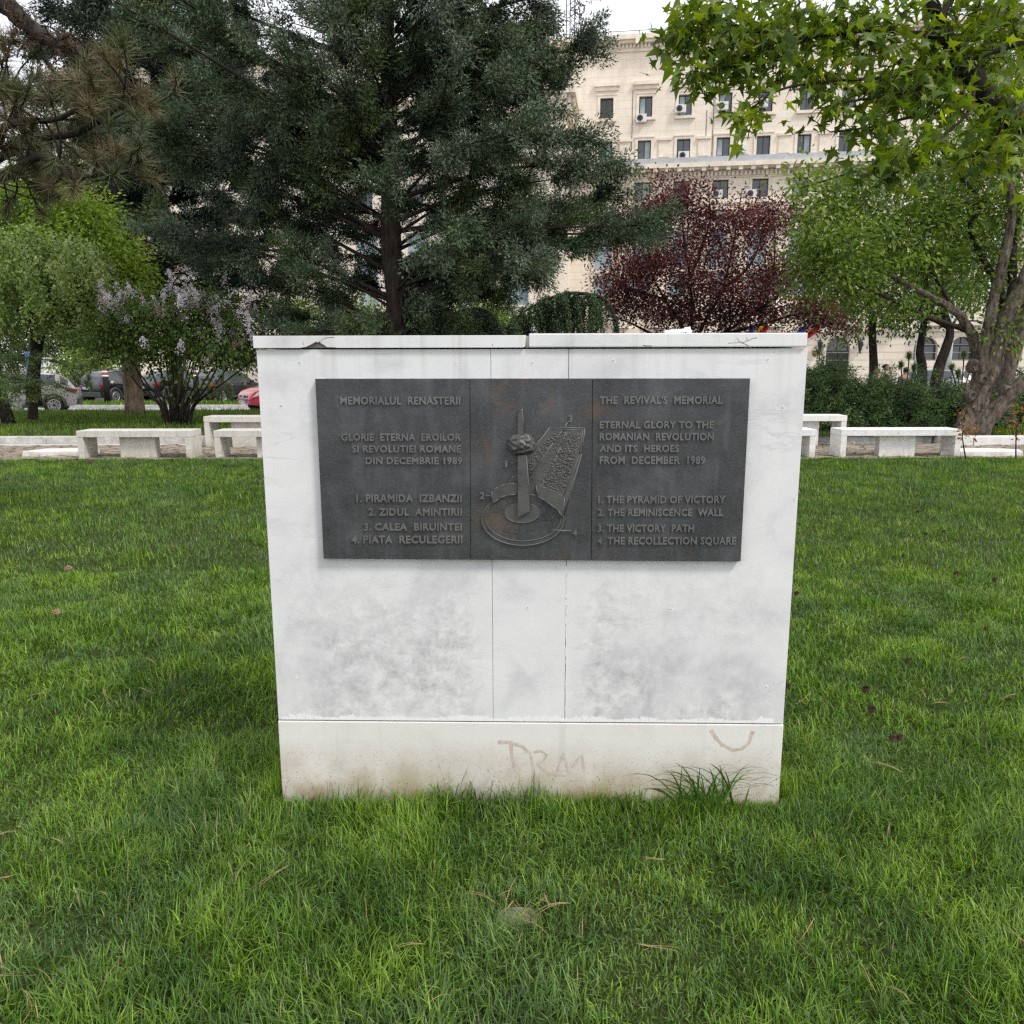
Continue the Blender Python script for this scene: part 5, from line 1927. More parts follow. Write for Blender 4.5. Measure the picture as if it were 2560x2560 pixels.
m_paint_gry = plain('champagne_paint', (0.52, 0.47, 0.45), 0.3, metal=0.15, coat=0.6)
m_paint_blk = plain('black_paint', (0.010, 0.010, 0.012), 0.2, coat=1.0)
m_paint_red = plain('red_car_paint', (0.42, 0.012, 0.03), 0.25, coat=1.0)
m_paint_wht = plain('white_car_paint', (0.72, 0.73, 0.75), 0.3, coat=0.6)
m_paint_slv = plain('silver_car_paint', (0.50, 0.53, 0.56), 0.3, metal=0.4, coat=0.6)
p = P(88.5, 410, 34)
car('parked_car', (p.x - 0.62, 34.6, ROADZ), R(203), m_paint_gry, 'champagne grey suv seen from its side on the cobbled road', group='cars left of the memorial')
p = P(97, 400, 42)
car('parked_car', (p.x - 0.25, 41.6, -0.455), R(72), m_paint_blk, 'black suv with roof rails seen from behind, beside the grey car', rails=True, text='rear', roof_mat=m_paint_slv, group='cars left of the memorial')
p = P(244.5, 400, 34.2)
car('parked_car', (p.x + 4.4 * .777, 34.2 + 4.4 * .629, ROADZ), R(219), m_paint_red, 'red car of which only the front shows beside the memorial', plate='B 105 BXX', group='cars left of the memorial')
p = P(205, 400, 42.5)
car('parked_car', (p.x - 0.3, 42.2, -0.455), R(66), m_paint_blk, 'black car behind the lilac stems and a young pine', rails=False, plate='B 12 RDX', group='cars left of the memorial')
p = P(88, 392, 50)
car('parked_car', (p.x - 0.5, 49.0, -0.455), R(50), m_paint_wht, 'white car behind the black suv with roof rails', plate='B 44 TMA', group='cars left of the memorial')
p = P(152, 392, 44)
car('parked_car', (p.x, 43.0, -0.455), R(60), m_paint_blk, 'dark car half hidden behind the thick pine trunk', plate='B 71 LNC', group='cars left of the memorial')
p = P(950, 372, 40)
car('parked_car', (p.x + 1.9, 41.5, -0.455), R(150), m_paint_slv, 'silver car whose roof shows above the hedge', plate='B 90 SVA', group='cars behind the hedge')
p = P(972, 372, 44)
car('parked_car', (p.x + 1.8, 46.5, -0.455), R(140), m_paint_wht, 'white car showing above the hedge beside the leaning tree', plate='B 23 WHT', group='cars behind the hedge')
p = P(8, 395, 36)
k = MB()
k.box(-0.9, 0.35, -0.7, 0.7, 0, 0.62)
o = k.build('stone_planter', m_kerb, bevel=0.05)
o.location = (P(4, 395, 32.4).x, 32.4, -0.45)
tag(o, 'pale stone planter block on the road behind the two thin trunks', 'planter')

# ------------------------------------------------------------------ people behind the hedge
m_skin = plain('skin', (0.42, 0.26, 0.19), 0.55)
m_hair = plain('dark_hair', (0.018, 0.013, 0.010), 0.6)


def skin_mesh(name, joints, edges, parent, mat, sub=1):
    me = bpy.data.meshes.new(name)
    me.from_pydata([j[0] for j in joints], edges, [])
    o = bpy.data.objects.new(name, me)
    COL.objects.link(o)
    o.parent = parent
    md = o.modifiers.new('skin', 'SKIN')
    md.use_smooth_shade = True
    for i, j in enumerate(joints):
        r_ = j[1] if hasattr(j[1], '__len__') else (j[1], j[1])
        me.skin_vertices[0].data[i].radius = r_
        me.skin_vertices[0].data[i].use_root = i == 0
    ss = o.modifiers.new('sub', 'SUBSURF')
    ss.levels = sub
    ss.render_levels = sub
    me.materials.append(mat)
    return o


def person(loc, rz, H, shirt, trousers, lab, hair_len=0.0):
    s_ = H / 1.75
    root = empty('person', loc, rz, lab, 'person', 'people standing behind the hedge')
    root.scale = (s_,) * 3
    J = [((0, 0, 0.95), (0.15, 0.10)), ((0, 0, 1.15), (0.145, 0.10)), ((0, 0, 1.38), (0.17, 0.105)), ((0, 0, 1.50), 0.06), ((0, 0.015, 1.57), (0.062, 0.075)), ((0, 0.02, 1.64), (0.078, 0.098)), ((0, 0.005, 1.70), (0.068, 0.085)), ((0, 0, 1.735), (0.035, 0.045)),
         ((0.19, 0, 1.40), 0.055), ((0.24, -0.02, 1.12), 0.042), ((0.25, 0.05, 0.88), 0.032), ((0.25, 0.07, 0.78), (0.022, 0.036)),
         ((-0.19, 0, 1.40), 0.055), ((-0.24, -0.02, 1.12), 0.042), ((-0.25, 0.05, 0.88), 0.032), ((-0.25, 0.07, 0.78), (0.022, 0.036)),
         ((0.09, 0, 0.88), 0.085), ((0.10, 0.01, 0.50), 0.058), ((0.10, -0.01, 0.09), 0.04), ((0.10, 0.14, 0.03), 0.03),
         ((-0.09, 0, 0.88), 0.085), ((-0.10, 0.01, 0.50), 0.058), ((-0.10, -0.01, 0.09), 0.04), ((-0.10, 0.14, 0.03), 0.03)]
    E = [(0, 1), (1, 2), (2, 3), (3, 4), (4, 5), (5, 6), (6, 7), (2, 8), (8, 9), (9, 10), (10, 11), (2, 12), (12, 13), (13, 14), (14, 15), (0, 16), (16, 17), (17, 18), (18, 19), (0, 20), (20, 21), (21, 22), (22, 23)]
    b_ = skin_mesh('body', J, E, root, m_skin, 2)
    k = MB()      # nose, ears, brow
    k.prism([(-0.012, 1.60), (0.012, 1.60), (0.006, 1.655), (-0.006, 1.655)], 0.10, 0.135)
    for sx_ in (-1, 1): k.box(sx_ * 0.085 - 0.008, sx_ * 0.085 + 0.008, -0.02, 0.02, 1.60, 1.66)
    k.build('face_features', m_skin, root, bevel=0.005)
    k = MB()
    for sx_ in (-1, 1): k.box(sx_ * 0.032 - 0.013, sx_ * 0.032 + 0.013, 0.098, 0.113, 1.648, 1.656)
    k.box(-0.022, 0.022, 0.098, 0.106, 1.578, 1.584)
    k.build('eyes', m_hair, root)
    skin_mesh('shirt', [((0, 0, 0.86), (0.17, 0.125)), ((0, 0, 1.15), (0.165, 0.12)), ((0, 0, 1.38), (0.185, 0.122)), ((0, 0, 1.46), (0.09, 0.08)), ((0.19, 0, 1.40), 0.07), ((0.235, -0.015, 1.16), 0.058), ((-0.19, 0, 1.40), 0.07), ((-0.235, -0.015, 1.16), 0.058)],
              [(0, 1), (1, 2), (2, 3), (2, 4), (4, 5), (2, 6), (6, 7)], root, shirt, 2)
    skin_mesh('trousers', [((0, 0, 0.95), (0.165, 0.12)), ((0.09, 0, 0.86), 0.10), ((0.10, 0.01, 0.50), 0.075), ((0.10, -0.01, 0.08), 0.062), ((-0.09, 0, 0.86), 0.10), ((-0.10, 0.01, 0.50), 0.075), ((-0.10, -0.01, 0.08), 0.062)],
              [(0, 1), (1, 2), (2, 3), (0, 4), (4, 5), (5, 6)], root, trousers, 2)
    bm = bmesh.new()
    bmesh.ops.create_uvsphere(bm, u_segments=16, v_segments=12, radius=1)
    for v_ in list(bm.verts):
        c_ = v_.co
        v_.co = Vector((c_.x * 0.093, -0.012 + c_.y * 0.112, 1.665 + c_.z * (0.092 if c_.z > 0 else 0.08 + hair_len)))
    bmesh.ops.delete(bm, geom=[v_ for v_ in bm.verts if v_.co.y > 0.03 and v_.co.z < 1.695], context='VERTS')
    me = bpy.data.meshes.new('hair')
    bm.to_mesh(me)
    bm.free()
    me.polygons.foreach_set('use_smooth', [True] * len(me.polygons))
    me.materials.append(m_hair)
    o = bpy.data.objects.new('hair', me)
    COL.objects.link(o)
    o.parent = root
    return root


m_sh1 = plain('grey_shirt', (0.12, 0.11, 0.11), 0.9)
m_sh2 = plain('dark_jacket', (0.02, 0.02, 0.022), 0.8)
m_tr = plain('dark_trousers', (0.03, 0.035, 0.05), 0.85)
for (u, v, Y, rz, hl, lab) in ((886.5, 364.0, 23.6, R(-115), 0.0, 'short haired man behind the hedge looking to the right'), (877, 368.0, 23.0, R(150), 0.05, 'dark haired person behind the hedge left of the man looking right'),
                               (906, 367.2, 23.2, R(10), 0.0, 'person behind the hedge showing only the dark back of the head')):
    p = P(u, v, Y)
    gz_ = float(gz(p.x, p.y))
    person((p.x, p.y, gz_), rz, (p.z - gz_) / 1.0, m_sh1 if hl == 0 else m_sh2, m_tr, lab, hl)
# ------------------------------------------------------------------ trees and shrubs
def nrmz(a): return a / np.maximum(np.linalg.norm(a, axis=-1, keepdims=True), 1e-9)


def scatter(name, parent, mat, TV, TF, pos, fwd, scale, tint, upref=None, roll=None, smooth=False):
    """one mesh of many small leaves: template TV (k,3) with y along the leaf, x across, z its normal"""
    N, k = len(pos), len(TV)
    fwd = nrmz(np.asarray(fwd, float))
    up = np.tile(np.array([0, 0, 1.0]), (N, 1)) if upref is None else upref
    up = up + rng.normal(0, 0.01, up.shape)
    x = nrmz(np.cross(fwd, up))
    z = np.cross(x, fwd)
    if roll is not None:
        c_, s_ = np.cos(roll)[:, None], np.sin(roll)[:, None]
        x, z = x * c_ + z * s_, z * c_ - x * s_
    scale = np.asarray(scale, float).reshape(N, -1)
    T = np.asarray(TV, float)
    sx_, sy_, sz_ = scale[:, 0:1], scale[:, -1:], scale[:, 0:1]
    V = pos[:, None, :] + (T[None, :, 0] * sx_)[..., None] * x[:, None] + (T[None, :, 1] * sy_)[..., None] * fwd[:, None] + (T[None, :, 2] * sz_)[..., None] * z[:, None]
    base_i = np.arange(N)[:, None, None] * k
    faces = [(base_i + np.asarray(f)[None]).reshape(-1, len(f[0])) for f in TF]
    return mesh_np(name, V.reshape(-1, 3), faces, mat, parent, tint=np.repeat(tint, k, 0), smooth=smooth)


LEAF = (np.array([(0, 0, 0), (0.5, 0.45, 0.10), (0, 1.0, -0.12), (-0.5, 0.45, 0.10), (0, 0.45, -0.03)]), [[(0, 1, 4), (1, 2, 4), (2, 3, 4), (3, 0, 4)]])
LEAFS = (np.array([(0, 0, 0), (0.5, 0.5, 0.12), (0, 1.0, -0.1), (-0.5, 0.5, 0.12)]), [[(0, 1, 2), (0, 2, 3)]])
NEEDLE = (np.array([(-0.5, 0, 0), (0.5, 0, 0), (0.0, 1.0, 0.0)]), [[(0, 1, 2)]])
_star = [(0, 0, 0)]
for i_, (a_, r_) in enumerate(((-62, .30), (-48, .60), (-24, .30), (10, .92), (28, .38), (90, 1.08), (152, .38), (170, .92), (204, .30), (228, .60), (242, .30))):
    aa = R(a_)
    dz = -0.22 * max(0, r_ - .5)
    _star.append((r_ * math.cos(aa), 0.28 + r_ * math.sin(aa), dz))
_star[0] = (0, 0.28, 0.07)
_star.append((0, -0.02, 0.0))
STAR = (np.array(_star), [[(0, i_, i_ + 1) for i_ in range(1, 11)] + [(0, 11, 12), (0, 12, 1)]])


def spl(pts, n_=6):
    """smooth curve through points"""
    pts = [Vector(p) for p in pts]
    out = []
    for i in range(len(pts) - 1):
        p0, p1, p2, p3 = pts[max(i - 1, 0)], pts[i], pts[i + 1], pts[min(i + 2, len(pts) - 1)]
        for j in range(n_):
            t = j / n_
            out.append(0.5 * ((2 * p1) + (-p0 + p2) * t + (2 * p0 - 5 * p1 + 4 * p2 - p3) * t * t + (-p0 + 3 * p1 - 3 * p2 + p3) * t ** 3))
    out.append(pts[-1])
    return out


def wander(p0, d0, L, n_=6, grav=0.0, wob=0.15):
    p, d = Vector(p0), Vector(d0).normalized()
    out = [p.copy()]
    for i in range(n_):
        d = d + Vector((random.gauss(0, wob), random.gauss(0, wob), random.gauss(0, wob) + grav))
        d.normalize()
        p = p + d * (L / n_)
        out.append(p.copy())
    return out


def taper(r0, r1, n_): return [r0 + (r1 - r0) * (i / (n_ - 1)) ** 0.8 for i in range(n_)]


def tints(n, cols, w=None, jit=0.22):
    cols = np.array(cols)
    i = rng.choice(len(cols), n, p=w)
    j = rng.choice(len(cols), n, p=w)
    f = rng.random((n, 1))
    return (cols[i] * f + cols[j] * (1 - f)) * rng.uniform(1 - jit, 1 + jit, (n, 1))


m_spray = leafmat('conifer_spray', trans=0.06, rough=0.6, spec=0.25, tcol=(1.0, 1.1, 0.7))
m_leaf = leafmat('broad_leaf', trans=0.38, rough=0.45, spec=0.35, tcol=(1.25, 1.3, 0.45))
m_star_leaf = leafmat('star_leaf', trans=0.45, rough=0.45, spec=0.35, tcol=(1.45, 1.35, 0.30))
m_plum = leafmat('purple_leaf', trans=0.3, rough=0.4, spec=0.35, tcol=(1.5, 0.6, 0.6))
m_petal = leafmat('petal', trans=0.25, rough=0.7, spec=0.1, tcol=(1, 1, 1))
m_bark_dk = bark('dark_bark', (0.012, 0.010, 0.009), (0.065, 0.052, 0.043), 5)
m_bark_br = bark('brown_bark', (0.035, 0.026, 0.020), (0.13, 0.10, 0.075), 4)
m_bark_gr = bark('grey_bark', (0.022, 0.017, 0.014), (0.23, 0.19, 0.155), 5.0, 0.35, 1.0)
m_bark_pine = bark('pine_bark', (0.05, 0.036, 0.026), (0.27, 0.20, 0.145), 3.2, 0.22, 1.0)


# ---------- conifers with feathery plumes (cypress, juniper)
def plume_needles(paths, per_m, rad, nl, nw, out, cols, w=None, fan=0.9, grade=None):
    """tiny sprays filling a plume round each twig path; returns arrays"""
    for pth in paths:
        pts, dens = pth[0], pth[1]
        ctint = pth[2] if len(pth) > 2 else None
        pts = np.array([tuple(p) for p in pts])
        seg = np.diff(pts, axis=0)
        L = np.linalg.norm(seg, axis=1)
        tot = L.sum()
        n = max(8, int(per_m * tot * dens))
        s_ = rng.random(n) * 0.999
        cum = np.concatenate([[0], np.cumsum(L)]) / tot
        i = np.clip(np.searchsorted(cum, s_, side='right') - 1, 0, len(seg) - 1)
        f = ((s_ - cum[i]) / np.maximum(cum[i + 1] - cum[i], 1e-6))[:, None]
        c_ = pts[i] + seg[i] * f
        dr = nrmz(seg[i])
        rd = nrmz(rng.normal(0, 1, (n, 3)))
        rr = rad * (0.35 + 0.9 * np.sin(np.clip(s_, 0.05, 1) * 2.6)) * rng.random(n) ** 0.5
        pos = c_ + rd * rr[:, None]
        fw = nrmz(dr * 0.8 + rd * fan + rng.normal(0, 0.35, (n, 3)))
        tt = tints(1, cols, w, 0.1) if ctint is None else ctint
        tn = tt * 0.72 + tints(n, cols, w) * 0.28
        tn *= (0.80 + 0.45 * s_)[:, None]  # twig tips lighter: young growth, plus lit-tip contrast painted into the tint
        out.append((pos, fw, np.stack([rng.uniform(0.7, 1.4, n) * nw, rng.uniform(0.6, 1.3, n) * nl], 1), tn))


def emit(name, parent, mat, tmpl, out, **kw):
    pos, fw, sc_, tn = (np.concatenate([o[i] for o in out]) for i in range(4))
    return scatter(name, parent, mat, tmpl[0], tmpl[1], pos, fw, sc_, tn, roll=rng.uniform(0, 2 * PI, len(pos)), **kw)


def cypress(name, lab, base, H, rtrunk, limbs, cols, w, per_m, rad=0.20, nl=0.12, nw=0.02, group=None, twig_gap=0.42, bare=0.10):
    t_ = empty(name, base, 0, lab, 'tree', group)
    tk = MB()
    pts = [(random.gauss(0, 0.03), random.gauss(0, 0.03), z) for z in np.linspace(-0.1, H, 16)]
    tk.tube(pts, [rtrunk * 1.25 if i == 0 else rtrunk * (1 - 0.9 * i / 15) for i in range(16)], 14, bump=0.06)
    out, wood = [], MB()
    for (z0, az, reach, z1, sag) in limbs:
        p0 = Vector((0, 0, z0))
        p2 = Vector((math.sin(az) * reach, -math.cos(az) * reach, z1))
        mid = (p0 + p2) * 0.5 + Vector((random.gauss(0, .25), random.gauss(0, .25), sag))
        lim = spl([p0, mid, p2], 8)
        r0 = 0.022 + 0.0085 * reach
        wood.tube(lim, taper(r0, 0.008, len(lim)), 6)
        ln = len(lim)
        L = reach * 1.1
        ncl = max(2, int(L * 0.95 + random.random()))
        paths = []
        for q_ in range(ncl):
            bb = bare if z1 > 6.5 else bare + 0.22
            f = bb + (1 - bb) * (q_ + random.uniform(0.2, 0.9)) / ncl
            i = min(ln - 2, int(f * (ln - 1)))
            d = (lim[i + 1] - lim[i]).normalized()
            side = d.cross(Vector((0, 0, 1)))
            if side.length < 0.1: side = Vector((1, 0, 0))
            side.normalize()
            cd = d * random.uniform(0.5, 1.0) + side * random.uniform(-1.0, 1.0) + Vector((0, 0, random.uniform(-0.45, 0.6)))
            cd.normalize()
            Lc = random.uniform(0.25, 0.6)
            stem = wander(lim[i], cd, Lc, 3, 0, 0.1)
            wood.tube(stem, taper(0.014, 0.009, len(stem)), 4, cap=False)
            cden = random.choice((0.75, 1.0, 1.0, 1.3))
            ct = np.array([random.choices(cols, w)[0]]) * random.uniform(.8, 1.25)
            hang = random.choice((-0.5, -0.1, 0.15))
            for _t in range(random.randint(11, 17)):
                td = cd + Vector((random.gauss(0, .55), random.gauss(0, .55), random.gauss(hang * .6, .45)))
                tw = wander(stem[random.randint(0, 3)], td, random.uniform(0.35, 0.8), 5, hang * 0.12, 0.12)
                wood.tube(tw, taper(0.007, 0.003, len(tw)), 3, cap=False)
                paths.append((tw, cden, ct))
        for _t in range(3):
            tip = wander(lim[-1], (lim[-1] - lim[-3]).normalized() + Vector((random.gauss(0, .3), random.gauss(0, .3), random.gauss(0, .25))), random.uniform(.5, .9), 4, -0.02, 0.1)
            paths.append((tip, 1.1))
        plume_needles(paths, per_m, rad, nl, nw, out, cols, w)
    tk.build('trunk', m_bark_dk, t_)
    wood.build('limbs', m_bark_dk, t_)
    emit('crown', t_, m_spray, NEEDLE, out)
    return t_


CY = [(0.088, 0.138, 0.072), (0.140, 0.192, 0.128), (0.060, 0.102, 0.044), (0.120, 0.168, 0.054), (0.030, 0.045, 0.026), (0.19, 0.23, 0.175)]
CYW = [0.22, 0.22, 0.20, 0.15, 0.12, 0.09]
ty = 19.0
tb = P(397.5, 400, ty)
base = Vector((tb.x, ty, float(gz(tb.x, ty))))


def env(z, right):
    """half width of the big crown at height z"""
    if right:
        return float(np.interp(z, [1.0, 2.0, 2.8, 3.3, 4.0, 4.9, 6.0, 7.0, 8.0, 9.3, 12, 15], [0.9, 1.5, 2.2, 3.4, 5.3, 6.0, 5.0, 4.1, 4.3, 5.0, 3.4, 1.0]))
    return float(np.interp(z, [1.0, 1.6, 2.8, 3.3, 4.2, 6.0, 7.8, 9.5, 12, 15], [1.4, 2.4, 2.9, 3.8, 5.2, 5.9, 6.6, 6.4, 3.6, 1.0]))


random.seed(21)
limbs = []
for i in range(112):
    z1 = 1.3 + 10.8 * ((i + random.random()) / 112) ** 1.05
    az = i * 2.39996 + random.uniform(-0.3, 0.3)
    fr = math.sin(az)
    e_ = env(z1, fr > 0)
    depth = 3.6 * min(1.0, e_ / 4.5)
    reach = 1.0 / math.sqrt((fr / e_) ** 2 + (math.cos(az) / depth) ** 2)
    reach *= random.choice((1.0, 0.95, 0.85, 0.7, 0.5))
    z0 = max(0.8, z1 - reach * random.uniform(0.12, 0.45))
    if z1 < 7.0 and math.cos(az) > 0.55 and random.random() < 0.55: continue
    if z1 < 6.0 and fr > -0.2 and random.random() < 0.15: continue
    limbs.append((z0, az, reach, z1, random.uniform(0.0, 0.35)))
for i in range(46):
    z1 = random.uniform(3.4 if i < 30 else 5.5, 9.5)
    az = (PI / 2 if i < 30 else -PI / 2) + random.gauss(0, .4)
    reach = env(z1, i < 30) * random.uniform(.55, 1.0)
    limbs.append((max(0.8, z1 - reach * random.uniform(0.12, 0.4)), az, reach, z1, random.uniform(0.0, 0.35)))
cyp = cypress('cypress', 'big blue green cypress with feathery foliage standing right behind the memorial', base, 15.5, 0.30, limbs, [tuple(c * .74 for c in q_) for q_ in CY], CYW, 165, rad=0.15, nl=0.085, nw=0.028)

# second, darker conifer behind its left flank
random.seed(5)
p = P(178, 400, 27.5)
limbs = []
for i in range(84):
    z1 = 3.6 + 9.5 * (i + random.random()) / 84
    az = i * 2.39996 + random.uniform(-0.3, 0.3)
    e_ = float(np.interp(z1, [3.0, 4.5, 7, 10, 13], [2.4, 4.0, 4.6, 4.2, 1.8]))
    reach = e_ * random.choice((1.0, 0.9, 0.75, 0.55))
    limbs.append((max(2.0, z1 - reach * random.uniform(0.0, 0.3)), az, reach, z1, random.uniform(0, 0.4)))
DK = [(0.022, 0.037, 0.026), (0.033, 0.052, 0.040), (0.016, 0.027, 0.018), (0.038, 0.056, 0.028)]
cypress('cypress', 'dark cypress standing behind the lilac and left of the big cypress', (p.x, 27.5, -0.1), 14.5, 0.24, limbs, DK, [0.4, 0.25, 0.25, 0.1], 120, rad=0.20, nl=0.13, nw=0.036)


# ---------- pines with long needles
def needle_tufts(tips, nl, n_each, cols, w, out, nw=0.0075, spread=0.85):
    for (p, d, s_) in tips:
        n = int(n_each * random.uniform(0.7, 1.2))
        d = np.array(tuple(d))
        d = d / max(1e-6, np.linalg.norm(d))
        fw = nrmz(d[None] * rng.uniform(0.1, 1.2, (n, 1)) + nrmz(rng.normal(0, 1, (n, 3))) * spread + np.array([0, 0, -0.08]))
        pos = np.array(tuple(p))[None] - d[None] * rng.uniform(0, 0.14, (n, 1)) * s_
        tt = tints(1, cols, w, 0.1)
        tn = tt * 0.65 + tints(n, cols, w) * 0.35
        out.append((pos, fw, np.stack([rng.uniform(0.8, 1.2, n) * nw, rng.uniform(0.7, 1.1, n) * nl * s_], 1), tn))


PN = [(0.090, 0.120, 0.048), (0.11, 0.115, 0.05), (0.06, 0.095, 0.040), (0.17, 0.145, 0.08), (0.17, 0.125, 0.07)]
random.seed(9)
pin = empty('pine', (-7.6, 8.0, 0.0), 0, 'long needled pine reaching in from the left with brownish tufts', 'tree')
org = Vector((-7.6, 8.0, 0.0))
tk = MB()
tk.tube([(0.1, 0, -0.1), (0, 0, 2), (-0.15, 0.1, 5), (0, 0.1, 8.5)], [0.30, 0.26, 0.22, 0.12], 14, bump=0.05)
tk.build('trunk', m_bark_pine, pin)
wood = MB()
out_g, out_b = [], []
main = [[(-0.1, 0.05, 7.2)] + [P(u, v, Y) - org for (u, v, Y) in ((-30, -25, 8.2), (20, 18, 8.1), (50, 42, 8.0), (82, 52, 7.9), (112, 75, 7.8))],
        [(0, 0, 3.1)] + [P(u, v, Y) - org for (u, v, Y) in ((-40, 190, 7.6), (40, 156, 7.4), (72, 176, 7.3), (112, 177, 7.2), (143, 160, 7.2))],
        [(0, 0, 3.9)] + [P(u, v, Y) - org for (u, v, Y) in ((-40, 150, 7.6), (10, 124, 7.4), (60, 118, 7.3), (99, 92, 7.2))],
        [(0, 0, 3.5)] + [P(u, v, Y) - org for (u, v, Y) in ((-40, 165, 8.0), (30, 140, 7.8), (80, 132, 7.6), (123, 104, 7.6), (138, 100, 7.6))],
        [(-0.05, 0, 5.2)] + [P(u, v, Y) - org for (u, v, Y) in ((-40, 100, 8.4), (-5, 92, 8.3), (18, 100, 8.3))],
        [(0, 0, 2.6)] + [P(u, v, Y) - org for (u, v, Y) in ((-40, 205, 8.2), (5, 172, 8.0), (40, 190, 8.0))]]
for li, m_ in enumerate(main):
    lim = spl(m_, 6)
    wood.tube(lim, taper(0.13 if li == 0 else 0.055, 0.022 if li == 0 else 0.014, len(lim)), 8, bump=0.12)
    n_ = len(lim)
    for q_ in range(46 if li == 0 else 22):
        i = random.randint(8 if li else 4, n_ - 2)
        d = (lim[i + 1] - lim[i]).normalized()
        dd = d * 0.5 + Vector((random.gauss(0, 0.7), random.gauss(0, 0.6), random.gauss(0.1 if li else -0.2, 0.55)))
        L = random.uniform(0.12, 0.36) if li == 0 else random.uniform(0.15, 0.6)
        tw = wander(lim[i], dd, L, 5, 0.12 if li else -0.05, 0.22)
        wood.tube(tw, taper(0.011, 0.006, len(tw)), 5)
        if li == 0:
            if random.random() < 0.55: needle_tufts([(tw[-1], tw[-1] - tw[-2], 0.55)], 0.16, 34, [(0.10, 0.06, 0.035), (0.16, 0.095, 0.05), (0.06, 0.045, 0.03)], None, out_b)
        else:
            brown = random.random() < 0.22
            needle_tufts([(tw[-1], tw[-1] - tw[-2], random.uniform(0.75, 1.15))], 0.21, 120, PN if not brown else PN[1:2] + PN[3:], None, out_g)
    if li: needle_tufts([(lim[-1], lim[-1] - lim[-2], 1.15)], 0.21, 150, PN, None, out_g)
    if li == 0:
        for q_ in range(160):
            i = random.randint(3, n_ - 2)
            needle_tufts([(lim[i] + Vector((random.gauss(0, .05), random.gauss(0, .05), random.gauss(0, .05))), Vector((random.gauss(0, 1), random.gauss(0, 1), random.gauss(-.2, 1))), 0.5)], 0.16, 16, [(0.08, 0.05, 0.03), (0.13, 0.08, 0.045), (0.04, 0.03, 0.022)], None, out_b)
wood.build('limbs', m_bark_dk, pin)
emit('crown', pin, m_spray, NEEDLE, out_g)
emit('dead_needles', pin, m_spray, NEEDLE, out_b)
random.seed(31)
p = P(134.5, 410, 27.0)
pb = Vector((p.x, 27.0, float(gz(p.x, 27.0))))
pi2 = empty('pine', pb, 0, 'tall pine with thick flaky trunk and brownish tufts behind the lilac', 'tree')
tk = MB()
tk.tube([(0, 0, -0.1), (0, 0, 0.4), (0.03, 0, 2.5), (0.15, 0, 6), (0.2, 0, 12)], [0.36, 0.30, 0.27, 0.22, 0.08], 16, bump=0.07)
tk.build('trunk', m_bark_pine, pi2)
wood, out = MB(), []
for i in range(34):
    z0 = 3.2 + 7.5 * i / 34
    az = i * 2.4 + random.uniform(-.3, .3)
    reach = random.uniform(1.6, 3.6) * (1 if z0 < 8 else 0.7)
    lim = spl([(0.08, 0, z0), (math.cos(az) * reach * .5, math.sin(az) * reach * .5, z0 + random.uniform(0.2, 0.8)), (math.cos(az) * reach, math.sin(az) * reach, z0 + random.uniform(-.6, .5))], 7)
    wood.tube(lim, taper(0.07, 0.02, len(lim)), 6)
    for q_ in range(20):
        j = random.randint(4, len(lim) - 2)
        tw = wander(lim[j], (lim[j + 1] - lim[j]).normalized() + Vector((random.gauss(0, .8), random.gauss(0, .8), random.gauss(.1, .5))), random.uniform(.3, .8), 4, 0.05, .2)
        wood.tube(tw, taper(0.015, 0.008, len(tw)), 4)
        needle_tufts([(tw[-1], tw[-1] - tw[-2], 1.0), (tw[2], tw[2] - tw[1], 0.9)], 0.22, 60, [(0.06, 0.075, 0.035), (0.10, 0.09, 0.045), (0.045, 0.06, 0.03), (0.17, 0.12, 0.07)], [.35, .25, .25, .15], out, nw=0.014)
wood.build('limbs', m_bark_dk, pi2)
emit('crown', pi2, m_spray, NEEDLE, out)


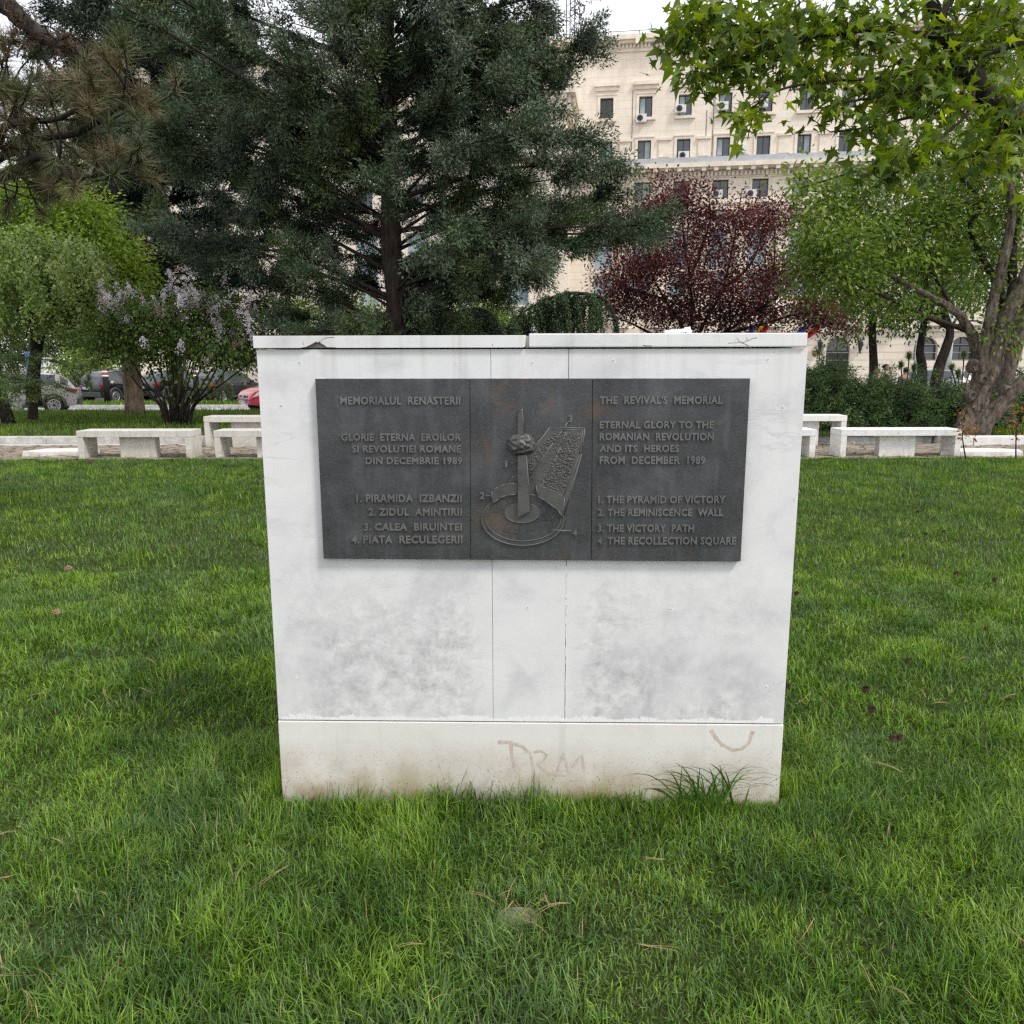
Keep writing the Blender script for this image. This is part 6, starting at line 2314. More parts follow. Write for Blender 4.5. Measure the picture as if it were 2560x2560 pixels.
# ---------- broad-leaved trees
def leafy(name, lab, base, limbs, blobs, cols, w, leaf=(0.045, 0.085), per=26, mat=None, barkmat=None, tmpl=LEAF, twig_r=0.012, droop=-0.25, cat='tree', group=None, spread=0.28, trunk_seg=12, bump=0.03, upright=0.0, gnarl=0.0):
    """limbs: (points, r0, r1) in world space; blobs: (centre, radii, count) clusters of leaf sprays"""
    base = Vector(base)
    t_ = empty(name, base, 0, lab, cat, group)
    tk, lm = MB(), MB()
    nodes = []
    for i, (pts, r0, r1) in enumerate(limbs):
        c_ = spl([Vector(p_) - base for p_ in pts], 7)
        mb = tk if r0 > 0.10 or i == 0 else lm
        if gnarl and r0 > 0.1: c_ = spl(c_, 3)
        mb.tube(c_, taper(r0, r1, len(c_)), trunk_seg if r0 > 0.1 else 7, bump=bump, gnarl=gnarl if r0 > 0.1 else 0)
        nodes += c_[len(c_) // 3:]
    nd = np.array([tuple(q_) for q_ in nodes])
    out = []
    for (c_, rad, cnt) in blobs:
        c_ = np.array(tuple(c_)) - np.array(tuple(base))
        for q_ in range(cnt):
            v_ = rng.normal(0, 1, 3)
            v_ = v_ / np.linalg.norm(v_) * rng.random() ** 0.42
            tgt = c_ + v_ * np.array(rad)
            dist = np.linalg.norm(nd - tgt, axis=1)
            i = rng.choice(np.argsort(dist)[:4])
            a = nd[i]
            d = tgt - a
            L = np.linalg.norm(d)
            mid = a + d * 0.5 + rng.normal(0, 0.10, 3) * min(1, L) + np.array([0, 0, 0.10 * min(L, 1.5) * (1 if droop < 0 else -1)])
            tw = spl([Vector(a), Vector(mid), Vector(tgt)], 4)
            lm.tube(tw, taper(twig_r * min(1.6, 0.6 + 0.3 * L), 0.004, len(tw)), 4, cap=False)
            nd = np.concatenate([nd, np.array([tuple(tw[4]), tuple(tw[-1])])])
            n = int(per * rng.uniform(0.6, 1.4))
            f = rng.random(n)
            dirv = np.array(tuple((tw[-1] - tw[-3]).normalized()))
            sp = rng.normal(0, 1, (n, 3)) * spread * np.array([1, 1, 0.7])
            pos = tgt + sp - dirv * (f * 0.3)[:, None]
            fw = nrmz(sp * 1.6 / spread * 0.5 + dirv + rng.normal(0, 0.5, (n, 3)) + np.array([0, 0, droop]))
            tt = tints(1, cols, w, 0.3)
            tn = tt * 0.7 + tints(n, cols, w) * 0.3
            s_ = rng.uniform(0.7, 1.25, n)
            out.append((pos, fw, np.stack([s_ * leaf[0], s_ * leaf[1]], 1), tn))
    tk.build('trunk', barkmat or m_bark_dk, t_)
    if lm.v: lm.build('branches', m_bark_dk, t_)
    pos, fw, sc_, tn = (np.concatenate([o[i] for o in out]) for i in range(4))
    scatter('crown', t_, mat or m_leaf, tmpl[0], tmpl[1], pos, fw, sc_, tn, roll=rng.normal(0, 1.0, len(pos)))
    return t_


GR = [(0.105, 0.180, 0.026), (0.170, 0.265, 0.036), (0.042, 0.078, 0.016), (0.26, 0.35, 0.05)]
random.seed(3)
# the leaning old tree at the right
Y1 = 16.3
q = lambda u, v, dy=0.0: P(u, v, Y1 + dy)
limbs = [([q(960, 447), q(965, 432), q(974, 411), q(983, 388), q(992, 362), q(1003, 330), q(1015, 298), q(1034, 262), q(1060, 190, .3), q(1075, 120, .5)], 0.25, 0.11),
         ([q(970, 446, -.1), q(980, 429, -.15), q(998, 407, -.2), q(1018, 387, -.25), q(1055, 355, -.3), q(1110, 270, -.3), q(1160, 180, -.3)], 0.20, 0.10),
         ([q(978, 400), q(981, 368), q(987, 334), q(995, 293), q(1006, 250), q(1012, 200), q(998, 158), q(994, 132)], 0.15, 0.05),
         ([q(981, 366, .1), q(975, 343, .2), q(968, 328, .25), q(956, 312, .2), q(933, 298, .1), q(911, 286), q(874, 266), q(845, 248, -.4), q(815, 236, -.8)], 0.12, 0.02),
         ([q(966, 330, .3), q(940, 321, .1), q(920, 314), q(900, 303), q(866, 289, -.4), q(845, 280, -.7), q(808, 268, -1.0)], 0.06, 0.015),
         ([q(1003, 325, .3), q(1003, 300, .5), q(1000, 290, .6), q(986, 264, .7), q(976, 246, .7), q(970, 225, .5), q(980, 203, .3), q(955, 170, .2), q(935, 140)], 0.10, 0.025),
         ([q(980, 203, .3), q(953, 206, .2), q(940, 217), q(920, 238, -.3), q(890, 250, -.6)], 0.05, 0.015),
         ([q(1012, 300), q(1013, 250, .4), q(1018, 215, .5), q(1010, 170, .8), q(1006, 110, 1)], 0.10, 0.03),
         ([q(953, 170, .2), q(920, 160), q(880, 165, -.4), q(840, 176, -.6), q(800, 188, -.8)], 0.035, 0.012),
         ([q(956, 312, .2), q(930, 270, .6), q(905, 240, .8), q(870, 222, .8), q(835, 205, .6)], 0.045, 0.012)]
bl = []
for (u, v, ru, rv, cnt, dy) in ((835, 195, 36, 24, 22, -.6), (870, 185, 42, 22, 24, -.3), (925, 160, 42, 28, 22, 0), (985, 140, 48, 45, 46, .4), (838, 246, 36, 24, 42, -.8), (862, 222, 42, 22, 36, 0), (915, 212, 46, 26, 42, .3),
                               (968, 205, 40, 40, 44, .8), (1010, 215, 30, 60, 44, .6), (818, 285, 24, 14, 14, -1.0), (848, 268, 40, 16, 26, -.5), (895, 258, 40, 20, 30, .2), (940, 262, 34, 24, 34, .6), (985, 280, 30, 20, 16, 1),
                               (900, 306, 36, 8, 10, 0), (860, 296, 26, 9, 10, -.4), (800, 180, 18, 14, 6, -.8), (1010, 60, 40, 50, 36, .6), (940, 80, 50, 40, 26, .4), (1015, 330, 24, 30, 10, -.3), (808, 225, 20, 16, 10, -.9)):
    c_ = q(u, v, dy)
    z = Y1 / F
    bl.append((c_, (ru * z, 1.1, rv * z), cnt))
t1 = leafy('leaning_tree', 'old multi stemmed tree leaning right with knotted bark, at the right edge', (q(963, 446).x, Y1, 0.0), limbs, bl, GR, [.35, .3, .2, .15], leaf=(0.055, 0.115), per=42, barkmat=m_bark_gr, trunk_seg=20, bump=0.0, gnarl=0.16, spread=0.22)
b0 = Vector(t1.location)
for (u, v, r_, dy) in ((977, 366, .12, -.16), (985, 380, .10, -.20), (973, 396, .10, -.22), (1009, 391, .10, -.32)):
    k = MB()
    c_ = q(u, v, dy) - b0
    rings = []
    for (fr, oy) in ((1.35, 0.16), (1.15, 0.05), (0.9, 0.01), (0.62, 0.0), (0.42, 0.03), (0.15, 0.04)):
        rings.append([(c_.x + r_ * fr * math.cos(a) * .85 * (1 + .12 * math.sin(a * 3 + u)), c_.y + oy, c_.z + r_ * fr * math.sin(a) * (1 + .1 * math.sin(a * 2 + v))) for a in np.linspace(0, 2 * PI, 15)[:-1]])
    k.add([p_ for r2 in rings for p_ in r2], [(i * 14 + j, i * 14 + (j + 1) % 14, i * 14 + 14 + (j + 1) % 14, i * 14 + 14 + j) for i in range(5) for j in range(14)] + [tuple(70 + j for j in range(14))], 0, True)
    k.build('knot', m_bark_gr, t1)
k = MB()
k.tube([q(950, 447, -.1) - b0, q(958, 440, -.12) - b0, q(969, 415, -.12) - b0], [0.17, 0.15, 0.08], 12, bump=.1)
k.tube([q(984, 448, -.1) - b0, q(983, 437, -.15) - b0, q(992, 414, -.2) - b0], [0.14, 0.12, 0.08], 12, bump=.1)
k.build('root_flare', m_bark_gr, t1)

# second old trunk right behind it
q2 = lambda u, v, dy=0.0: P(u, v, 18.6 + dy)
limbs = [([q2(992, 431), q2(996, 420), q2(1000, 392), q2(1012, 352), q2(1030, 300), q2(1045, 220), q2(1040, 120)], 0.30, 0.09), ([q2(1012, 352), q2(1000, 310, .3), q2(1004, 270, .4), q2(1014, 200, .6), q2(1000, 120, .8)], 0.13, 0.03),
         ([q2(1010, 425), q2(1004, 400), q2(1008, 370), q2(1026, 330)], 0.18, 0.10)]
bl = [(q2(u, v, dy), (ru * .0235, 1.2, rv * .0235), cnt) for (u, v, ru, rv, cnt, dy) in ((1015, 240, 30, 40, 30, .5), (985, 190, 40, 40, 36, 1), (1010, 120, 40, 50, 40, .8), (945, 240, 40, 30, 34, 1.4), (975, 300, 30, 16, 14, 1.2))]
leafy('old_tree', 'dark knotted trunk just behind the leaning tree', (q2(996, 431).x, 18.6, 0.1), limbs, bl, GR, [.4, .3, .2, .1], leaf=(0.06, 0.12), per=26, barkmat=m_bark_gr, bump=0.08, trunk_seg=16)

# three farther trees beyond the hedge
for (uu, Y, pts, rr, blobs_, lab) in (
    (873.5, 31, ((873.5, 385), (873.5, 360), (872, 325), (873, 300), (878, 265), (880, 225)), 0.19, ((870, 305, 44, 22, 40, 0), (840, 312, 26, 12, 14, 0), (895, 320, 20, 16, 14, 0), (860, 270, 50, 30, 40, .6), (850, 335, 18, 10, 8, -.3), (905, 285, 30, 25, 24, .4)), 'straight tree standing before the building, left of three dark trunks beyond the hedge'),
    (922, 30, ((922, 388), (922, 366), (920, 350), (924, 322), (926, 290), (922, 240)), 0.20, ((915, 308, 34, 18, 24, 0), (930, 280, 40, 26, 36, .4), (915, 250, 40, 26, 26, .3)), 'pollarded dark trunk beyond the hedge, middle of three'),
    (938, 29, ((935, 390), (939, 368), (947, 345), (950, 330), (944, 310), (946, 280), (960, 230)), 0.22, ((950, 296, 36, 18, 24, 0), (970, 270, 36, 26, 30, .4), (960, 240, 36, 30, 26, .5), (985, 305, 24, 16, 10, 0)), 'crooked dark trunk beyond the hedge, right of three')):
    z = Y / F
    P_ = lambda u, v, dy=0: P(u, v, Y + dy)
    limbs = [([P_(u, v) for u, v in pts], rr, 0.07)]
    top = pts[3]
    for sx_, vv in ((-40, 20), (36, 26), (-18, -40), (25, -36), (-30, -10)):
        limbs.append(([P_(*top), P_(top[0] + sx_ * .5, top[1] - 14 + vv * .2, .3), P_(top[0] + sx_, top[1] - 18 + vv * .4, .2)], 0.06, 0.015))
    leafy('park_tree', lab, (P_(uu, 388).x, Y, -0.2), limbs, [(P_(u, v, dy), (ru * z, 1.4, rv * z), cnt) for (u, v, ru, rv, cnt, dy) in blobs_], [(0.06, 0.12, 0.025), (0.10, 0.18, 0.035), (0.045, 0.09, 0.022), (0.14, 0.22, 0.05)], [.35, .3, .2, .15],
          leaf=(0.085, 0.17), per=30, group='park trees beyond the hedge', spread=0.38)

# purple leaved plum
random.seed(12)
Yp = 27.0
qp = lambda u, v, dy=0.0: P(u, v, Yp + dy)
limbs = [([qp(690, 402), qp(690, 370), qp(688, 345)], 0.20, 0.16)]
for (pts) in (((688, 345), (680, 322), (665, 300), (650, 270), (640, 235), (636, 205)), ((688, 345), (692, 315), (690, 280), (684, 240), (682, 200), (684, 175)), ((690, 350), (706, 320), (722, 290), (732, 250), (738, 215), (742, 190)),
              ((690, 355), (720, 335), (750, 315), (770, 285), (775, 245), (772, 205)), ((720, 335), (760, 325), (795, 315), (822, 316)), ((665, 300), (640, 292), (618, 280), (608, 255)), ((690, 280), (700, 250), (710, 220), (708, 190)),
              ((688, 345), (655, 335), (628, 322), (606, 315)), ((722, 290), (750, 265), (764, 230)), ((650, 270), (660, 240), (662, 205)), ((750, 315), (785, 290), (800, 262))):
    limbs.append(([qp(u, v, random.gauss(0, .5)) for u, v in pts], 0.075, 0.012))
bl = [(qp(u, 340 - (340 - v) * .93, dy), (ru * Yp / F, 1.3, rv * Yp / F), cnt) for (u, v, ru, rv, cnt, dy) in (
    (640, 232, 32, 32, 24, 0), (685, 222, 32, 36, 22, 0), (712, 230, 28, 38, 18, 0), (740, 228, 24, 36, 16, 0), (772, 240, 22, 34, 13, 0), (625, 275, 28, 26, 40, 0), (670, 270, 34, 30, 62, -.4), (715, 275, 36, 30, 62, -.3), (760, 285, 30, 26, 44, 0),
    (640, 308, 34, 16, 36, -.3), (690, 312, 40, 18, 50, .4), (740, 314, 36, 18, 44, .3), (795, 312, 30, 14, 26, 0), (822, 322, 18, 8, 10, 0), (786, 270, 14, 16, 10, 0), (690, 190, 8, 12, 4, 0), (742, 198, 8, 14, 4, 0), (655, 205, 16, 14, 7, 0), (715, 200, 14, 14, 5, 0), (765, 212, 14, 18, 6, 0), (808, 300, 12, 8, 6, 0))]
for i in range(26):
    u = random.uniform(612, 800)
    v = 220 + 0.0025 * (u - 690) ** 2 + random.uniform(-34, 6)
    bl.append((qp(u, v, random.gauss(0, .6)), (2.5 * Yp / F, .12, 17 * Yp / F), 4))
bl += [(qp(803, 250, 0), (.7, .8, 1.1), 14), (qp(790, 225, 0), (.5, .8, .9), 7), (qp(825, 305, 0), (.7, .8, .6), 10), (qp(812, 285, 0), (.5, .8, .7), 8), (qp(605, 295, 0), (.5, .8, .9), 10), (qp(845, 326, 0), (.5, .6, .25), 6)]
leafy('purple_plum', 'dark purple leaved plum tree in front of the building right of centre', (qp(690, 402).x, Yp, -0.05), limbs, bl, [(0.085, 0.027, 0.030), (0.055, 0.020, 0.023), (0.13, 0.042, 0.040), (0.20, 0.075, 0.055)], [.35, .35, .2, .1],
      leaf=(0.065, 0.095), per=66, mat=m_plum, tmpl=LEAFS, spread=0.26, droop=0.15)

# robinia and weeping birch at the left
random.seed(14)
Yr = 22.8
qr = lambda u, v, dy=0.0: P(u, v, Yr + dy)
limbs = [([qr(34, 405), qr(34, 370), qr(42, 320), qr(50, 270), qr(45, 220)], 0.22, 0.06)] + [([qr(52, 320), qr(52 + a, 300 - abs(a) * .3 + b), qr(52 + 2 * a, 275 - abs(a) * .5 + b)], 0.06, 0.012) for a, b in ((25, 0), (-25, 0), (35, 25), (-30, 20), (14, -30), (-12, -30))]
bl = [(qr(u, v, dy), (ru * Yr / F, 1.6, rv * Yr / F), cnt) for (u, v, ru, rv, cnt, dy) in ((-5, 200, 30, 24, 30, 0), (45, 200, 26, 20, 26, 0), (90, 215, 20, 16, 20, 0), (112, 265, 16, 12, 18, -.3), (118, 298, 14, 10, 14, -.3), (20, 215, 40, 30, 44, 0), (70, 222, 36, 28, 44, 0), (100, 250, 24, 24, 36, 0), (108, 285, 22, 18, 30, -.3), (60, 262, 44, 26, 60, -.3), (15, 262, 34, 30, 40, 0), (80, 300, 34, 20, 40, 0), (40, 310, 40, 20, 34, .4), (120, 275, 10, 10, 8, 0))]
leafy('robinia', 'bright yellow green tree with feathery leaflets at the left, behind the birch', (qr(34, 405).x, Yr, -0.1), limbs, bl, [(0.20, 0.31, 0.04), (0.27, 0.38, 0.05), (0.13, 0.22, 0.032), (0.34, 0.44, 0.09)], [.35, .3, .2, .15], leaf=(0.065, 0.13), per=75, tmpl=LEAFS, spread=0.36)


def weeping(name, lab, base, trunk, tops, Lr, cols, leaf, per_m, mat, tmpl, trunk_r=0.12, cat='tree', gap=0.0, sway=0.05, side=0.35, ends=None, m_wood=None):
    """strands hanging from arching limbs"""
    base = Vector(base)
    t_ = empty(name, base, 0, lab, cat)
    tk, wood, out = MB(), MB(), []
    for pts, r0, r1 in trunk:
        c_ = spl([Vector(p_) - base for p_ in pts], 7)
        tk.tube(c_, taper(r0, r1, len(c_)), 10, bump=0.05)
    for (p0, L) in tops:
        p0 = Vector(p0) - base
        L = max(L, 0.15)
        st = wander(p0, (random.gauss(0, side), random.gauss(0, side), -0.25), L, 7, -0.6 if side < .5 else -0.25, sway)
        wood.tube(st, taper(0.010, 0.004, len(st)), 4, cap=False)
        pts = np.array([tuple(a) for a in st])
        n = int(per_m * L)
        f = rng.random(n) * (len(st) - 1.001)
        i = f.astype(int)
        pos = pts[i] + (pts[i + 1] - pts[i]) * (f - i)[:, None] + rng.normal(0, Lr, (n, 3))
        fw = nrmz(rng.normal(0, 0.8, (n, 3)) + np.array([0, 0, -0.7]))
        tt = tints(1, cols, None, 0.15)
        s_ = rng.uniform(0.7, 1.25, n)
        out.append((pos, fw, np.stack([s_ * leaf[0], s_ * leaf[1]], 1), tt * .5 + tints(n, cols) * .5))
    tk.build('trunk', m_wood or m_bark_dk, t_)
    wood.build('hanging_twigs', m_bark_dk, t_)
    pos, fw, sc_, tn = (np.concatenate([o[i] for o in out]) for i in range(4))
    scatter('crown', t_, mat, tmpl[0], tmpl[1], pos, fw, sc_, tn, roll=rng.uniform(0, 6.28, len(pos)))
    return t_


random.seed(15)
Yb = 20.6
qb = lambda u, v, dy=0.0: P(u, v, Yb + dy)
trunk = [([qb(33, 419), qb(33, 400), qb(34, 370), qb(33, 330), qb(28, 280), qb(25, 235)], 0.13, 0.04), ([qb(33, 300), qb(15, 260), qb(0, 238), qb(-20, 235)], 0.05, 0.02), ([qb(33, 320), qb(55, 280), qb(75, 262), qb(95, 268)], 0.05, 0.015)]
tops = []
for i in range(380):
    u = random.uniform(-30, 98)
    vtop = 226 + 0.004 * (u - 25) ** 2 + 100 * random.random() ** 1.2
    vend = min((330 if u < 32 else 318) - max(0, u - 40) * 0.4 + random.gauss(0, 11), vtop + random.uniform(15, 60))
    tops.append((qb(u, vtop, random.gauss(0, 1.0)), max(0.4, (vend - vtop) * Yb / F)))
weeping('weeping_birch', 'weeping birch with hanging light green twigs at the left edge', (qb(33, 419).x, Yb, float(gz(-12.4, Yb))), trunk, tops, 0.07, [(0.16, 0.25, 0.055), (0.23, 0.32, 0.09), (0.095, 0.16, 0.040), (0.34, 0.42, 0.20)], (0.06, 0.075), 130, m_leaf, LEAFS, side=0.6, sway=0.09)

# weeping cedars
random.seed(16)
Yc = 24.0
qc = lambda u, v, dy=0.0: P(u, v, Yc + dy)
CED = [(0.050, 0.10, 0.050), (0.075, 0.13, 0.060), (0.034, 0.068, 0.036), (0.11, 0.17, 0.06)]
arch = [(503, 340), (512, 322), (530, 308), (548, 299), (565, 294), (585, 294), (605, 300), (615, 320), (618, 345), (620, 395)]
trunk = [([qc(u, v) for u, v in arch[::-1]], 0.09, 0.02)]
tops = []
for i in range(150):
    f = random.random() * 6.0
    j = int(f)
    a, c_ = arch[j], arch[j + 1]
    u, v = a[0] + (c_[0] - a[0]) * (f - j) + random.gauss(0, 2), a[1] + (c_[1] - a[1]) * (f - j) + random.uniform(-4, 3)
    strand = round(u / 9.0) * 9.0 + random.gauss(0, 1.5)
    tops.append((qc(strand, v, random.gauss(0, .35)), random.uniform(0.25, 1.0) * max(0.5, (360 - v) * Yc / F)))
weeping('weeping_cedar', 'weeping green cedar arching over the wall, right of the lantern', (qc(620, 395).x, Yc, 0.0), trunk, tops, 0.035, CED, (0.03, 0.07), 210, m_spray, LEAFS, sway=0.03)
Yc = 22.5
arch = [(432, 345), (440, 325), (455, 313), (472, 309), (488, 312), (497, 325), (503, 345), (505, 400)]
trunk = [([qc(u, v) for u, v in arch[::-1]], 0.08, 0.02)]
tops = []
for i in range(110):
    f = random.random() * 5.6
    j = int(f)
    a, c_ = arch[j], arch[j + 1]
    u, v = a[0] + (c_[0] - a[0]) * (f - j), a[1] + (c_[1] - a[1]) * (f - j) + random.uniform(-1, 4)
    tops.append((P(u + random.gauss(0, 2), v, Yc + random.gauss(0, .4)), random.uniform(0.4, 1.0) * max(0.5, (362 - v) * Yc / F)))
weeping('weeping_cedar', 'weeping grey green cedar below the right side of the big cypress', (qc(505, 400).x, Yc, 0.0), [([P(u, v, Yc) for u, v in arch[::-1]], 0.08, 0.02)], tops, 0.035, [(0.065, 0.095, 0.065), (0.085, 0.12, 0.085), (0.045, 0.07, 0.045)], (0.03, 0.07), 200, m_spray, LEAFS, sway=0.03)

# lilac
random.seed(17)
Yl = 19.6
ql = lambda u, v, dy=0.0: P(u, v, Yl + dy)
limbs = []
lb = ql(176, 424)
for (u, v) in ((100, 330), (112, 312), (130, 300), (148, 318), (160, 300), (176, 308), (190, 296), (205, 318), (220, 300), (240, 318), (254, 325), (120, 345), (228, 345), (265, 352), (170, 335), (198, 340)):
    u0 = 176 + (u - 176) * 0.22
    limbs.append(([ql(176 + (u - 176) * 0.16, 426, random.gauss(0, .15)), ql(u0, 405, random.gauss(0, .2)), ql(176 + (u - 176) * 0.5, 385 - (10 if abs(u - 176) < 50 else 0), random.gauss(0, .3)), ql(u, v, random.gauss(0, .5))], random.uniform(0.028, 0.045), 0.012))
bl = [(ql(u, v, dy), (ru * Yl / F, 0.9, rv * Yl / F), cnt) for (u, v, ru, rv, cnt, dy) in ((110, 330, 24, 22, 30, 0), (135, 312, 26, 20, 34, 0), (165, 318, 26, 22, 36, 0), (200, 315, 26, 22, 36, 0), (232, 325, 24, 22, 34, 0), (258, 340, 16, 16, 18, 0),
                                                                                         (125, 348, 28, 16, 26, -.2), (170, 345, 30, 16, 30, -.2), (215, 350, 30, 14, 26, -.1), (250, 360, 20, 10, 12, 0), (100, 350, 12, 14, 10, 0), (150, 365, 16, 10, 8, 0), (225, 300, 14, 10, 8, 0), (190, 380, 20, 20, 7, 0))]
lil = leafy('lilac_bush', 'flowering lilac bush with pale purple panicles left of the memorial', (lb.x, Yl, float(gz(lb.x, Yl))), limbs, bl, [(0.095, 0.17, 0.036), (0.15, 0.24, 0.055), (0.060, 0.11, 0.026), (0.16, 0.13, 0.05)], [.4, .28, .24, .08], leaf=(0.07, 0.10), per=34, cat='shrub', spread=0.24)
out = []
lb0 = np.array(tuple(lil.location))
pan = []
for (u, v, ru, rv, cnt) in ((112, 290, 12, 10, 10), (122, 300, 14, 14, 12), (140, 298, 12, 14, 10), (158, 305, 14, 10, 8), (182, 294, 10, 14, 13), (196, 290, 10, 10, 12), (190, 308, 16, 16, 12), (205, 305, 12, 14, 9), (225, 300, 14, 12, 12), (240, 312, 12, 14, 11), (250, 325, 14, 14, 14), (262, 335, 10, 12, 8), (215, 298, 14, 10, 10), (232, 322, 14, 10, 9), (175, 320, 10, 10, 5), (205, 330, 20, 14, 8), (130, 322, 22, 14, 10), (235, 340, 24, 10, 8), (150, 340, 40, 16, 10), (108, 318, 10, 14, 7), (118, 286, 6, 6, 5), (165, 308, 16, 10, 8)):
    for _ in range(max(2, int(cnt * .75))): pan.append((ql(u + random.gauss(0, ru * .8), v + 9 + random.gauss(0, rv * .7), random.gauss(-.25, .5))))
for p_ in pan:
    n = 85
    Lp = random.uniform(0.18, 0.32)
    f = rng.random(n)
    dirp = np.array([random.gauss(0, .3), random.gauss(0, .3), 1.0])
    pos = np.array(tuple(p_)) - lb0 + dirp[None] * (f * Lp)[:, None] + rng.normal(0, 1, (n, 3)) * (0.062 * (1.1 - f))[:, None]
    tt = tints(1, [(0.78, 0.72, 0.80), (0.86, 0.83, 0.86), (0.64, 0.54, 0.60), (0.30, 0.20, 0.13)], [.42, .3, .18, .1], .08)
    out.append((pos, nrmz(rng.normal(0, 1, (n, 3)) + dirp), np.stack([np.full(n, 0.036), np.full(n, 0.042)], 1), tt * rng.uniform(.85, 1.15, (n, 1))))
emit('blossoms', lil, m_petal, LEAFS, out)

# juniper hedge at the right and small cedar at the left
random.seed(18)
HJ = [(0.065, 0.120, 0.040), (0.100, 0.175, 0.055), (0.036, 0.066, 0.026), (0.15, 0.23, 0.07)]


def spreading(name, lab, base, spots, cols, w, per_m, rad, nl, nw, Lr=(0.5, 1.0), cat='hedge', up=0.12, rooted=True):
    base = Vector(base)
    t_ = empty(name, base, 0, lab, cat)
    wood, out = MB(), []
    for (c_, r_, n_) in spots:
        c_ = Vector(c_) - base
        root = Vector((c_.x * 0.9, c_.y * 0.8 + 0.2, 0.0))
        if rooted: wood.tube(spl([root, (root + c_) * 0.5 + Vector((random.gauss(0, .2), random.gauss(0, .2), 0.1)), c_], 5), taper(0.05, 0.02, 11), 6)
        paths = []
        for _ in range(n_):
            v_ = rng.normal(0, 1, 3)
            v_ /= np.linalg.norm(v_)
            s0 = c_ + Vector(v_ * np.array(r_) * 0.45 * rng.random())
            d = Vector(v_ * np.array(r_) * np.array([1.3, 1.3, .5])) + Vector((0, 0, up))
            paths.append((wander(s0, d, random.uniform(*Lr), 5, -0.03, 0.12), random.choice((0.7, 1, 1.3))))
        for tw, _d in paths[::2]: wood.tube(tw, taper(0.012, 0.004, len(tw)), 4, cap=False)
        plume_needles(paths, per_m, rad, nl, nw, out, cols, w)
    wood.build('stems', m_bark_dk, t_)
    emit('foliage', t_, m_spray, NEEDLE, out)
    return t_


spots = []
for u in range(792, 1010, 11):
    for (dv, Y, rz2) in ((0, 18.2, .42), (14, 17.8, .42), (30, 17.6, .42), (44, 17.4, .36), (4, 19.2, .42), (20, 19.4, .45)):
        vt = float(np.interp(u, [792, 815, 835, 850, 870, 890, 920, 945, 965, 1010], [374, 366, 366, 372, 374, 378, 380, 378, 384, 386])) + random.gauss(0, 2) + dv
        if vt > 424: continue
        spots.append((P(u + random.gauss(0, 3), vt + (7 if u < 842 else 14), Y + random.gauss(0, .15)), (0.55, 0.55, rz2), 9))
b_ = P(890, 430, 18.2)
spreading('juniper_hedge', 'long dark green spreading juniper hedge behind the white bench', (b_.x, 18.2, 0.1), spots, HJ, [.3, .22, .33, .15], 150, 0.10, 0.075, 0.020, Lr=(.35, .8))
spots = [(P(u + random.gauss(0, 3), v, 20 + random.gauss(0, .6)), (.6, .6, .4), 10) for (u, v) in ((1015, 385), (1030, 380), (1024, 400), (1040, 400), (1012, 405), (1045, 415), (1020, 415))]
spreading('juniper', 'dark juniper bush behind the old trunks at the right edge', (P(1028, 425, 20).x, 20, 0.1), spots, HJ, [.35, .3, .2, .15], 130, 0.14, 0.11, 0.019, cat='shrub')
spots = []
for (u, v, n_) in ((-14, 385, 12), (-4, 374, 12), (4, 388, 9), (12, 378, 8), (20, 388, 7), (34, 384, 6), (46, 380, 5), (56, 385, 4), (30, 392, 4), (10, 360, 7), (34, 358, 7), (48, 361, 3), (-12, 360, 9), (-2, 403, 5), (42, 397, 3), (22, 356, 5)):
    spots.append((P(u, v, 19.3 + random.gauss(0, .25)), (.42, .42, .16), n_))
spreading('young_cedar', 'small bright green cedar at the left edge in front of the grey car', (P(1, 418, 19.5).x, 19.5, 0.08), spots, [(0.10, 0.16, 0.045), (0.14, 0.21, 0.06), (0.06, 0.10, 0.035), (0.18, 0.24, 0.07)], [.35, .3, .2, .15], 120, 0.09, 0.08, 0.014, cat='tree', up=0.0, rooted=False)
k = MB()
zb = P(1, 418, 19.5)
k.tube([(zb.x + .15, 19.6, 0.0), (zb.x + .05, 19.6, .6), (zb.x - 0.05, 19.6, 1.6), (zb.x - .1, 19.6, 3.6)], [0.16, 0.13, 0.11, 0.05], 10, bump=.08)
o = k.build('trunk', m_bark_dk)
par = bpy.data.objects['young_cedar']
o.parent = par
o.matrix_parent_inverse = Matrix.Translation(-par.location)

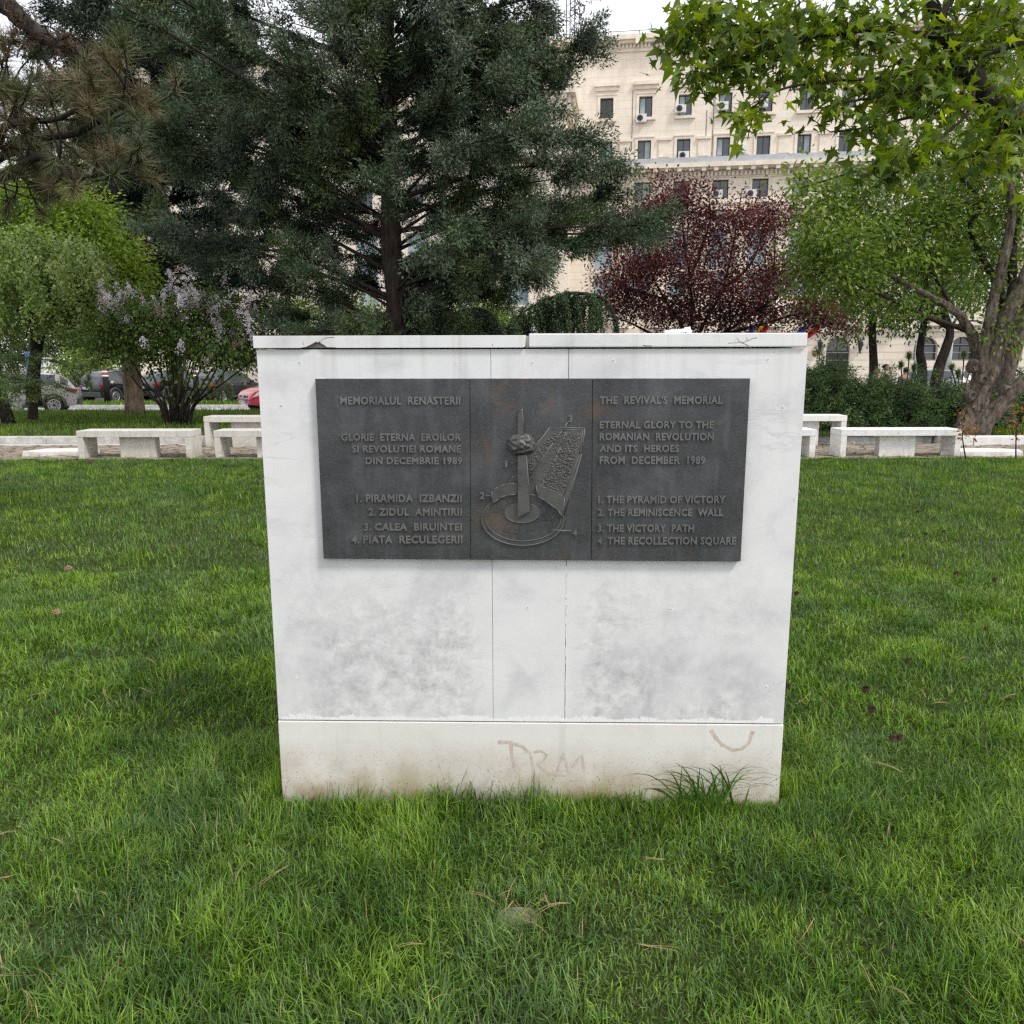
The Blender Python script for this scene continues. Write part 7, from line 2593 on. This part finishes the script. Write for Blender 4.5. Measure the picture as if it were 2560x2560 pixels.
# low shrubs and trees farther back, each on its own
random.seed(19)
YG = [(0.12, 0.20, 0.03), (0.16, 0.25, 0.04), (0.08, 0.14, 0.025), (0.20, 0.28, 0.06)]
DG = [(0.05, 0.09, 0.025), (0.07, 0.12, 0.035), (0.035, 0.065, 0.02), (0.10, 0.11, 0.05)]
for (u, v, ru, rv, Y, cols, lab) in ((290, 315, 34, 28, 29, YG, 'bright yellow green shrub behind the left foot of the big cypress'), (352, 318, 34, 26, 30, YG, 'bright yellow green shrub just left of the cypress trunk'),
                                     (425, 312, 30, 26, 30, YG, 'bright green shrub right of the cypress trunk'), (490, 318, 14, 18, 31, YG, 'thin yellow green shrub beside the arched window of the wing'),
                                     (84, 365, 22, 12, 46, YG, 'yellow green bush between the cabin and the black car'), (120, 345, 34, 22, 54, DG, 'dark bush behind the black car'), (60, 342, 40, 16, 56, DG, 'dark tree mass behind the white cabin'),
                                     (10, 350, 34, 24, 52, DG, 'dark tree behind the small cedar'), (228, 352, 34, 20, 50, DG, 'dark green shrub behind the lilac'), (-30, 300, 40, 60, 50, DG, 'tall dark tree beyond the left edge'), (180, 338, 30, 22, 52, DG, 'dark leafy shrub behind the lilac crown')):
    z = Y / F
    c0 = P(u, v, Y)
    zg = -0.46 if Y > 40 else float(gz(c0.x, min(Y, 31)))
    limbs = [([Vector((c0.x, Y, zg)), Vector((c0.x + .1, Y, zg + (c0.z - zg) * .5)), c0], 0.09, 0.03)] + [([Vector((c0.x, Y, zg + (c0.z - zg) * .4)), P(u + a * ru * .4, v + 4, Y), P(u + a * ru * .8, v - b * rv * .5, Y)], 0.04, 0.012) for a, b in ((1, .6), (-1, .6), (.5, -.4), (-.5, 1))]
    leafy('shrub', lab, (c0.x, Y, zg), limbs, [(P(u + a * ru * .45, v + b * rv * .4, Y + random.gauss(0, .4)), (ru * z * .62, 1.2, rv * z * .65), 26) for a, b in ((-1, .3), (1, .3), (0, -.6), (0, .6))], cols, None, leaf=(0.05 * Y / 20, 0.10 * Y / 20), per=24, cat='shrub', tmpl=LEAFS, spread=0.34 * Y / 30)


# young pines with upright candles
def young_pine(lab, base, stems, cols, nl=0.16, n_each=150, group='young pines'):
    base = Vector(base)
    t_ = empty('young_pine', base, 0, lab, 'tree', group)
    wood, out = MB(), []
    for pts in stems:
        c_ = spl([Vector(p_) - base for p_ in pts], 5)
        wood.tube(c_, taper(0.03, 0.012, len(c_)), 6)
        needle_tufts([(c_[-1], Vector((0, 0, 1)), 1.0), (c_[-4], Vector((0, 0, 1)), .9)], nl, n_each, cols, None, out, nw=0.013, spread=0.55)
    wood.build('stem', m_bark_br, t_)
    emit('needles', t_, m_spray, NEEDLE, out)


CN = [(0.12, 0.17, 0.05), (0.16, 0.21, 0.07), (0.08, 0.13, 0.04)]
for (uu, Y, tips, lab) in ((906, 22.3, ((901, 364), (909, 355), (914, 366)), 'young pine with pale candles behind the hedge, beside the left flagpole'), (961, 22.0, ((952, 366), (964, 354), (970, 366), (958, 372)), 'young pine with pale candles behind the hedge, near the leaning trunk')):
    b_ = P(uu, 400, Y)
    z0 = float(gz(b_.x, Y))
    young_pine(lab, (b_.x, Y, z0), [[(b_.x, Y, z0), (b_.x + (P(u, v, Y).x - b_.x) * .3, Y, z0 + .7), P(u, v + 4, Y), P(u, v, Y)] for u, v in tips], CN, nl=0.19)
for (uu, Y, v0, lab) in ((81.5, 38.6, 372, 'spindly young pine on the grass strip beside the grey car'), (222, 38.6, 382, 'spindly young pine on the grass strip behind the red car')):
    b_ = P(uu, 400, Y)
    young_pine(lab, (b_.x, Y, -0.31), [[(b_.x, Y, -.31), (b_.x, Y, .6), P(uu + du, v0 + dv + 5, Y), P(uu + du, v0 + dv, Y)] for du, dv in ((0, -6), (-7, 4), (7, 4), (-3, 9), (5, 10), (-9, 12), (9, 13))], [(0.09, 0.12, 0.055), (0.13, 0.16, 0.08), (0.07, 0.10, 0.045)], nl=0.42, n_each=110)

# thin saplings at the path with orange leaves
for (u0, v0, u1, v1, lab) in ((966, 457, 966, 411, 'thin sapling with orange leaves at the right end of the white bench'), (1016, 458, 1025, 400, 'thin sapling with orange green leaves at the right edge')):
    Y = 13.25
    a, c_ = P(u0, v0, Y), P(u1, v1, Y)
    limbs = [([Vector((a.x, Y, 0)), (a + c_) * .5 + Vector((-.06, 0, 0)), c_], 0.014, 0.004)] + [([(a + c_) * .5, (a + c_) * .5 + Vector((-.12, 0, .12))], 0.006, 0.003)]
    leafy('sapling', lab, (a.x, Y, 0), limbs, [(a + (c_ - a) * .52 + Vector((-.07, 0, 0)), (.09, .08, .10), 6), (a + (c_ - a) * .8 + Vector((-.03, 0, 0)), (.06, .06, .10), 4)], [(0.32, 0.15, 0.03), (0.24, 0.12, 0.03), (0.16, 0.14, 0.03)], None, leaf=(0.04, 0.07), per=7, cat='sapling', group='saplings by the path', spread=0.06, twig_r=0.004)

# ---------- sweet gum reaching in from the right, near the camera
random.seed(23)
Ys = 7.0
qs = lambda u, v, dy=0.0: P(u, v, Ys + dy)
sg0 = Vector((6.3, 7.4, 0))
limbs = [([sg0 + Vector((0, 0, -.1)), sg0 + Vector((0, 0, 1.5)), sg0 + Vector((-.05, -.1, 2.6)), qs(1080, 165, .1), qs(1024, 124), qs(1006, 112), qs(982, 90), qs(966, 69), qs(953, 49), qs(939, 20), qs(925, -15), qs(912, -60)], 0.16, 0.035),
         ([qs(946, 36), qs(914, 34), qs(880, 29), qs(821, 34), qs(768, 32, -.1), qs(740, 28, -.15), qs(726, 20, -.2), qs(700, 22, -.25)], 0.032, 0.008),
         ([qs(984, 94), qs(967, 104), qs(937, 114, -.1), qs(907, 118, -.15), qs(871, 127, -.2), qs(830, 132, -.3)], 0.024, 0.006),
         ([qs(967, 70), qs(933, 82, -.1), qs(911, 91, -.2), qs(870, 98, -.3), qs(835, 104, -.35)], 0.022, 0.006),
         ([qs(1060, 20, .2), qs(1024, 41, .1), qs(993, 52), qs(953, 65, -.1), qs(887, 77, -.2), qs(821, 82, -.3), qs(780, 90, -.35), qs(752, 108, -.4)], 0.026, 0.007),
         ([qs(975, 82), qs(966, 115, -.2), qs(927, 147, -.4), qs(900, 170, -.5), qs(884, 181, -.5)], 0.018, 0.006),
         ([qs(821, 34), qs(768, 45, -.2), qs(735, 63, -.3), qs(712, 72, -.35), qs(690, 82, -.4)], 0.016, 0.006),
         ([qs(939, 20), qs(960, -10), qs(1000, -30), qs(1040, -60)], 0.03, 0.012), ([qs(925, -15), qs(870, -25), qs(800, -20), qs(730, -10), qs(690, 2, -.2)], 0.024, 0.008),
         ([qs(1006, 112), qs(1000, 130, -.2), qs(985, 150, -.3), qs(960, 160, -.3)], 0.015, 0.006), ([qs(1030, 128), qs(1040, 100, .3), qs(1030, 70, .5), qs(1010, 20, .6)], 0.03, 0.01)]
bs_ = []
for (u, v, ru, rv, cnt, dy) in ((690, 30, 22, 26, 26, -.2), (715, 60, 26, 22, 22, -.3), (740, 25, 26, 26, 26, -.2), (690, 85, 12, 12, 6, -.4), (770, 55, 28, 26, 26, -.2), (752, 108, 10, 18, 8, -.4), (800, 20, 36, 24, 28, 0), (820, 72, 34, 22, 18, -.2), (860, 40, 36, 28, 28, 0), (880, 86, 34, 22, 18, -.2),
                                (920, 60, 34, 28, 26, -.1), (930, 105, 34, 20, 16, -.2), (830, 108, 30, 12, 9, -.3), (870, 130, 26, 10, 9, -.3), (895, 165, 22, 12, 13, -.5), (925, 148, 20, 14, 11, -.4), (970, 40, 34, 36, 26, 0), (1005, 60, 30, 40, 26, .2), (985, 110, 26, 20, 14, -.2), (1012, 130, 20, 24, 16, 0),
                                (985, 150, 20, 12, 9, -.3), (960, 5, 50, 20, 20, 0), (1010, 10, 30, 24, 18, .3), (900, 5, 40, 14, 12, 0), (745, 140, 6, 8, 3, -.4), (1000, 165, 16, 8, 5, -.2)):
    bs_.append((qs(u, v, dy), (ru * Ys / F, 0.35, rv * Ys / F), int(cnt * 1.0)))
gum = leafy('sweet_gum', 'star leaved tree with bright green leaves reaching in from the upper right', sg0, limbs, bs_, [(0.095, 0.170, 0.018), (0.16, 0.245, 0.022), (0.040, 0.080, 0.014), (0.28, 0.36, 0.03)], [.30, .26, .26, .18],
            leaf=(0.074, 0.083), per=7, mat=m_star_leaf, tmpl=STAR, spread=0.085, droop=-0.55, twig_r=0.006)
gx = Vector(gum.location)
for (u, v) in ((755, 46), (831, 107), (836, 85), (846, 88), (962, 93), (985, 125), (865, 92), (900, 62)):
    c_ = qs(u, v, -.3) - gx
    k = MB()
    k.tube([c_, c_ + Vector((0.01, 0.05, 0.07)), c_ + Vector((0.0, 0.12, 0.14))], 0.002, 4)
    o = k.build('fruit_stalk', m_bark_dk, gum)
    fb = bpy.data.objects.new('fruit', bmesh_)
    COL.objects.link(fb)
    fb.parent = gum
    fb.location = c_
